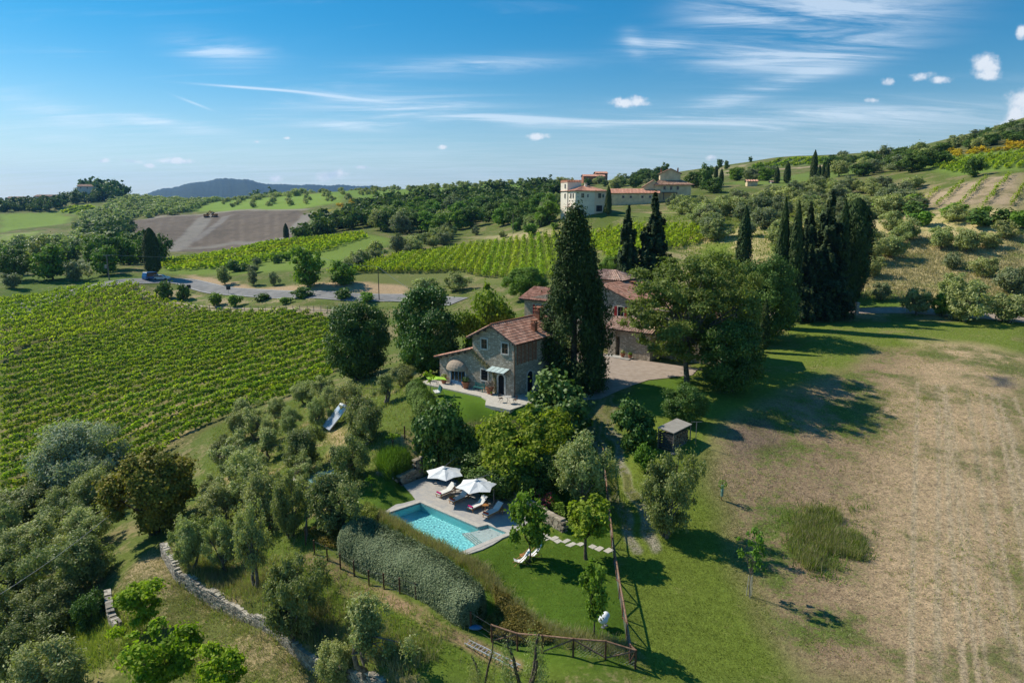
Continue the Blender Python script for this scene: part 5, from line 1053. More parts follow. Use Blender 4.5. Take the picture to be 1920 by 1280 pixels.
for k in range(4): x = 7.93 + k * .62; g.prism([(x, -.03, 3.01), (x + .55, -.03, 3.01), (x + .41, -.97, 2.66), (x - .14, -.97, 2.66)], (0, 0, .015))
g.build('canopy_glass', 'frosted_glass', cpo)
m = MB(); m.tube([(11.07, -.10, 5.8), (11.07, -.10, 0)], .05, 8); m.tube([(11.07, -.10, 5.8), (11.4, -.2, 5.9)], .05, 8); m.tube([(11.47, -.45, 5.8), (11.47, 9.2, 5.8)], .07, 8); m.build('drain_pipe', 'wood_post', nh)
window(nh, 2.2, 3.2, .1, 1.9, 11.0, '+x', arch=True, mull=0, pane='dark_room', name='arched_window', fw=.12)
m = MB()
for k in range(14): m.box((11.03, 2.1, 3.6 + k * .16), (.06, 3.6, .07))
for k in range(6): m.box((11.035, .4 + k * .68, 4.7), (.08, .09, 2.4))
m.build('brick_lattice', 'terracotta', nh)

def W(x, y, z=0, o=HL, rz=ROT): c, s = math.cos(rz), math.sin(rz); return Vector((o.x + x * c - y * s, o.y + x * s + y * c, o.z + z))
pv = MB(); pv.prism([W(-1.5, -2.0, -.3), W(8.0, -2.0, -.3), W(9.2, -2.6, -.3), W(10.4, -4.2, -.3), W(13.5, -4.0, -.3), W(13.8, 1.5, -.3), W(11.0, 1.5, -.3), W(11.0, 0.02, -.3), W(-1.5, 0.02, -.3)], (0, 0, .36)); o = pv.build('terrace_paving', 'stepping_stone'); tag(o, kind='structure')
# climbing rose on the facade
ln = [W(5.2, -.12, 4.3), W(6.0, -.14, 3.7), W(6.9, -.14, 3.1), W(7.6, -.18, 2.7), W(8.3, -.15, 2.2), W(8.55, -.12, 1.2), W(8.5, -.15, .05)]
t0 = thing('climbing_rose', 'pale climbing plant trained diagonally across the stone house front', 'climbing plant', W(8.5, -.12, .05), 0)
def local(o, p): return tuple(Vector(p) - o.location)
link('stem', tubes_mesh('stem', [([local(t0, p) for p in ln[::-1]], [.03, .03, .028, .025, .02, .015, .01])], 'bark'), t0)
P_ = []
for a, b in zip(ln, ln[1:]):
    k = int((b - a).length * 220); s = rng.random(k); P_.append(np.array(a)[None] * (1 - s[:, None]) + np.array(b)[None] * s[:, None] + rng.normal(size=(k, 3)) * [.13, .05, .13])
P_ = np.concatenate(P_) - np.array(t0.location); link('foliage', foliage('foliage', P_, unit(rdir(len(P_)) + np.array([-.5, -.7, .3])), .06, 'dry_grass_blade', 1.4), t0)

def pot(x, y, s, label, plantmat='green_leaf', n=260, o=HL, rz=ROT, z=.06, group='terracotta pots on the house terrace', spread=.28):
    t_ = thing('terracotta_pot', label, 'plant pot', W(x, y, z, o, rz), 0, group)
    m = MB(); m.lathe([(.20 * s, 0), (.30 * s, .35 * s), (.34 * s, .52 * s), (.38 * s, .52 * s), (.38 * s, .60 * s), (.31 * s, .60 * s), (.30 * s, .54 * s)], n=16); m.build('pot', 'terracotta', t_, smooth=False)
    d = rdir(n); P = d * np.array([spread * s * 1.3, spread * s * 1.3, spread * s]) * (rng.random(n) ** .4)[:, None] + [0, 0, (.62 + spread * .8) * s]; link('plant', foliage('plant', P, unit(d + rdir(n) * .6), .07, plantmat, 1.5), t_)
pot(1.15, -.55, 1.05, 'terracotta pot left of the blue glazed door', 'olive_leaf'); pot(4.55, -.6, 1.25, 'large terracotta pot right of the blue glazed door', 'dark_leaf'); pot(8.05, -.65, 1.2, 'terracotta pot with white flowers left of the arched front door', 'grey_bush_leaf', 400, spread=.36)
pot(-1.0, -.7, .7, 'small terracotta pot at the far left end of the house terrace', 'olive_leaf'); pot(8.6, -1.0, .35, 'tiny terracotta pot beside the front door step', 'green_leaf', 60)
b = thing('garden_bench', 'teal painted wooden bench against the stone house wall', 'bench', W(5.75, -.55, .06), ROT)
m = MB(); [m.box((.72, -.18 + k * .13, .43), (1.5, .10, .03)) for k in range(3)]; m.build('seat', 'teal_paint', b)
m = MB(); [m.box((.72, .21, .55 + k * .13), (1.5, .03, .10)) for k in range(3)]; m.build('backrest', 'teal_paint', b)
for x in (.06, 1.38):
    for y in (-.18, .2): m = MB(); m.box((x, y, .21 if y < 0 else .44), (.06, .06, .42 if y < 0 else .88)); m.build('leg', 'teal_paint', b)
# swing seat with lime canopy
sw = thing('garden_swing', 'garden swing seat with bright lime green canopy on the house lawn', 'swing seat', ground(pt(819, 742, z=4.8), 0), R(20))
m = MB(); m.prism([(-.95, -.65, 1.95), (.05, -.65, 1.98), (.05, .65, 1.98), (-.95, .65, 1.95)], (0, 0, .03)); m.prism([(.05, -.65, 1.98), (1.0, -.65, 1.80), (1.0, .65, 1.80), (.05, .65, 1.98)], (0, 0, .03)); m.build('canopy', 'lime_fabric', sw)
for y in (-.7, .7): m = MB(); m.tube([(-.7, y, 0), (-.1, y, 1.95), (.8, y, 0)], .025, 6); m.tube([(-.75, y, .02), (.85, y, .02)], .025, 6); m.build('side_frame', 'metal_grey', sw)
m = MB(); m.box((0, 0, .48), (.55, 1.2, .08)); m.build('seat', 'canvas_white', sw)
m = MB(); m.bar((.30, 0, .50), (.50, 0, 1.05), 1.2, .06); m.build('backrest', 'teal_paint', sw)
m = MB(); [m.tube([(x, y, .5), (0, y * 1.08, 1.9)], .012, 5) for x in (-.25, .28) for y in (-.62, .62)]; m.build('hangers', 'metal_grey', sw)
# cafe set by the corner
ct = thing('cafe_table', 'small round cafe table on the paving at the house corner', 'table', W(11.9, -2.3, .06), 0)
m = MB(); m.lathe([(.38, .70), (.40, .71), (.40, .73), (.38, .74)], n=20); m.build('tabletop', 'concrete', ct)
for k in range(3): a = k * 2.094; m = MB(); m.tube([(.3 * math.cos(a), .3 * math.sin(a), 0), (.05 * math.cos(a), .05 * math.sin(a), .4), (.28 * math.cos(a), .28 * math.sin(a), .70)], .014, 5); m.build('leg', 'metal_dark', ct)
def cafe_chair(p, rz, label):
    c = thing('cafe_chair', label, 'chair', p, rz, 'cafe chairs at the house corner'); m = MB(); m.box((0, 0, .45), (.4, .4, .03)); m.build('seat', 'wood_post', c)
    m = MB(); [m.box((.2, 0, .62 + k * .12), (.02, .38, .06)) for k in range(3)]; m.build('backrest', 'wood_post', c)
    for s in (-1, 1): m = MB(); m.tube([(-.2, s * .18, 0), (.2, s * .18, .92)], .012, 5); m.tube([(.22, s * .18, 0), (-.16, s * .18, .45)], .012, 5); m.build('leg', 'metal_dark', c)
cafe_chair(W(11.1, -2.5, .06), ROT + 2.9, 'folding cafe chair left of the round table by the house corner'); cafe_chair(W(12.6, -2.0, .06), ROT, 'folding cafe chair right of the round table by the house corner')

# ---- the farmhouse behind
FO = Vector((14.45, 90.3, 4.9))
fh = frame('farmhouse', 'larger stone farmhouse with red shutters partly hidden behind the huge cypress', 'house', FO, ROT)
wallprism([(-9.6, -1), (.9, -1), (.9, 7.1), (-4.4, 9.1), (-9.6, 7.1)], 2.6, 14, 'wall', 'house_stone', fh)
wallprism([(.905, -1), (13.0, -1), (13.0, 6.2), (.905, 6.2)], 2.9, 11, 'rear_wing_wall', 'house_stone', fh)
r1 = roof_plane('roof', (1.45, 2.1, 7.0), (0, 1, 0), 12.4, (-5.85, 0, 2.2), 6.25, 'roof_tile', fh); roof_plane('roof', (-10.2, 2.1, 7.0), (0, 1, 0), 12.4, (5.8, 0, 2.2), 6.2, 'roof_tile', fh)
roof_plane('wing_roof', (1.5, 2.35, 6.1), (1, 0, 0), 12.0, (0, 4.6, 1.6), 4.87, 'roof_tile_brown', fh); roof_plane('wing_roof', (1.5, 11.55, 6.1), (1, 0, 0), 12.0, (0, -4.6, 1.6), 4.87, 'roof_tile_brown', fh)
m = MB(); m.prism([(-1.7, 0, -1), (-.55, 0, -1), (-.55, 0, 3.7), (-1.7, 0, 3.7)], (0, 2.59, 0)); m.prism([(.1, 0, -1), (4.6, 0, -1), (4.6, 0, 3.7), (.1, 0, 3.7)], (0, 2.59, 0)); m.box((-.22, 1.4, 3.2), (.64, 2.4, 1.0)); m.build('porch_wall', 'house_stone', fh)
m = MB(); m.box((-.22, 1.3, 1.2), (.66, .1, 3.0)); m.build('porch_door', 'dark_room', fh)
roof_plane('porch_roof', (-2.3, -.55, 3.68), (1, 0, 0), 7.4, (0, 3.15, 1.28), 3.4, 'roof_tile_pale', fh, per=.36, amp=.07)
window(fh, -1.75, -.85, 5.05, 6.35, 2.6, shutters='red_paint', fw=.1); window(fh, -6.2, -5.3, 5.05, 6.35, 2.6, shutters='red_paint', fw=.1); window(fh, 3.9, 4.7, 4.4, 5.7, 2.9, shutters='red_paint', fw=.1); window(fh, 8.2, 9.0, 4.4, 5.7, 2.9, shutters='red_paint', fw=.1)
wallprism([(-11.0, 4), (-4.4, 4), (-4.4, 9.35), (-11.0, 9.35)], 8.0, 12.5, 'tower_wall', 'house_stone', fh)
for a in ((-11.5, 7.5, 9.3, (1, 0, 0), 7.6, (0, 2.75, 1.2)), (-11.5, 13.0, 9.3, (1, 0, 0), 7.6, (0, -2.75, 1.2))): roof_plane('tower_roof', a[:3], a[3], a[4], a[5], 3.0, 'roof_tile_pale', fh, inl=2.7, inr=2.7, per=.36, amp=.07)
roof_plane('tower_roof', (-3.9, 7.5, 9.3), (0, 1, 0), 5.5, (-2.75, 0, 1.2), 3.0, 'roof_tile_pale', fh, inl=2.72, inr=2.72, per=.36, amp=.07); roof_plane('tower_roof', (-11.5, 7.5, 9.3), (0, 1, 0), 5.5, (2.75, 0, 1.2), 3.0, 'roof_tile_pale', fh, inl=2.72, inr=2.72, per=.36, amp=.07)
for y in (8.5, 10.1): window(fh, y, y + .85, 8.3, 9.05, -4.4, '+x', fr='canvas_white', fw=.09, mull=0)
wallprism([(-19.4, -1), (-9.605, -1), (-9.605, 6.2), (-14.5, 6.9), (-19.4, 5.8)], 4.6, 12, 'left_wing_wall', 'house_stone', fh)
roof_plane('left_roof', (-20.3, 4.1, 5.75), (1, 0, 0), 10.8, (0, 4.2, 1.5), 4.45, 'roof_tile', fh, per=.36, amp=.06); roof_plane('left_roof', (-20.3, 12.5, 5.75), (1, 0, 0), 10.8, (0, -4.2, 1.5), 4.45, 'roof_tile', fh, per=.36, amp=.06)
window(fh, -17.2, -16.3, 3.6, 5.0, 4.6, shutters='red_paint', fw=.1)
chimney(r1, -3.2, 9.4, 7.5, 1.2, .7)
pot(.9, -.5, .9, 'terracotta pot right of the dark porch door of the farmhouse', 'olive_leaf', o=FO, group='pots by the porch'); pot(2.0, -.5, .8, 'terracotta pot under the porch roof, farther right of the dark door', 'green_leaf', o=FO, group='pots by the porch')
def fp(*q): return at(*q)
sheet([W(-6, -.1, 0, FO), W(11.0, -.1, 0, FO), W(18, -2, 0, FO), pt(1310, 690, z=4.9), pt(1298, 704, z=4.8), pt(1215, 712, z=4.8), pt(1165, 728, z=4.8), pt(1128, 742, z=4.6), pt(1062, 742, z=4.8), pt(1040, 722, z=4.8)], .06, 'gravel_courtyard', 'gravel', 1.2)
m = MB(); m.prism([W(-3.2, -1.3, -.3, FO), W(2.2, -1.3, -.3, FO), W(2.2, 0, -.3, FO), W(-3.2, 0, -.3, FO)], (0, 0, .42)); tag(m.build('porch_step', 'concrete'), kind='structure')

# ---- the pale villa and farm on the hill
VC = pt(1078, 412, D=225); VR = math.atan2(.31, .95)
vl = frame('villa', 'pale villa with square battlemented tower, pinkish right half and red tiled hip roof', 'villa', VC, VR)
m = MB(); m.box((3.4, 5.75, 2.9), (6.79, 11.5, 12.4)); m.build('wall', 'plaster_cream', vl); m = MB(); m.box((8.85, 5.75, 2.9), (4.1, 11.48, 12.38)); m.build('pink_wall', 'plaster_pink', vl)
m = MB(); m.box((2.2, 9.0, 4.6), (4.9, 5.8, 15.2)); tw = m.build('tower', 'plaster_cream', vl)
m = MB()
for k in range(9): m.box((-.1 + k * .57, 6.2, 12.5), (.34, .3, .5)); m.box((-.1 + k * .57, 11.8, 12.5), (.34, .3, .5))
for k in range(8): m.box((-.12, 6.8 + k * .62, 12.5), (.3, .34, .5)); m.box((4.5, 6.8 + k * .62, 12.5), (.3, .34, .5))
m.box((2.2, 6.1, 12.05), (5.1, .15, .2)); m.box((-.28, 9, 12.05), (.15, 6.0, .2)); m.build('battlement', 'roof_tile_red', tw)
LA_, LB_, rr = 11.9, 12.5, 6.4
hr = roof_plane('roof', (-.5, -.5, 9.1), (1, 0, 0), LA_, (0, 6.0, 1.9), rr, 'roof_tile_red', vl, inl=5.9, inr=5.9, per=.5, amp=.07, course=.6)
roof_plane('roof', (11.4, -.5, 9.1), (0, 1, 0), LB_, (-6.0, 0, 1.9), rr, 'roof_tile_red', vl, inl=6.0, inr=6.0, per=.5, amp=.07, course=.6); roof_plane('roof', (-.5, -.5, 9.1), (0, 1, 0), LB_, (6.0, 0, 1.9), rr, 'roof_tile_red', vl, inl=6.0, inr=6.0, per=.5, amp=.07, course=.6); roof_plane('roof', (-.5, 12.0, 9.1), (1, 0, 0), LA_, (0, -6.0, 1.9), rr, 'roof_tile_red', vl, inl=5.9, inr=5.9, per=.5, amp=.07, course=.6)
chimney(hr, 5.4, 4.2, 9.8, 1.5, .7, 'plaster_cream')
for x0, x1, z0, z1 in ((2.07, 3.03, 6.95, 8.3), (4.1, 4.6, 7.1, 8.0), (8.1, 9.0, 6.95, 8.3), (9.6, 10.0, 7.1, 8.0), (2.1, 2.8, 3.9, 4.6), (2.1, 2.8, 2.3, 3.1)): window(vl, x0, x1, z0, z1, 0, fw=.08, mull=1, fr='plaster_white' if x0 < 8 else 'teal_paint')
window(vl, 1.75, 2.9, -.6, .8, 0, arch=True, mull=0, pane='dark_room', name='cellar_door', fw=.1); window(vl, 7.45, 9.5, 2.6, 4.5, 0, mull=3, name='garage_door', pane='dark_room', fw=.12)
for y, z0, z1 in ((1.2, 6.9, 8.3), (3.2, 6.9, 8.3), (7.5, 6.9, 8.3), (7.5, 10.1, 11.4), (3.2, 1.6, 3.6), (1.0, 1.2, 2.8)): window(vl, y, y + .95, z0, z1, 0 if z1 < 9 and y < 6 else -.25, '-x', fw=.1, mull=1)
m = MB(); m.box((-.9, 4.6, 4.1), (1.6, 2.4, .15)); m.build('porch_roof', 'roof_tile_red', vl)
m = MB(); m.box((5.4, -.02, 6.0), (11.0, .06, .12)); m.box((-.04, 5.7, 6.0), (.06, 11.4, .12)); m.build('string_course', 'plaster_white', vl)
LG = pt(1140, 366, D=262); LG.z = 27.0; LE = pt(1232, 366, D=262); lr = math.atan2(LE.y - LG.y, LE.x - LG.x)
lg = frame('farm_building', 'long low ochre farm building with brown tiled roof between villa and upper farmhouse', 'farm building', LG, lr); Lx = 18.5
wallprism([(0, -4), (Lx, -4), (Lx, 2.2), (0, 2.2)], 0, 7, 'wall', 'plaster_yellow', lg); roof_plane('roof', (-.4, -.5, 2.2), (1, 0, 0), Lx + .8, (0, 4.0, 1.7), 4.35, 'roof_tile_red', lg, per=.5, amp=.07, course=.6); roof_plane('roof', (-.4, 7.5, 2.2), (1, 0, 0), Lx + .8, (0, -4.0, 1.7), 4.35, 'roof_tile_red', lg, per=.5, amp=.07, course=.6)
for x in (5.2, 8.0, 12.2, 15.0): window(lg, x, x + .8, .5, 1.3, 0, fw=.07, mull=0)
UB = pt(1228, 362, D=264); ub = frame('upper_farmhouse', 'ochre upper farmhouse with raised central attic storey and dark tiled roofs', 'house', UB, math.atan2(-.12, 1)); z0 = UB.z
wallprism([(0, -4), (13.0, -4), (13.0, 3.0), (0, 3.0)], 0, 9, 'wall', 'plaster_yellow', ub)
wallprism([(-4.2, -4), (-.005, -4), (-.005, 4.4), (-.6, 4.7), (-4.2, 2.3)], .6, 8.4, 'left_wall', 'plaster_yellow', ub)
ru = roof_plane('roof', (-.7, -.8, 2.9), (1, 0, 0), 14.6, (0, 5.3, 2.0), 5.7, 'roof_tile_brown', ub, inl=2.5, inr=4.5, per=.5, amp=.07, course=.6); roof_plane('roof', (-.7, 9.8, 2.9), (1, 0, 0), 14.6, (0, -5.3, 2.0), 5.7, 'roof_tile_brown', ub, inl=2.5, inr=4.5, per=.5, amp=.07, course=.6)
roof_plane('roof', (-4.6, .2, 2.15), (0, 1, 0), 8.6, (4.2, 0, 2.7), 5.0, 'roof_tile_brown', ub, per=.5, amp=.07, course=.6)
roof_plane('roof', (13.9, -.8, 2.9), (0, 1, 0), 10.6, (-4.5, 0, 2.0), 4.9, 'roof_tile_brown', ub, inl=5.2, inr=5.2, per=.5, amp=.07, course=.6)
wallprism([(2.0, 3), (9.4, 3), (9.4, 7.2), (5.7, 8.9), (2.0, 7.2)], 3.6, 8.6, 'attic_wall', 'plaster_yellow', ub)
roof_plane('attic_roof', (9.9, 3.1, 7.0), (0, 1, 0), 6.0, (-4.2, 0, 1.95), 4.63, 'roof_tile_brown', ub, per=.5, amp=.07, course=.6); roof_plane('attic_roof', (1.5, 3.1, 7.0), (0, 1, 0), 6.0, (4.2, 0, 1.95), 4.63, 'roof_tile_brown', ub, per=.5, amp=.07, course=.6)
for x in (3.0, 5.4, 7.8): window(ub, x, x + .8, 1.2, 2.4, 0, fw=.08, mull=0)
m = MB(); m.box((5.2, -1.6, .15), (5.4, 3.0, .18)); [m.box((x, -2.9, -1.2), (.3, .3, 2.7)) for x in (2.9, 7.6)]; m.build('veranda', 'metal_dark', ub)
chimney(ru, 2.6, 6.8, 7.3, 1.3, .5); chimney(ru, 8.7, 6.8, 7.4, 1.5, .5)
def small_house(px, py, D, wd, dp, h, rz, wall, roofm, label, name='house', nwin=3, sink=1.0, gz_=True):
    p = at(px, py) if D is None else pt(px, py, D=D)
    o = frame(name, label, 'house', p, rz); wallprism([(-wd / 2, -sink), (wd / 2, -sink), (wd / 2, h), (-wd / 2, h)], -dp / 2, dp / 2, 'wall', wall, o)
    sl = math.hypot(dp / 2 + .5, dp * .18)
    for s in (-1, 1): roof_plane('roof', (-wd / 2 - .5, s * (dp / 2 + .5), h - .05), (1, 0, 0), wd + 1, (0, -s * (dp / 2 + .5), dp * .18), sl, roofm, o, per=1.0, amp=.1, course=1.2)
    for k in range(nwin if h > 1.5 else 0): x = -wd / 2 + wd * (k + .5) / nwin; window(o, x - .45, x + .45, h - 2.0, h - .8, -dp / 2, fw=.1, mull=0)
    return o
small_house(36, 393, 780, 14, 9, 10, .1, 'plaster_white', 'roof_tile_brown', 'white house among trees at the far left edge', nwin=5); small_house(90, 389, 790, 18, 10, 10, -.1, 'plaster_white', 'roof_tile_brown', 'white farmhouse beside the far left fields', nwin=5); small_house(170, 369, 820, 18, 12, 10, .2, 'plaster_white', 'roof_tile_brown', 'white house under the wood on the far hill', nwin=3)
small_house(1112, 341, 520, 16, 8, 3.8, .1, 'terracotta', 'roof_tile_red', 'low red building on the ridge behind the villa tower'); small_house(1126, 338, 545, 9, 8, 5.0, .1, 'terracotta', 'roof_tile_red', 'smaller red block rising behind the low red building', nwin=2)
small_house(1409, 345, 300, 4.0, 3.6, 1.0, -.1, 'plaster_yellow', 'roof_tile_red', 'red roofed hut among olives right of the upper farmhouse', nwin=1); small_house(1659, 292, 525, 11, 6, 1.8, 0, 'plaster_pink', 'roof_tile_pale', 'tiny flat shed on the skyline vineyard', name='shed', nwin=2); small_house(1450, 346, 305, 2.4, 2.4, 1.0, 0, 'plaster_white', 'roof_tile_pale', 'white hut behind the smallest hill cypress', name='shed', nwin=1)

# ================================================================== pool
pool = thing('swimming_pool', 'turquoise swimming pool with corner steps beside the stone deck', 'swimming pool', (0, 0, 0)); zw = -.12
m = MB(); dp = -1.45; SEG = len(POOL)
for i in range(SEG):
    a, b = POOL[i], POOL[(i + 1) % SEG]; m.poly([(a.x, a.y, dp), (b.x, b.y, dp), (b.x, b.y, .0), (a.x, a.y, .0)])
m.poly([(p.x, p.y, dp) for p in POOL])
mt = bpy.data.materials.new('pool_tile'); mt.use_nodes = True; tr = mt.node_tree; tr.nodes.clear(); N, L, M, MIX, SM = nt_new(tr)
tc = N('ShaderNodeTexCoord').outputs['Object']; n = N('ShaderNodeTexNoise', i_Scale=2.0, i_Detail=4); L(tc, n.inputs['Vector']); bs = N('ShaderNodeBsdfPrincipled', i_Roughness=.4); L(MIX(n.outputs[0], (0.30, 0.92, 0.97), (0.36, 0.94, 0.98)), bs.inputs['Base Color']); L(bs.outputs[0], N('ShaderNodeOutputMaterial').inputs[0]); MATS['pool_tile'] = mt
pmat('pool_step_white', (.72, .76, .74), (.62, .68, .66), 3, .5)
m.build('basin', 'pool_tile', pool)
a4, a3, a5, a2 = POOL[4], POOL[3], POOL[5], POOL[2]; du = (a5 - a4).normalized(); dn = (a3 - a4).normalized(); e = Vector((-du.y, du.x, 0)); e = e if e.dot(POOL[1] - POOL[2]) > 0 else -e
m = MB()
for k in range(4):                                     # steps from the corner bay into the basin
    w_ = 3.0 - k * .28; q = [a3, a4, a4 + du * (.4 + .0), a3 + (a2 - a3) * .98]; q0 = a4 + (a3 - a4) * 0
    c0, c1, c2, c3 = a3.copy(), a4.copy(), a4 + du * 2.1, a2.copy()
    inn = (POOL[1] - POOL[2]).normalized() * (.35 * (k)); o_ = (a2 - a3).normalized() * 0
    v = (POOL[5] - POOL[0]).normalized(); back = -v
    P0 = [c0, c1, c1 + du * 2.2 + back * 0, c3 + du * .75]; sh = back * (.32 * k)
    m.prism([Vector((p.x, p.y, dp + .005)) + (Vector((0, 0, 0)) if i < 2 else sh) for i, p in enumerate(P0)], (0, 0, (1.45 - .30 - k * .26) - .0))
m.build('steps', 'pool_step_white', pool)
V = []; F = []; xs = np.linspace(min(p.x for p in POOL), max(p.x for p in POOL), 150); ys = np.linspace(min(p.y for p in POOL), max(p.y for p in POOL), 150)
stp = .065; g_ = np.array([(x, y) for x in np.arange(-11, 0, stp) for y in np.arange(45.5, 55, stp)]); PP = [(p.x, p.y) for p in POOL]; g_ = g_[inpoly(PP, g_[:, 0], g_[:, 1]) & (distseg(PP, g_[:, 0], g_[:, 1]) > stp * .4)]; Bd = []
for i in range(SEG):
    a, b = POOL[i], POOL[(i + 1) % SEG]; k = max(1, int((b - a).length / stp)); Bd += [Vector(a.lerp(b, j / k).xy) for j in range(k)]
rr_ = geometry.delaunay_2d_cdt(Bd + [Vector(q) for q in g_], [(i, (i + 1) % len(Bd)) for i in range(len(Bd))], [list(range(len(Bd)))], 1, 1e-5)
V = np.array([(v.x, v.y, 0) for v in rr_[0]]); wv = np.zeros(len(V)); rw = np.random.default_rng(3)
for k in range(40):
    th = rw.uniform(0, 2 * math.pi); lam = rw.uniform(.16, .5); wv += .0013 * lam * np.sin((V[:, 0] * math.cos(th) + V[:, 1] * math.sin(th)) * 2 * math.pi / lam + rw.uniform(0, 6.28))
V[:, 2] = zw + wv; me = bpy.data.meshes.new('water'); me.from_pydata(V.tolist(), [], [list(f) for f in rr_[2]]); me.polygons.foreach_set('use_smooth', [True] * len(me.polygons)); me.update()
wt = bpy.data.materials.new('pool_water'); wt.use_nodes = True; tr = wt.node_tree; tr.nodes.clear(); N, L, M, MIX, SM = nt_new(tr)
rf = N('ShaderNodeBsdfRefraction', i_Roughness=0.0, i_IOR=1.33); rf.inputs[0].default_value = (0.96, 1.0, 1.0, 1); gl = N('ShaderNodeBsdfGlossy', i_Roughness=.03); fr_ = N('ShaderNodeFresnel', i_IOR=1.33)
mx = N('ShaderNodeMixShader'); L(fr_.outputs[0], mx.inputs[0]); L(rf.outputs[0], mx.inputs[1]); L(gl.outputs[0], mx.inputs[2]); L(mx.outputs[0], N('ShaderNodeOutputMaterial').inputs[0]); MATS['pool_water'] = wt
me.materials.append(wt); wo_ = link('water', me, pool)
if wo_.data.polygons[0].normal.z < 0: wo_.data.flip_normals()
sd.cycles.is_caustics_light = True; wo_.cycles.is_caustics_caster = True
for ch in pool.children:
    if ch.name.startswith(('basin', 'steps')): ch.cycles.is_caustics_receiver = True
# deck of flagstones with a hole for the pool
dk = bpy.data.materials.new('flagstone'); dk.use_nodes = True; tr = dk.node_tree; tr.nodes.clear(); N, L, M, MIX, SM = nt_new(tr)
tc = N('ShaderNodeTexCoord').outputs['Object']; mp = N('ShaderNodeMapping'); L(tc, mp.inputs[0]); mp.inputs['Rotation'].default_value = (0, 0, R(42))
br = N('ShaderNodeTexBrick', offset=.37, squash=.8, squash_frequency=3, i_Scale=1.0); L(mp.outputs[0], br.inputs['Vector'])
for k_, v_ in (('Color1', (.47, .44, .40, 1)), ('Color2', (.36, .35, .34, 1)), ('Mortar', (.24, .22, .20, 1)), ('Mortar Size', .012), ('Brick Width', .95), ('Row Height', .48), ('Bias', 0.0)): br.inputs[k_].default_value = v_
n = N('ShaderNodeTexNoise', i_Scale=1.4, i_Detail=8.0, i_Roughness=.7); L(tc, n.inputs['Vector']); c = MIX(.55, br.outputs[0], MIX(SM(n.outputs[0], .35, .65), (.50, .45, .39), (.33, .33, .34)))
bs = N('ShaderNodeBsdfPrincipled', i_Roughness=.85); L(c, bs.inputs['Base Color']); L(bs.outputs[0], N('ShaderNodeOutputMaterial').inputs[0]); MATS['flagstone'] = dk
def offs(P, d):
    n = len(P); o = []; A = sum(P[i].x * P[(i + 1) % n].y - P[(i + 1) % n].x * P[i].y for i in range(n)); sg = 1 if A > 0 else -1
    for i in range(n):
        a, b, c = P[i - 1], P[i], P[(i + 1) % n]; e1 = (b - a).normalized(); e2 = (c - b).normalized(); n1 = Vector((e1.y, -e1.x, 0)) * sg; n2 = Vector((e2.y, -e2.x, 0)) * sg; bi = (n1 + n2).normalized(); o.append(b + bi * d / max(.4, bi.dot(n1)))
    return o
def ringmesh(outer, inner, z0, z1, name, mat, parent=None):
    m = MB(); pts = [Vector((p.x, p.y, 0)) for p in outer] + [Vector((p.x, p.y, 0)) for p in inner]; ts = geometry.tessellate_polygon([pts[:len(outer)], pts[len(outer):]])
    top = [m.b.verts.new((p.x, p.y, z1)) for p in pts]; bot = [m.b.verts.new((p.x, p.y, z0)) for p in pts]
    for f in ts:
        m.b.faces.new([top[i] for i in f]); m.b.faces.new([bot[i] for i in f][::-1])
    for s, e_ in ((0, len(outer)), (len(outer), len(pts))):
        for i in range(s, e_): j = s + (i + 1 - s) % (e_ - s); m.b.faces.new((top[i], top[j], bot[j], bot[i]))
    return m.build(name, mat, parent)
pmat('coping_stone', (.54, .50, .44), (.44, .41, .37), 3, .85)
cop = offs(POOL, .42); ringmesh(cop, POOL, -.14, .045, 'coping', 'coping_stone', pool)
fine = []; 
for i in range(len(DECK)):
    a, b = DECK[i], DECK[(i + 1) % len(DECK)]
    for k in range(3): p = a.lerp(b, k / 3); fine.append(p + Vector((random.uniform(-.09, .09), random.uniform(-.09, .09), 0)))
ringmesh(fine, offs(POOL, .415), -.16, .03, 'pool_deck', 'flagstone').__setitem__('kind', 'structure')

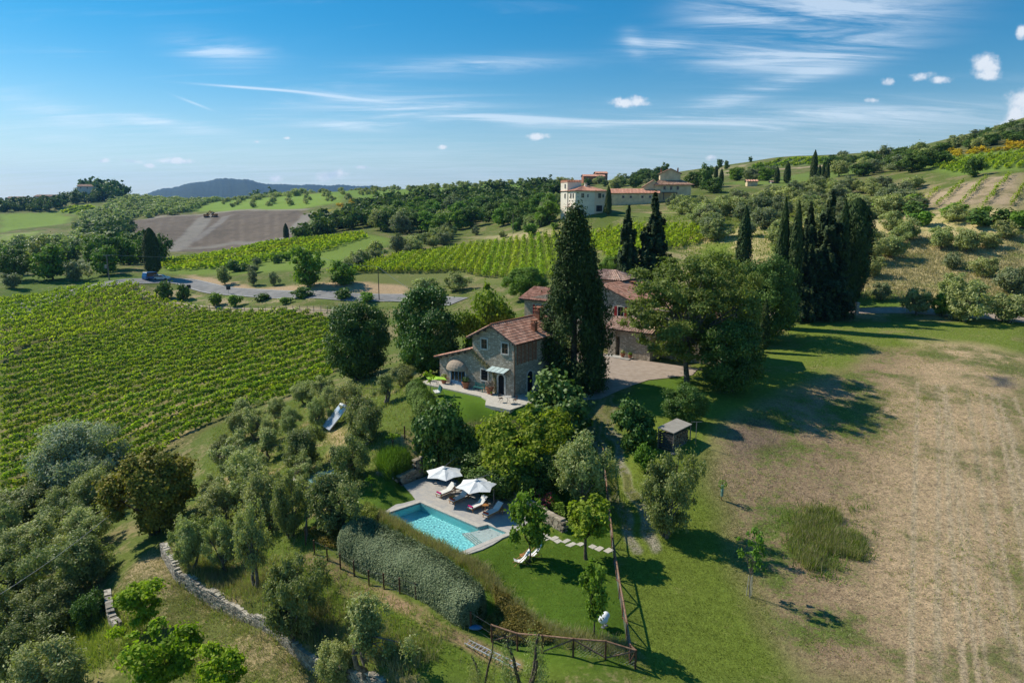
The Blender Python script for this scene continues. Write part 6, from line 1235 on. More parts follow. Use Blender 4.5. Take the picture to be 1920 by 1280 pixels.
# umbrellas
def umbrella(apex, mast, label):
    c = Vector((apex.x, apex.y, 0)); u = thing('cantilever_umbrella', label, 'umbrella', Vector((mast.x, mast.y, .03)), 0, 'white umbrellas on the pool deck'); lc = c - u.location; lc.z = 0; a0 = math.atan2(-lc.y, -lc.x) + R(30); m = MB(); Rr_ = 1.72; zt, ze = 2.86, 2.34
    top = m.b.verts.new((lc.x, lc.y, zt)); tips = [Vector((lc.x + Rr_ * math.cos(a0 + k * math.pi / 3), lc.y + Rr_ * math.sin(a0 + k * math.pi / 3), ze)) for k in range(6)]
    mids = [];
    for k in range(6): q = (tips[k] + tips[(k + 1) % 6]) / 2; q = q.lerp(Vector((lc.x, lc.y, ze)), .10); q.z = ze + .03; mids.append(q)
    vt = [m.b.verts.new(p) for p in tips]; vm_ = [m.b.verts.new(p) for p in mids]; ht = [m.b.verts.new(p.lerp(Vector((lc.x, lc.y, zt)), .5) + Vector((0, 0, .03))) for p in tips]; hm = [m.b.verts.new(p.lerp(Vector((lc.x, lc.y, zt)), .5) - Vector((0, 0, .03))) for p in mids]
    for k in range(6):
        j = (k + 1) % 6; m.b.faces.new((vt[k], vm_[k], hm[k], ht[k])); m.b.faces.new((vm_[k], vt[j], ht[j], hm[k])); m.b.faces.new((ht[k], hm[k], top)); m.b.faces.new((hm[k], ht[j], top))
    cn = m.build('canopy', 'canvas_white', u, loc=None)
    m = MB(); m.lathe([(.22, 0), (.20, .03), (.03, .13)], (lc.x, lc.y, zt - .02), 8); m.build('vent_cap', 'canvas_white', cn)
    for p in tips: m = MB(); m.bar(Vector((lc.x, lc.y, zt - .12)), p - Vector((0, 0, .03)), .025); m.build('rib', 'metal_grey', u)
    m = MB(); m.tube([(0, 0, 0), (0, 0, 2.2), (0, 0, 2.7)], .04, 8); m.build('mast', 'metal_grey', u)
    m = MB(); m.tube([(0, 0, 2.5), Vector((0, 0, 2.95)).lerp(Vector((lc.x, lc.y, 2.95)), .35), (lc.x, lc.y, zt + .08)], .03, 6); m.build('arm', 'metal_grey', u)
    m = MB(); m.box((0, 0, .04), (.9, .9, .08)); m.build('base', 'concrete', u)
umbrella(pt(833, 877, z=2.85), pt(866, 906, z=0), 'white cantilever umbrella at the back, nearer the stone wall'); umbrella(pt(893, 900, z=2.85), pt(926, 948, z=0), 'white cantilever umbrella in front, over the middle loungers')
# loungers
LDIR = math.atan2(.74, .67)
def lounger():
    o = thing('sun_lounger', '', 'sun lounger', (0, 0, 0), LDIR, 'teak loungers on the pool deck')
    m = MB(); [m.box((1.0, s * .31, .29), (2.0, .045, .07)) for s in (-1, 1)]; [m.box((x, 0, .29), (.05, .6, .05)) for x in (.03, .7, 1.3, 1.97)]; m.build('frame', 'teak', o)
    for x in (.14, 1.8):
        for s in (-1, 1): m = MB(); m.bar((x, s * .29, .28), (x - .05, s * .30, 0), .05); m.build('leg', 'teak', o)
    m = MB(); m.box((.66, 0, .355), (1.3, .60, .06)); m.build('mattress', 'canvas_white', o, bevel=.012)
    bk = MB(); bk.bar((1.28, 0, .36), (1.90, 0, .82), .60, .06); b_ = bk.build('backrest', 'canvas_white', o)
    m = MB(); m.bar((1.30, -.26, .31), (1.93, -.26, .78), .035); m.bar((1.30, .26, .31), (1.93, .26, .78), .035); m.build('back_frame', 'teak', o); m = MB(); m.bar((1.75, 0, .66), (1.85, 0, .30), .5, .02); m.build('prop', 'teak', o)
    return o
def copy_tree(o):
    c = o.copy(); COL.objects.link(c)
    for ch in o.children: d = copy_tree(ch); d.parent = c
    return c
lo = lounger(); lx = [(823, 925, 'magenta_towel'), (848, 937, 'orange_towel'), (882, 951, 'magenta_towel'), (911, 963, 'orange_towel')]
labs = ['teak lounger farthest from the camera with magenta towel', 'teak lounger with orange towel half under the front umbrella', 'teak lounger second from the lawn with magenta towel', 'teak lounger nearest the lawn with orange towel']
cd_, sd_ = math.cos(LDIR), math.sin(LDIR)
for i, (px, py, tm) in enumerate(lx):
    o = lo if i == 0 else copy_tree(lo); p = pt(px, py, z=.40); o.location = (p.x - cd_ * .12, p.y - sd_ * .12, .035); o['label'] = labs[i]
    m = MB(); m.tube([(-.27, 0, 0), (.27, 0, 0)], .075, 10); tw_ = m.build('towel', tm); tw_.location = (p.x, p.y, .035 + .385 + .075); tw_.rotation_euler[2] = LDIR + math.pi / 2
    tag(tw_, 'rolled %s towel on the foot of the %s lounger' % (tm.split('_')[0], ['farthest', 'second farthest', 'second nearest', 'nearest'][i]), 'towel', 'rolled towels')
def side_table(p, label, rz=LDIR, g='small teak tables by the loungers'):
    o = thing('side_table', label, 'side table', p, rz, g); m = MB(); [m.box((0, -.19 + k * .095, .40), (.46, .08, .025)) for k in range(5)]; m.build('tabletop', 'teak', o)
    for x in (-.19, .19):
        for y in (-.17, .17): m = MB(); m.box((x, y, .19), (.035, .035, .38)); m.build('leg', 'teak', o)
side_table(pt(848, 931, z=.4) - Vector((0, 0, .365)), 'small teak table between the two far loungers'); side_table(pt(910, 947, z=.4) - Vector((0, 0, .365)), 'small teak table between the two near loungers'); side_table(pt(942, 955, z=.4) - Vector((0, 0, .365)), 'small teak table beyond the nearest lounger')
# deck chairs on the lawn
def deck_chair(p, rz, label):
    o = thing('deck_chair', label, 'deck chair', p, rz, 'white canvas deck chairs on the lawn')
    for s in (-1, 1):
        m = MB(); m.bar((-.55, s * .28, .02), (.62, s * .28, 1.05), .03); m.build('side_rail', 'teak', o); m = MB(); m.bar((-.50, s * .25, .40), (.50, s * .25, .02), .03); m.build('leg', 'teak', o); m = MB(); m.bar((.15, s * .31, .58), (.70, s * .31, .02), .025); m.build('prop', 'teak', o)
    m = MB(); pp = [(-.50, .40), (-.25, .27), (0, .28), (.25, .52), (.62, 1.05)]
    for (x0, z0_), (x1, z1_) in zip(pp, pp[1:]): m.bar((x0, 0, z0_), (x1, 0, z1_), .48, .015)
    m.build('sling', 'canvas_white', o)
deck_chair(ground(pt(977, 1056, z=0)), R(10), 'white canvas deck chair left of the small table on the lawn'); deck_chair(ground(pt(1000, 1045, z=0)), R(14), 'white canvas deck chair behind the cherry trunk')
side_table(ground(pt(981, 1049, z=0)) + Vector((0, 0, .0)), 'small teak table between the two deck chairs', R(12), None)
# globe lamps
for px, py, z, r_, lb in ((1131, 1160, .50, .30, 'larger white globe lamp on the lawn by the fence'), (1136, 1153, .62, .235, 'smaller white globe lamp just behind the larger one')):
    p = pt(px, py, z=z); o = thing('globe_lamp', lb, 'garden lamp', ground(p), 0, 'white globe lamps on the lawn'); zc = p.z - o.location.z; m = MB(); m.ball((0, 0, zc), r_, 28); m.build('globe', 'white_plastic', o, smooth=True)
    m = MB(); m.lathe([(.12, 0), (.12, .03), (.03, .05), (.03, zc - r_ + .03)], n=14); m.build('stand', 'metal_grey', o)
# stepping stones
for i, (px, py) in enumerate(((1020, 1004), (1025, 1010), (1039, 1010), (1046, 1015), (1062, 1015), (1071, 1021.5), (1088, 1021), (1111, 1025.5), (1123, 1029), (1141, 1032))):
    p = ground(pt(px, py, z=0)); m = MB(); w_, h_ = random.uniform(.26, .38), random.uniform(.2, .26); a = .75
    m.prism([(p.x + (x * w_ * math.cos(a) - y * h_ * math.sin(a)) + random.uniform(-.04, .04), p.y + (x * w_ * math.sin(a) + y * h_ * math.cos(a)) + random.uniform(-.04, .04), p.z - .03) for x, y in ((-1, -1), (1, -1), (1.1, 0), (1, 1), (-1, 1))], (0, 0, .06))
    tag(m.build('stepping_stone', 'stepping_stone'), 'flat pale stepping stone set in the lawn between the pool wall and the fence', 'stepping stone', 'stepping stones across the lawn')

# ================================================================== dry stone walls: every stone its own block
tilemat('loose_stone', (0.20, 0.18, 0.15), (0.52, 0.47, 0.39), (0.30, 0.26, 0.20)); tilemat('warm_stone', (0.22, 0.18, 0.135), (0.50, 0.43, 0.33), (0.30, 0.25, 0.18))
def stone_wall(name, pts, h, thick, label, mat='loose_stone', sw=.34, sh=.17, lean=0.0, cap=True, base=None, hj=.06):
    """pts: ground points along the foot; stones on both faces and on top"""
    V = []; F = []; T = []; core = MB(); L_ = [0]
    for a, b in zip(pts, pts[1:]): L_.append(L_[-1] + math.hypot(b[0] - a[0], b[1] - a[1]))
    def P(s):
        for i in range(len(pts) - 1):
            if s <= L_[i + 1] or i == len(pts) - 2: k = (s - L_[i]) / max(L_[i + 1] - L_[i], 1e-6); a, b = Vector(pts[i]), Vector(pts[i + 1]); d = (b - a); d.z = 0; d.normalize(); return a.lerp(b, k), d, Vector((-d.y, d.x, 0))
    def blk(c, d, n, l, w, hh):
        o = len(V); dz_ = Vector((0, 0, 1)); j = lambda: random.uniform(-.16, .16)
        for sx in (-1, 1):
            for sy in (-1, 1):
                for sz in (-1, 1): V.append(c + d * sx * l / 2 * (1 + j()) + n * sy * w / 2 * (1 + j() * .6) + dz_ * sz * hh / 2 * (1 + j()))
        F.extend([(o, o + 1, o + 3, o + 2), (o + 4, o + 6, o + 7, o + 5), (o, o + 4, o + 5, o + 1), (o + 2, o + 3, o + 7, o + 6), (o + 1, o + 5, o + 7, o + 3), (o, o + 2, o + 6, o + 4)]); T.extend([random.random()] * 6)
    zrow = -.15
    while zrow < h - .02:
        hh = sh * random.uniform(.75, 1.3); s = random.uniform(0, sw)
        while s < L_[-1]:
            l = sw * random.uniform(.5, 1.5); c, d, n = P(min(s, L_[-1])); hl = h * (1 + hj * math.sin(s * .7) + hj * math.sin(s * 1.9))
            if zrow + hh * .5 < hl:
                for sd_2 in (-1, 1): blk(c + n * (sd_2 * (thick / 2 - .09) + lean * zrow) + Vector((0, 0, zrow + hh / 2)), d, n, l * .96, .2 * random.uniform(.85, 1.25), hh * .94)
            s += l
        zrow += hh
    s = 0
    while s < L_[-1] and cap:
        l = sw * random.uniform(.8, 1.6); c, d, n = P(s); hl = h * (1 + hj * math.sin(s * .7) + hj * math.sin(s * 1.9)); k = random.choice((1, 1, 2))
        for q in range(k): blk(c + n * ((q - (k - 1) / 2) * thick / k + lean * h) + Vector((0, 0, hl + .03)), d, n, l * .95, thick / k * .98, .12 * random.uniform(.8, 1.4))
        s += l
    o = tag(link(name, mesh_from(name, np.array([tuple(v) for v in V]), F, [mat], tint=T)), label, 'stone wall')
    for a, b in zip(pts, pts[1:]):
        a, b = Vector(a), Vector(b); d = (b - a); d.z = 0; d.normalize(); n = Vector((-d.y, d.x, 0)) * (thick / 2 - .12); core.prism([a - n - Vector((0, 0, .2)), b - n - Vector((0, 0, .2)), b + n - Vector((0, 0, .2)), a + n - Vector((0, 0, .2))], (0, 0, h * .93))
    pmat('wall_core', (.06, .05, .045)) if 'wall_core' not in MATS else None; core.build('rubble_core', 'wall_core', o); return o
wp = []
for i, (a, b) in enumerate(zip(WALL, WALL[1:])):
    for k in range(4):
        p = a.lerp(b, k / 4); d = (b - a).normalized(); n = Vector((-d.y, d.x, 0)); lo_ = p - n * .9 if wallside(np.array([p.x - n.x]), np.array([p.y - n.y]))[0] < 0 else p + n * .9; wp.append(Vector((p.x, p.y, float(gz(lo_.x, lo_.y)) - .05)))
WTOP = wp
stone_wall('dry_stone_wall', wp, 1.25, .5, 'long grey dry stone terrace wall running down to the bottom edge', sw=.30, sh=.14, hj=.10)
g0 = lambda px, py: Vector((*pt(px, py, z=0).xy, 0.0))
stone_wall('garden_wall', [g0(750, 909), g0(778, 897)], .85, .5, 'low stone wall at the left back corner of the pool deck', 'warm_stone', .32, .15, hj=.02)
stone_wall('garden_wall', [g0(779, 896.5), g0(806, 884.5)], 1.75, .5, 'taller stepped stone wall block behind the left umbrella', 'warm_stone', .32, .15, hj=.01)
stone_wall('garden_wall', [g0(808, 886), g0(850, 893), g0(895, 905), g0(940, 925), g0(968, 944), g0(1000, 964), g0(1030, 982), g0(1058, 998)], .95, .5, 'stone retaining wall behind the loungers running down to the lawn', 'warm_stone', .34, .16, hj=.03)
stone_wall('border_stones', [Vector((p.x, p.y, p.z)) for p in (at(706, 886), at(722, 893), at(746, 903))], .22, .3, 'low border of ochre stones below the tall grass clump', 'warm_stone', .3, .13, cap=False)
bw = [at(*q) for q in ((204, 1128), (206, 1145), (210, 1165), (222, 1182))]; stone_wall('broken_terrace_wall', bw, .9, .5, 'short broken terrace wall beside the light green fig tree', sw=.36, sh=.18, hj=.2)

# ================================================================== hedges and low planting
def along(pts, s01):
    L_ = [0]
    for a, b in zip(pts, pts[1:]): L_.append(L_[-1] + math.hypot(b[0] - a[0], b[1] - a[1]))
    L_ = np.array(L_); X = np.array([p[0] for p in pts]); Y = np.array([p[1] for p in pts]); s = s01 * L_[-1]; x = np.interp(s, L_, X); y = np.interp(s, L_, Y); e = L_[-1] * 1e-3
    dx = np.interp(np.minimum(s + e, L_[-1]), L_, X) - np.interp(np.maximum(s - e, 0), L_, X); dy = np.interp(np.minimum(s + e, L_[-1]), L_, Y) - np.interp(np.maximum(s - e, 0), L_, Y); d = np.hypot(dx, dy) + 1e-9
    return x, y, dx / d, dy / d, L_[-1]
def hedge(name, pts, w, h, n, size, mat, label, group=None, up=0.6, bumps=.10, aspect=2.2, wf=lambda s: 1, strands=False):
    o = thing(name, label, 'hedge', pts[0], 0, group); s = rng.random(n); x, y, dx, dy, Lh = along(pts, s); a = rng.random(n) * math.pi
    # rounded box section: angle 0..pi from one foot over the top to the other
    cx, sy = np.cos(a), np.sin(a); p = 4.5; k = (np.abs(cx) ** p + np.abs(sy) ** p) ** (-1 / p); lat = cx * k * w / 2 * wf(s); up_ = sy * k * h; endr = np.minimum(1, np.minimum(s, 1 - s) * Lh / (w * .5)); endr = (1 - (1 - endr) ** 2.6) ** .5
    bump = 1 + bumps * (np.sin(s * Lh * 1.9 + a * 3) + np.sin(s * Lh * 4.1 - a * 5) * .6) + .05 * rng.normal(size=n); depth_ = 1 - .16 * rng.random(n) ** 2
    lat = lat * endr * bump * depth_; up_ = up_ * (.75 + .25 * endr) * (1 + (bump - 1) * .6) * depth_; X = x - dy * lat; Y = y + dx * lat; Z = gz(X, Y) + up_
    nn = unit(np.stack([-dy * cx, dx * cx, sy * .9 + .15], -1) + rdir(n) * .6); O = np.array(pts[0]); Z = Z + np.where(rng.random(n) < .05, rng.random(n) * .22 * h / 1.8, 0) * (sy > .3); P = np.stack([X, Y, Z], -1) - O
    tn = np.clip(.45 + .3 * np.sin(s * Lh * 1.3 + a) * np.sin(s * Lh * .6) + rng.normal(size=n) * .28, 0, 1)
    link('foliage', foliage('foliage', P, nn, size * (.7 + .6 * rng.random(n)), mat, aspect, up=up, tint=tn), o)
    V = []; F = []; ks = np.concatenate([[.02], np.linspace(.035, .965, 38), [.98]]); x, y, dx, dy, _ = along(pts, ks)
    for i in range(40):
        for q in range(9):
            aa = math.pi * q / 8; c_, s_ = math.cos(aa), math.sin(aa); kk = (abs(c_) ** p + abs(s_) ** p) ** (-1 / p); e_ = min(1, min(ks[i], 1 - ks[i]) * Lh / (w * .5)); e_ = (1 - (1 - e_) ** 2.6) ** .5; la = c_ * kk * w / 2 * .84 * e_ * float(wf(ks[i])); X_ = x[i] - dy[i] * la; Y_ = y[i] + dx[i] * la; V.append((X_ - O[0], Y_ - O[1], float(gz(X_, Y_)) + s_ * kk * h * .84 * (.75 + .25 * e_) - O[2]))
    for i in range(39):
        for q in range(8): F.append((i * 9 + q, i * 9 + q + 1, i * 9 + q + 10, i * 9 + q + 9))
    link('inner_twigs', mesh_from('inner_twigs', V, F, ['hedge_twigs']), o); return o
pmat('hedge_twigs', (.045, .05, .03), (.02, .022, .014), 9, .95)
gp = lambda px, py, z=-1.0: ground(pt(px, py, z=z))
SH = [gp(652, 1022, -.9), gp(726, 1060, -1.0), gp(800, 1107, -1.1), gp(860, 1148, -1.1), gp(898, 1176, -1.1)]
hedge('silver_hedge', SH, 2.5, 1.85, 120000, .060, 'silver_hedge_leaf', 'long rounded silver grey hedge below the pool', up=1.0, bumps=.02, aspect=2.2, wf=lambda s: 1.15 - .25 * s)
hedge('green_hedge', [ground(pt(775, 735, z=4.4)), ground(pt(790, 762, z=4.2)), ground(pt(812, 792, z=4.0)), ground(pt(828, 808, z=3.6))], 1.9, 1.5, 30000, .075, 'hedge_leaf', 'clipped bright green hedge at the edge of the house lawn')
hedge('box_hedge', [at(1118, 398), at(1137, 398)], 1.8, 2.2, 1500, .22, 'hedge_leaf', 'bright clipped hedge left of the villa garage door', aspect=1.3)
hedge('box_hedge', [at(986, 424), at(1022, 424)], 3.5, 4.0, 3000, .25, 'hedge_leaf', 'tall clipped green hedge left of the villa', aspect=1.3)
ptree('walnut', 'yellow_bush', 1071, 412, 392, 20, 'yellow leaved round bush at the left corner of the villa', 'bush')

def tufts(name, P, h, n_blade, mat, label, spread=.25, wd=.02, cat='grass', flat=0.0, lean=.35, kind='stuff'):
    """bunches of narrow blades at points P"""
    n = len(P) * n_blade; B = np.repeat(P, n_blade, 0) + np.concatenate([rng.normal(size=(n, 2)) * spread, np.zeros((n, 1))], 1); B[:, 2] = gz(B[:, 0], B[:, 1]) - .02
    hh = (h * (.5 + .7 * rng.random(n)))[:, None]; d = unit(rng.normal(size=(n, 3)) * lean + np.array([0, 0, 1 - flat])); d[:, 2] = np.abs(d[:, 2]); a = rng.random(n) * 6.283; s = np.stack([np.cos(a), np.sin(a), np.zeros(n)], -1) * wd * (.6 + .8 * rng.random((n, 1)))
    V = np.stack([B - s, B + s, B + d * hh + s * .35 + np.array([0, 0, .0]), B + d * hh - s * .35], 1).reshape(-1, 3); tint = np.clip(np.repeat(rng.random(len(P)), n_blade) * .6 + rng.random(n) * .4, 0, 1)
    o = link(name, mesh_from(name, V, np.arange(4 * n).reshape(n, 4), [mat], tint=tint)); 
    return tag(o, label, cat, kind=kind)
def scatterpts(poly, n):
    P = poly if isinstance(poly[0], Vector) else wpoly(poly); xs = [p.x for p in P]; ys = [p.y for p in P]; x = rng.uniform(min(xs), max(xs), n * 4); y = rng.uniform(min(ys), max(ys), n * 4); k = inpoly(P, x, y); x = x[k][:n]; y = y[k][:n]; return np.stack([x, y, x * 0], -1)
def linepts(pts, n, w):
    x, y, dx, dy, _ = along(pts, rng.random(n)); l = rng.normal(size=n) * w / 2.5; return np.stack([x - dy * l, y + dx * l, x * 0], -1)
EG = [gp(700, 968, -.3), gp(760, 1003, -.4), gp(858, 1060, -.5), gp(900, 1082, -.5), gp(950, 1128, -.5), gp(1000, 1175, -.5), gp(1060, 1205, -.5), gp(1120, 1218, -.5), gp(1178, 1225, -.5)]
tufts('ornamental_grass', linepts(EG, 1100, .75), .55, 16, 'dry_grass_blade', 'pale seeding ornamental grass edging the lower lawn', .12, .013)
tufts('green_edging', linepts(EG, 900, 1.0), .40, 12, 'grass_blade', 'green blades mixed into the grass edging of the lower lawn', .14, .014)
tufts('tall_grass_clump', scatterpts([(706, 880), (722, 856), (760, 856), (770, 872), (752, 900), (725, 898)], 260), 1.15, 26, 'tuft_blade', 'tall fresh green grass clump above the border stones', .14, .02, kind=None)['category'] = 'grass clump'
ragged = scatterpts([(1462, 1000), (1490, 955), (1560, 958), (1615, 1000), (1618, 1050), (1570, 1085), (1520, 1070), (1480, 1030)], 900); q_ = wob(ragged[:, 0], ragged[:, 1], 1.3) + wob(ragged[:, 0], ragged[:, 1], .6, 2) * .7; cen_ = ragged.mean(0); ragged = ragged[q_ + 1.1 - np.hypot(*(ragged - cen_)[:, :2].T) / 2.6 + rng.normal(size=len(ragged)) * .25 > 0]
tufts('field_grass_clump', ragged, .62, 15, 'grass_blade', 'island of tall pale green grass left standing in the field', .22, .02, kind=None)['category'] = 'grass clump'
P_ = ragged[::6]; tufts('field_clump_weeds', P_ + rng.normal(size=P_.shape) * [1.4, 1.0, 0], .4, 20, 'tuft_blade', 'dark leafy weeds thinning out around the field grass island', .3, .03)
tufts('field_clump_dry_stems', ragged[::2], .75, 16, 'dry_grass_blade', 'pale seed stems standing in the field grass island', .3, .015)
leafmat('bronze_cover_leaf', (.13, .13, .02), (.30, .24, .05), .2)
def cover(name, poly, n, h, size, mat, label, dens=1.0):
    P = scatterpts(poly, n); k = len(P); P[:, 2] = gz(P[:, 0], P[:, 1]) + h * (.35 + .5 * rng.random(k)) * (1 + .35 * np.sin(P[:, 0] * 2.6 + np.sin(P[:, 1] * 2.1)) * np.sin(P[:, 1] * 2.3)); tag(link(name, foliage(name, P, unit(rdir(k) * .8 + np.array([0, 0, .8])), size * (.6 + .8 * rng.random(k)), mat, 1.5)), label, 'ground cover', kind='stuff')
cover('bronze_ground_cover', [(925, 1105), (960, 1130), (1012, 1180), (1040, 1208), (1000, 1212), (925, 1200), (905, 1180), (930, 1150)], 14000, .55, .055, 'bronze_cover_leaf', 'bronze green low shrubs between the silver hedge and the edging grass')
cover('bronze_ground_cover', [(578, 1000), (600, 985), (640, 990), (645, 1035), (600, 1028)], 6000, .6, .055, 'bronze_cover_leaf', 'bronze green low shrubs at the left end of the silver hedge')
cover('grey_ground_cover', [(645, 975), (690, 950), (712, 968), (700, 985), (660, 990)], 6000, .7, .055, 'grass_blade', 'pale green herbs at the upper left end of the pool hedge')
cover('wall_foot_plants', [(940, 915), (985, 935), (1060, 985), (1050, 955), (1000, 925), (950, 900)], 12000, 1.3, .075, 'green_leaf', 'mixed garden plants above the wall behind the loungers')
cover('wall_foot_roses', [(985, 940), (1010, 945), (1040, 965), (1020, 968)], 500, 1.6, .06, 'red_flower', 'red and pink blossoms above the wall by the lawn')
for q, lb in (([(836, 888), (870, 880), (940, 905), (960, 925), (900, 900)], 'a'),): cover('pool_wall_planting', q, 9000, 1.5, .08, 'green_leaf', 'green shrubs planted along the top of the pool wall')
SLOPE = [(400, 800), (640, 720), (770, 700), (830, 800), (700, 905), (570, 985), (600, 1040), (900, 1200), (1000, 1278), (640, 1278), (310, 1030), (380, 900)]
tufts('slope_grass', scatterpts(SLOPE, 5200), .30, 5, 'grass_blade', 'rough green grass on the olive slope', .25, .022)
tufts('slope_dry_grass', scatterpts(SLOPE, 2600), .38, 5, 'dry_grass_blade', 'dry straw coloured grass on the olive slope', .2, .018)
tufts('wall_top_grass', linepts([p + Vector((.9, .9, 0)) for p in WALL[2:]], 1500, 2.6), .65, 9, 'dry_grass_blade', 'tall dry grass along the top of the dry stone wall', .18, .015)
tufts('wall_top_green_grass', linepts([p + Vector((1.2, 1.2, 0)) for p in WALL[2:]], 900, 3.4), .55, 9, 'grass_blade', 'green grass among the dry stems on top of the dry stone wall', .18, .017)
tufts('corner_grass', scatterpts([(0, 1050), (200, 1130), (420, 1278), (0, 1278)], 2600), .6, 7, 'grass_blade', 'long yellow green grass in the bottom left corner', .3, .022)
tufts('terrace_grass', scatterpts([(300, 1015), (200, 1130), (225, 1170), (420, 1278), (640, 1278), (320, 1050)], 2600), .16, 6, 'dry_grass_blade', 'short dry grass on the lower terrace', .25, .018)
leafmat('lawn_blade', (0.10, 0.15, 0.015), (0.19, 0.24, 0.04), .3)
tufts('mown_grass', scatterpts([(1175, 1278), (1165, 1080), (1170, 960), (1200, 860), (1330, 840), (1400, 1000), (1480, 1278)], 9000), .10, 7, 'lawn_blade', 'short mown grass between the fence and the field', .22, .014, lean=.7)
tufts('lawn_blades', scatterpts([(860, 1055), (960, 1010), (1140, 1000), (1165, 1120), (1185, 1215), (1060, 1190), (960, 1110)], 6000), .07, 7, 'lawn_blade', 'cut blades of the lower garden lawn', .2, .012, lean=.7)
tufts('drive_bank_grass', scatterpts([(1125, 870), (1150, 860), (1180, 960), (1160, 1040)], 300), .3, 6, 'grass_blade', 'rough grass between the drive and the garden fence', .2, .02)
tufts('meadow_grass', scatterpts([(1600, 440), (1920, 440), (1920, 585), (1620, 560)], 5000), .45, 6, 'dry_grass_blade', 'tall dry grass between the hillside olives', .5, .06)
tufts('meadow_grass_upper', scatterpts([(1170, 410), (1600, 380), (1600, 440), (1500, 540), (1250, 470)], 4000), .5, 5, 'grass_blade', 'tall grass among the olives behind the cypresses', .5, .07)
FLD = [(1560, 612), (1920, 618), (1920, 1278), (1560, 1278), (1440, 1180), (1390, 960), (1350, 890), (1360, 800), (1480, 740)]
P_ = scatterpts(FLD, 9000); k_ = (wob(P_[:, 0], P_[:, 1], 4.5) + wob(P_[:, 0], P_[:, 1], 1.9, 3) * .8 + rng.normal(size=len(P_)) * .45) > .55
tufts('field_weeds', P_[k_], .17, 9, 'grass_blade', 'green weeds coming up through the tilled field', .16, .02, lean=.8)
tufts('field_straw', scatterpts(FLD, 16000), .22, 3, 'dry_grass_blade', 'loose straw lying on the tilled field', .35, .014, flat=1.0, lean=1.0)

# ================================================================== roads and tracks
strip([at(*q) for q in ((1990, 606), (1920, 600), (1840, 592), (1760, 586), (1700, 582), (1620, 583), (1560, 584), (1500, 586), (1440, 592))], 3.6, .05, 'gravel_road', 'gravel')
RD_ = [at(*q) for q in ((0, 600), (70, 566), (130, 551), (200, 533), (255, 527), (310, 526), (345, 528), (372, 535), (410, 544), (470, 549), (540, 553), (640, 556), (760, 559), (860, 566))]
strip(RD_, 6.0, .12, 'road', 'asphalt')
for s_ in (-1, 1):
    ln = []
    for i, p in enumerate(RD_): d = (RD_[min(i + 1, len(RD_) - 1)] - RD_[max(i - 1, 0)]); d.z = 0; d.normalize(); ln.append(p + Vector((d.y, -d.x, 0)) * 2.7 * s_)
    strip(ln, .16, .135, 'road_edge_line', 'road_line', nc=1)
TR = [at(*q) for q in ((238, 530), (252, 538), (268, 550), (300, 563), (340, 573), (400, 579), (470, 582), (560, 582), (650, 583))]
for s_ in (-1, 1):
    ln = []
    for i, p in enumerate(TR): d = (TR[min(i + 1, len(TR) - 1)] - TR[max(i - 1, 0)]); d.z = 0; d.normalize(); ln.append(p + Vector((d.y, -d.x, 0)) * .85 * s_)
    strip(ln, .75, .07, 'dirt_track', 'dirt_track', nc=2)
strip([at(*q) for q in ((0, 502), (40, 501), (90, 500))], 8, .3, 'far_road', 'asphalt')

# ================================================================== fences
def tube_curve(a, b, r=.006): m = MB(); m.tube([a, b], r, 4, False); return m
bases = [(614, 1055), (638.5, 1067), (664, 1077), (692, 1094), (720, 1106), (750, 1121), (780.5, 1137), (813, 1155), (847, 1175), (883, 1192), (922, 1213), (970, 1231), (1017, 1247), (1074, 1264), (1134, 1269.5)]
FB = [gp(px, py, -1.5) for px, py in [(590, 1043)] + bases]; corner = gp(1191, 1256, -.6); FB.append(corner)
rt = [(1183, 1196), (1176, 1160), (1169, 1125), (1162, 1092), (1157, 1060), (1152, 1030), (1148, 1000), (1144, 970), (1140, 942), (1136, 915), (1132, 890), (1129, 868)]
RB = [ground(pt(px, py, z=1.15)) for px, py in rt]
fe = thing('wooden_fence', 'rustic brown post and rail fence with wire netting around the lower lawn', 'fence', corner, 0); O = fe.location
def post(p, h=1.2, r=.06): m = MB(); m.tube([p - O - Vector((0, 0, .2)), p - O + Vector((0, 0, h))], r, 8); m.build('post', 'wood_post', fe)
for p in FB + RB: post(p)
def rail(a, b, r=.055, mat='wood_rail', za=1.15, zb=1.15, nm='rail'): m = MB(); m.tube([a - O + Vector((0, 0, za)), b - O + Vector((0, 0, zb))], r, 7); m.build(nm, mat, fe)
allp = FB[-6:] + RB
for i, (a, b) in enumerate(zip(allp, allp[1:])):
    rail(a, b)
    if i < 5: (rail(a, b, .045, 'wood_rail', .1, 1.1, 'brace') if i % 2 == 0 else rail(a, b, .045, 'wood_rail', 1.1, .1, 'brace'))
    elif i % 2 == 0: rail(a, b, .045, 'wood_post', .1, 1.1, 'brace')
    else: rail(a, b, .045, 'wood_post', 1.1, .1, 'brace')
m = MB()
for a, b in zip(FB[:-5], FB[1:-4]):
    for z in (.15, .55, 1.1): m.tube([a - O + Vector((0, 0, z)), b - O + Vector((0, 0, z))], .008, 4, False)
m.build('fence_wire', 'metal_grey', fe)
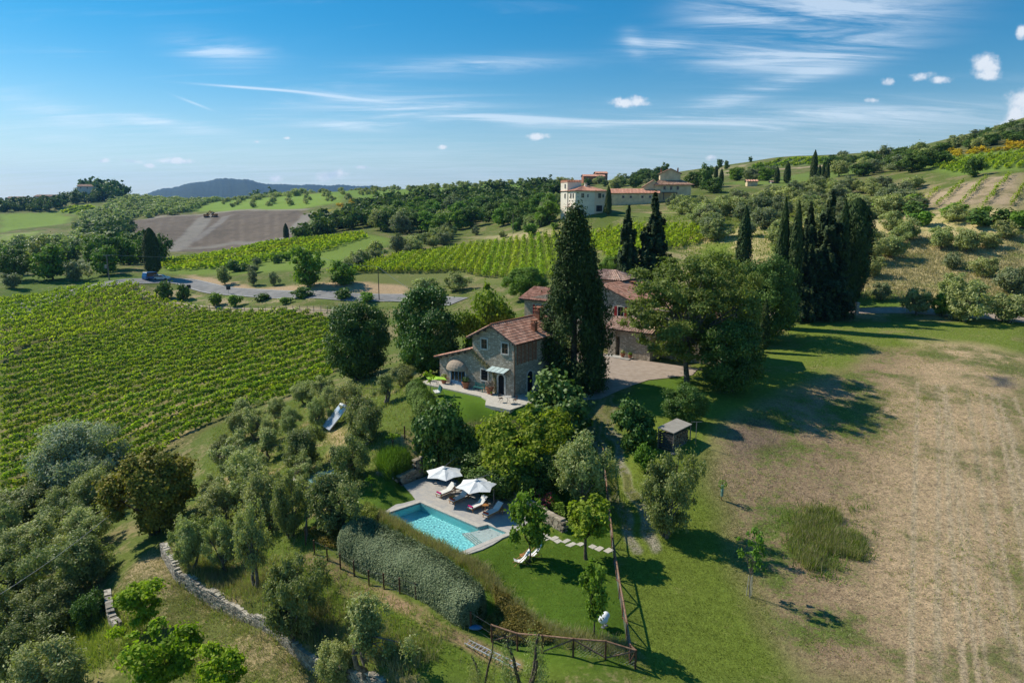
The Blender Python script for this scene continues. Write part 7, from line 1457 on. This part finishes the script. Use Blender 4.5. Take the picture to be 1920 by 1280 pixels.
for a, b in zip(allp, allp[1:]):
    m = MB(); Lf = (b - a).length; u = (b - a).normalized(); n_k = int(Lf / .2)
    for k in range(-6, n_k + 1):
        for sg in (1, -1):
            s0, s1 = k * .2, k * .2 + 1.1; z0_, z1_ = (0.03, 1.08) if sg > 0 else (1.08, .03)
            if s0 < 0: z0_ += (z1_ - z0_) * (-s0 / 1.1); s0 = 0
            if s1 > Lf: z1_ -= (z1_ - z0_) * ((s1 - Lf) / (s1 - s0)) if s1 > s0 else 0; s1 = Lf
            if s1 - s0 > .03: m.tube([a - O + u * s0 + Vector((0, 0, z0_)), a - O + u * s1 + Vector((0, 0, z1_))], .0035, 3, False)
    m.build('wire_netting', 'metal_grey', fe)
gt = thing('garden_gate', 'narrow leaning wooden gate at the left end of the lower fence', 'gate', gp(574, 1030, -1.6), 0); a = Vector((0, 0, 0)); bq = gp(578, 1012, -1.5) - gt.location; bq = bq.normalized() * 1.3
for p in (a, bq): m = MB(); m.tube([p - Vector((0, 0, .2)), p + Vector((.0, 0, 1.6))], .05, 7); m.build('post', 'wood_post', gt)
m = MB(); [m.bar(a + Vector((0, 0, z)), bq + Vector((0, 0, z)), .06, .05) for z in (.25, 1.0, 1.4)]; [m.bar(a.lerp(bq, k / 6) + Vector((0, 0, .2)), a.lerp(bq, k / 6) + Vector((0, 0, 1.42)), .05, .03) for k in range(1, 6)]; m.build('gate_leaf', 'pole_wood', gt)
vf = [at(*q) for q in ((256, 554), (262, 560), (268, 566), (275, 570), (283, 573), (291, 577), (300, 581), (309, 583), (318, 585), (332, 590))] + [at(px, 587 if px < 420 else 590) for px in range(355, 640, 13)]
vo = thing('vineyard_fence', 'row of thin wooden stakes between the left vineyard and the dirt track', 'fence', vf[0], 0)
for p in vf: m = MB(); m.tube([p - vf[0] - Vector((0, 0, .2)), p - vf[0] + Vector((random.uniform(-.1, .1), random.uniform(-.1, .1), 1.9))], .06, 6); m.build('post', 'pole_wood', vo)
m = MB(); [m.tube([a - vf[0] + Vector((0, 0, z)), b - vf[0] + Vector((0, 0, z))], .012, 3, False) for a, b in zip(vf, vf[1:]) for z in (.9, 1.6)]; m.build('fence_wire', 'metal_grey', vo)
for i, (px, py, hh, lb) in enumerate(((699, 815, 1.3, 'short dark stake right of the light green sapling'), (712, 892, 0, ''), (737, 848, 1.2, 'dark stake beside the light green sapling'), (713, 857, .9, 'short dark post left of the tall grass clump'), (759, 822, 1.3, 'dark stake below the green hedge bank'))):
    if hh: p = at(px, py); m = MB(); m.tube([(0, 0, -.2), (0, 0, hh)], .07, 7); o = m.build('stake', 'wood_post'); o.location = p; tag(o, lb, 'stake', 'stakes above the pool')

# ================================================================== poles and wires
def upole(px, base, top, label, r=.13, lean=0, cross=False, box=False, D=None, mat='pole_wood'):
    g = at(px, base) if D is None else ground(pt(px, base, D=D)); dh = math.hypot(g.x, g.y); zt = CAM_H + dh * float(ray(px, top)[2]) / math.hypot(*[float(a) for a in ray(px, top)[:2]]); h = zt - g.z
    o = thing('utility_pole', label, 'utility pole', g); m = MB(); m.tube([(0, 0, -.3), (lean * .5, 0, h * .5), (lean, 0, h)], [r, r * .9, r * .7], 8); m.build('pole', mat, o)
    if cross: m = MB(); m.bar((lean - .9, 0, h - .3), (lean + .9, 0, h - .3), .1); [m.lathe([(.04, 0), (.06, .05), (.04, .2)], (lean + x, 0, h - .25), 6) for x in (-.8, 0, .8)]; m.build('crossarm', 'metal_grey', o)
    if box: m = MB(); m.box((-.45, 0, h - 3.2), (.6, .5, .9)); m.build('transformer', 'metal_grey', o)
    return g + Vector((lean, 0, h))
T1 = upole(342, 938, 852, 'leaning wooden pole standing in front of the bronze tree', .13, -.5); T2 = upole(205, 525, 477, 'wooden power pole with transformer at the road left of the thick cypress', .17, 0, True, True)
T3 = upole(711, 563, 500, 'thin dark pole on the road verge left of the dark evergreen', .10, mat='metal_dark'); T4 = upole(962, 438, 400, 'power pole on the dry slope left of the villa', .13); T5 = upole(1200, 348, 338, 'small pole on the ridge above the farm building', .10)
def wire(a, b, sag, label, r=.016):
    m = MB(); m.tube([a.lerp(b, k / 12) - Vector((0, 0, sag * 4 * (k / 12) * (1 - k / 12))) for k in range(13)], r, 4, False); tag(m.build('power_line', 'metal_grey'), label, 'cable')
wire(T1, pt(-60, 1150, z=-3), 1.0, 'thin cable running from the leaning pole to the lower left edge'); wire(T2, pt(560, 470, D=190), 1.2, 'cable running right from the pole with the transformer', .03); wire(T3, pt(560, 470, D=190), .8, 'cable running up left from the thin dark pole', .03); wire(T3, pt(800, 560, z=9), .3, 'pale cable descending right from the thin dark pole', .03)

# ================================================================== cars, signs, machines
def car(p, rz, body, label, van=False):
    o = thing('parked_car', label, 'car', p, rz, 'cars at the road bend'); L_, W_, H_ = (4.9, 1.9, 2.1) if van else (4.2, 1.75, 1.45)
    pr = [(-L_ / 2, .30), (L_ / 2, .30), (L_ / 2, .78), (L_ / 2 - .25, .85), (L_ / 2 - 1.1, .95), (L_ / 2 - 1.75, H_), (-L_ / 2 + .45, H_), (-L_ / 2 + .05, .95)]
    m = MB(); m.prism([(x, -W_ / 2, z) for x, z in pr], (0, W_, 0)); m.build('body', body, o, bevel=.06)
    for s in (-1, 1):
        m = MB(); m.prism([(L_ / 2 - 1.3, s * (W_ / 2 + .004), .98), (L_ / 2 - 1.78, s * (W_ / 2 + .004), H_ - .1), (-L_ / 2 + .6, s * (W_ / 2 + .004), H_ - .1), (-L_ / 2 + .35, s * (W_ / 2 + .004), .98)], (0, -s * .02, 0)); m.build('window', 'dark_glass', o)
        for x in (-L_ / 2 + .8, L_ / 2 - .8): m = MB(); m.tube([(x, s * (W_ / 2 - .2), .32), (x, s * (W_ / 2 + .02), .32)], .32, 14); m.build('wheel', 'metal_dark', o)
        m = MB(); m.box((L_ / 2 - .02, s * .6, .68), (.08, .3, .14)); m.build('headlight', 'white_plastic', o)
    m = MB(); m.prism([(L_ / 2 - 1.15, -W_ / 2 + .12, .97), (L_ / 2 - 1.15, W_ / 2 - .12, .97), (L_ / 2 - 1.70, W_ / 2 - .2, H_ - .06), (L_ / 2 - 1.70, -W_ / 2 + .2, H_ - .06)], (.04, 0, .03)); m.build('windscreen', 'dark_glass', o)
car(at(286, 524), R(60), 'blue_metal', 'small blue car parked at the foot of the thick cypress', True); car(at(303, 525), R(10), 'white_metal', 'white and grey car parked right of the blue one')
for px, py, lb in ((355, 548, 'dark square road sign at the near edge of the road bend'), (429, 551, 'dark square road sign farther right along the road')):
    o = thing('road_sign', lb, 'road sign', at(px, py), R(10), 'road signs'); m = MB(); m.tube([(0, 0, 0), (0, 0, 1.3)], .04, 6); m.build('post', 'metal_grey', o); m = MB(); m.box((0, -.05, 1.5), (1.0, .04, .9)); m.build('panel', 'metal_dark', o)
def excavator(px, py, rz, label):
    o = thing('excavator', label, 'excavator', at(px, py), rz, 'orange machines by the brown fields'); m = MB(); [m.box((0, s * 1.1, .5), (4.2, .6, .9)) for s in (-1, 1)]; m.build('track', 'metal_dark', o, bevel=.2)
    m = MB(); m.box((-.4, 0, 1.7), (3.6, 2.6, 1.3)); m.build('body', 'machine_orange', o, bevel=.1); m = MB(); m.box((.6, .7, 2.6), (1.4, 1.1, 1.4)); m.build('cab', 'dark_glass', o, bevel=.1); m = MB(); m.bar((1.2, -.3, 1.8), (3.8, -.3, 4.4), .5); m.bar((3.8, -.3, 4.4), (6.2, -.3, 2.2), .4); m.box((6.3, -.3, 1.6), (.9, .9, .9)); m.build('boom', 'machine_orange', o)
excavator(388, 408, .4, 'orange excavator at the left of the pair above the brown fields'); excavator(402, 407, 2.8, 'orange excavator at the right of the pair above the brown fields')
# lamp post in the garden
g = at(1106, 741); o = thing('garden_lamp_post', 'white garden lamp post between the huge cypress and the drive', 'lamp post', g); m = MB(); m.tube([(0, 0, 0), (0, 0, 1.9)], .035, 8); m.build('post', 'metal_grey', o); m = MB(); m.lathe([(.06, 1.9), (.15, 2.0), (.16, 2.2), (.05, 2.32)], n=10); m.build('lantern', 'white_plastic', o)

# ================================================================== firewood shed
c_ = [pt(1232.5, 802, z=4.75), pt(1263.4, 813, z=4.60), pt(1297.7, 796, z=4.75), pt(1269, 785, z=4.9)]
sh_ = thing('firewood_shed', 'small open firewood shed with flat felt roof beside the grass drive', 'shed', ground(c_[1]), 0); O = sh_.location
m = MB(); m.prism([c - O for c in c_], (0, 0, .07)); m.build('roof', 'felt_roof', sh_)
cc = sum(c_, Vector()) / 4; ins = [c.lerp(cc, .08) for c in c_]
for c in ins: m = MB(); m.bar(Vector((c.x, c.y, float(gz(c.x, c.y)) - .1)) - O, Vector((c.x, c.y, c.z - .01)) - O, .09); m.build('post', 'pole_wood', sh_)
for (a, b) in ((ins[0], ins[1]), (ins[0], ins[3])):
    m = MB()
    for k in range(7): za = O.z + .1 + k * .25; m.bar(Vector((a.x, a.y, za)) - O, Vector((b.x, b.y, za)) - O, .03, .14)
    m.build('side_boards', 'shed_board', sh_)
m = MB(); m.prism([Vector((c.x, c.y, float(gz(cc.x, cc.y)) + .02)) - O for c in ins], (0, 0, .08)); m.build('floor_board', 'pole_wood', sh_)
V = []; F = []; T = []; d = (ins[2] - ins[1]); d.z = 0; Lw = d.length; d.normalize(); n = Vector((-d.y, d.x, 0))
wo = thing('firewood_stack', 'stack of split logs filling the open shed', 'firewood', O + Vector((0, 0, .12)), 0)
tilemat('log_wood', (.16, .10, .06), (.46, .34, .22), (.25, .17, .1)); base_ = ins[1] - O; base_.z = 0
for r_ in range(9):
    for k in range(int(Lw / .17)):
        p = base_ + d * (.12 + k * .17 + (r_ % 2) * .08) + n * (.15 + random.uniform(-.05, .08)); z = .09 + r_ * .155; o_ = len(V); R0 = random.uniform(.06, .085)
        for e_ in (0, 1):
            for q in range(6): a = q * math.pi / 3 + r_; V.append(p + n * (e_ * 1.1) + d * math.cos(a) * R0 + Vector((0, 0, z + math.sin(a) * R0)))
        for q in range(6): F.append((o_ + q, o_ + (q + 1) % 6, o_ + 6 + (q + 1) % 6, o_ + 6 + q)); 
        F.append((o_, o_ + 1, o_ + 2, o_ + 3)); F.append((o_, o_ + 3, o_ + 4, o_ + 5)); T += [random.random()] * 8
link('logs', mesh_from('logs', np.array([tuple(v) for v in V]), F, ['log_wood'], tint=T), wo)
for px, pb, ptp, lb in ((1304, 835, 779, 'right post of the clothes line beyond the shed'), (1261, 790, 765, 'left post of the clothes line beyond the shed')):
    g = at(px, pb); dh = math.hypot(g.x, g.y); h = CAM_H + dh * float(ray(px, ptp)[2]) / math.hypot(*[float(a) for a in ray(px, ptp)[:2]]) - g.z; m = MB(); m.tube([(0, 0, -.1), (0, 0, min(h, 2.3))], .035, 6); m.bar((-.5, 0, min(h, 2.3)), (.5, 0, min(h, 2.3)), .04); o = m.build('clothes_post', 'metal_grey'); o.location = g; tag(o, lb, 'post')
# solar collector
g = at(614, 808); sp = thing('solar_collector', 'tilted pale two panel solar water heater among the olives', 'solar collector', g, R(38))
for s in (-1, 1): m = MB(); m.prism([(-.15, s * .53 - .48, .35), (2.0, s * .53 - .48, 2.45), (2.0, s * .53 + .48, 2.45), (-.15, s * .53 + .48, .35)], (-.06, 0, .07)); m.build('panel', 'solar_panel_face', sp)
m = MB(); [m.tube([(1.9, y, 0), (1.9, y, 2.3)], .03, 6) for y in (-.8, .8)]; [m.tube([(-.1, y, 0), (1.9, y, 2.28)], .025, 6) for y in (-.8, .8)]; m.build('frame', 'metal_grey', sp)
m = MB(); m.tube([(2.15, -.75, 2.55), (2.15, .75, 2.55)], .27, 14); m.build('tank', 'aluminium', sp)
# tarp covered tank
ta = thing('covered_cistern', 'low rectangular cistern covered with a crumpled pale green sheet', 'cistern', at(605, 905), R(20)); m = MB(); m.box((0, 0, .2), (5.6, 2.8, .7)); m.build('wall', 'concrete', ta)
xs = np.linspace(-1.9, 2.9, 26); ys = np.linspace(-1.45, 1.45, 16); V = np.array([(x, y, .62 + .05 * math.sin(x * 3 + y * 2) + random.uniform(-.03, .03)) for x in xs for y in ys]); F = [(i * 16 + j, (i + 1) * 16 + j, (i + 1) * 16 + j + 1, i * 16 + j + 1) for i in range(25) for j in range(15)]
link('sheet', mesh_from('sheet', V, F, ['green_tarp'], smooth=True), ta)
# ladder lying on the slope
la, lb_ = at(875, 1205), at(972, 1260); ld = thing('ladder', 'long aluminium ladder lying on the grass below the fence', 'ladder', la); v = lb_ - la; n = Vector((-v.y, v.x, 0)).normalized() * .2; up = Vector((0, 0, .35))
for s in (-1, 1): m = MB(); m.bar(n * s + up * .3, v + n * s + up, .045, .07); m.build('rail', 'aluminium', ld)
for k in range(14): q = v * ((k + .5) / 14) + up * (.3 + .7 * (k + .5) / 14); m = MB(); m.bar(q - n, q + n, .03); m.build('rung', 'aluminium', ld)
g = gp(892, 1190, -1.4); bt = MB(); bt.ball((0, 0, .1), .3, 14, (1.5, .8, .45)); o = bt.build('blue_bag', 'blue_paint', smooth=True); o.location = g; tag(o, 'small blue bag dropped at the fence foot above the ladder', 'bag')
# stakes and wrap of the staked tree
p = at(1405, 1118); o = thing('tree_guard', 'pale stakes tied around the thin tree at the field edge', 'tree guard', p); [(lambda m, a: (m.tube([(.2 * math.cos(a), .2 * math.sin(a), 0), (.12 * math.cos(a), .12 * math.sin(a), 1.5)], .022, 6), m.build('stake', 'concrete', o)))(MB(), k * 2.094 + .4) for k in range(3)]
p = at(1353, 937); o = thing('sapling_shelter', 'tiny sapling in a green sleeve tied to a stake at the field edge', 'sapling', p); m = MB(); m.tube([(0, 0, 0), (0, 0, 1.9)], .03, 6); m.build('stake', 'wood_post', o); m = MB(); m.lathe([(.10, .35), (.12, .9), (.10, 1.3)], n=8); m.build('sleeve', 'green_tarp', o)
q = rdir(160); link('foliage', foliage('foliage', q * .35 + [0, 0, 1.4], unit(rdir(160)), .06, 'green_leaf', 1.6), o)
# iron gate and stone pillars by the road
for px, lb in ((1497, 'left stone pillar of the farm gate'), (1606, 'right dark post of the farm gate')):
    g = at(px, 590); o = thing('gate_pillar', lb, 'gate pillar', g); m = MB(); m.box((0, 0, 1.0), (.5, .5, 2.0)); m.build('shaft', 'house_stone', o); m = MB(); m.box((0, 0, 2.06), (.64, .64, .12)); m.build('cap', 'concrete', o)
# rocks, clods
rock = MB(); rock.ball((0, 0, 0), .5, 10, (1.2, .9, .6)); 
for v in rock.b.verts: v.co += Vector([random.uniform(-.07, .07) for _ in range(3)])
rk = rock.build('rock', 'garden_stone'); rk.location = at(1265, 850); rk.scale = (.6,) * 3; tag(rk, 'small pale rock at the foot of the firewood shed', 'rock')

# ================================================================== distant mountain and air
def mountain():
    prof = [(215, 385), (265, 366), (300, 356), (330, 350), (370, 342), (400, 337), (430, 334.5), (460, 337), (490, 343), (520, 346.5), (580, 347), (640, 347.5), (700, 349), (780, 358), (900, 372)]
    V = []; F = []; NX = 260; NY = 26; pxs = np.linspace(215, 900, NX)
    for i, px in enumerate(pxs):
        py = np.interp(px, [a[0] for a in prof], [a[1] for a in prof]); c = pt(px, py, D=5200); c.z += 3 * math.sin(px * .11)
        for j in range(NY):
            t_ = j / (NY - 1); s = (t_ - .5) * 2; dd = 5200 + s * 1700; k = (1 - abs(s) ** 1.6); k = max(k, 0); z = -40 + (c.z + 40) * k + 60 * k * (1 - k) * math.sin(px * .035 + s * 4 + math.sin(px * .013) * 2) + random.uniform(-4, 4) * k; f = dd / 5200; V.append((c.x * f, c.y * f, z))
    for i in range(NX - 1):
        for j in range(NY - 1): F.append((i * NY + j, (i + 1) * NY + j, (i + 1) * NY + j + 1, i * NY + j + 1))
    pmat('mountain_wood', (.022, .04, .018), (.012, .024, .010), .012, .95, 1.0, .03, coord='Object'); tag(link('mountain', mesh_from('mountain', V, F, ['mountain_wood'], smooth=True)), kind='structure')
mountain()
HAZE_DENSITY = 0.00007
m = MB(); m.box((0, 3400, 115), (9000, 7400, 420)); hzo = m.build('haze', 'metal_grey'); hm = bpy.data.materials.new('haze_air'); hm.use_nodes = True; tr = hm.node_tree; tr.nodes.clear()
vp = tr.nodes.new('ShaderNodeVolumePrincipled'); vp.inputs['Color'].default_value = (.20, .50, 1.0, 1); vp.inputs['Density'].default_value = HAZE_DENSITY; vp.inputs['Anisotropy'].default_value = .3; ho = tr.nodes.new('ShaderNodeOutputMaterial'); tr.links.new(vp.outputs[0], ho.inputs['Volume']); hzo.data.materials.clear(); hzo.data.materials.append(hm); tag(hzo, 'thin blue summer haze over the far hills', 'haze', kind='stuff')
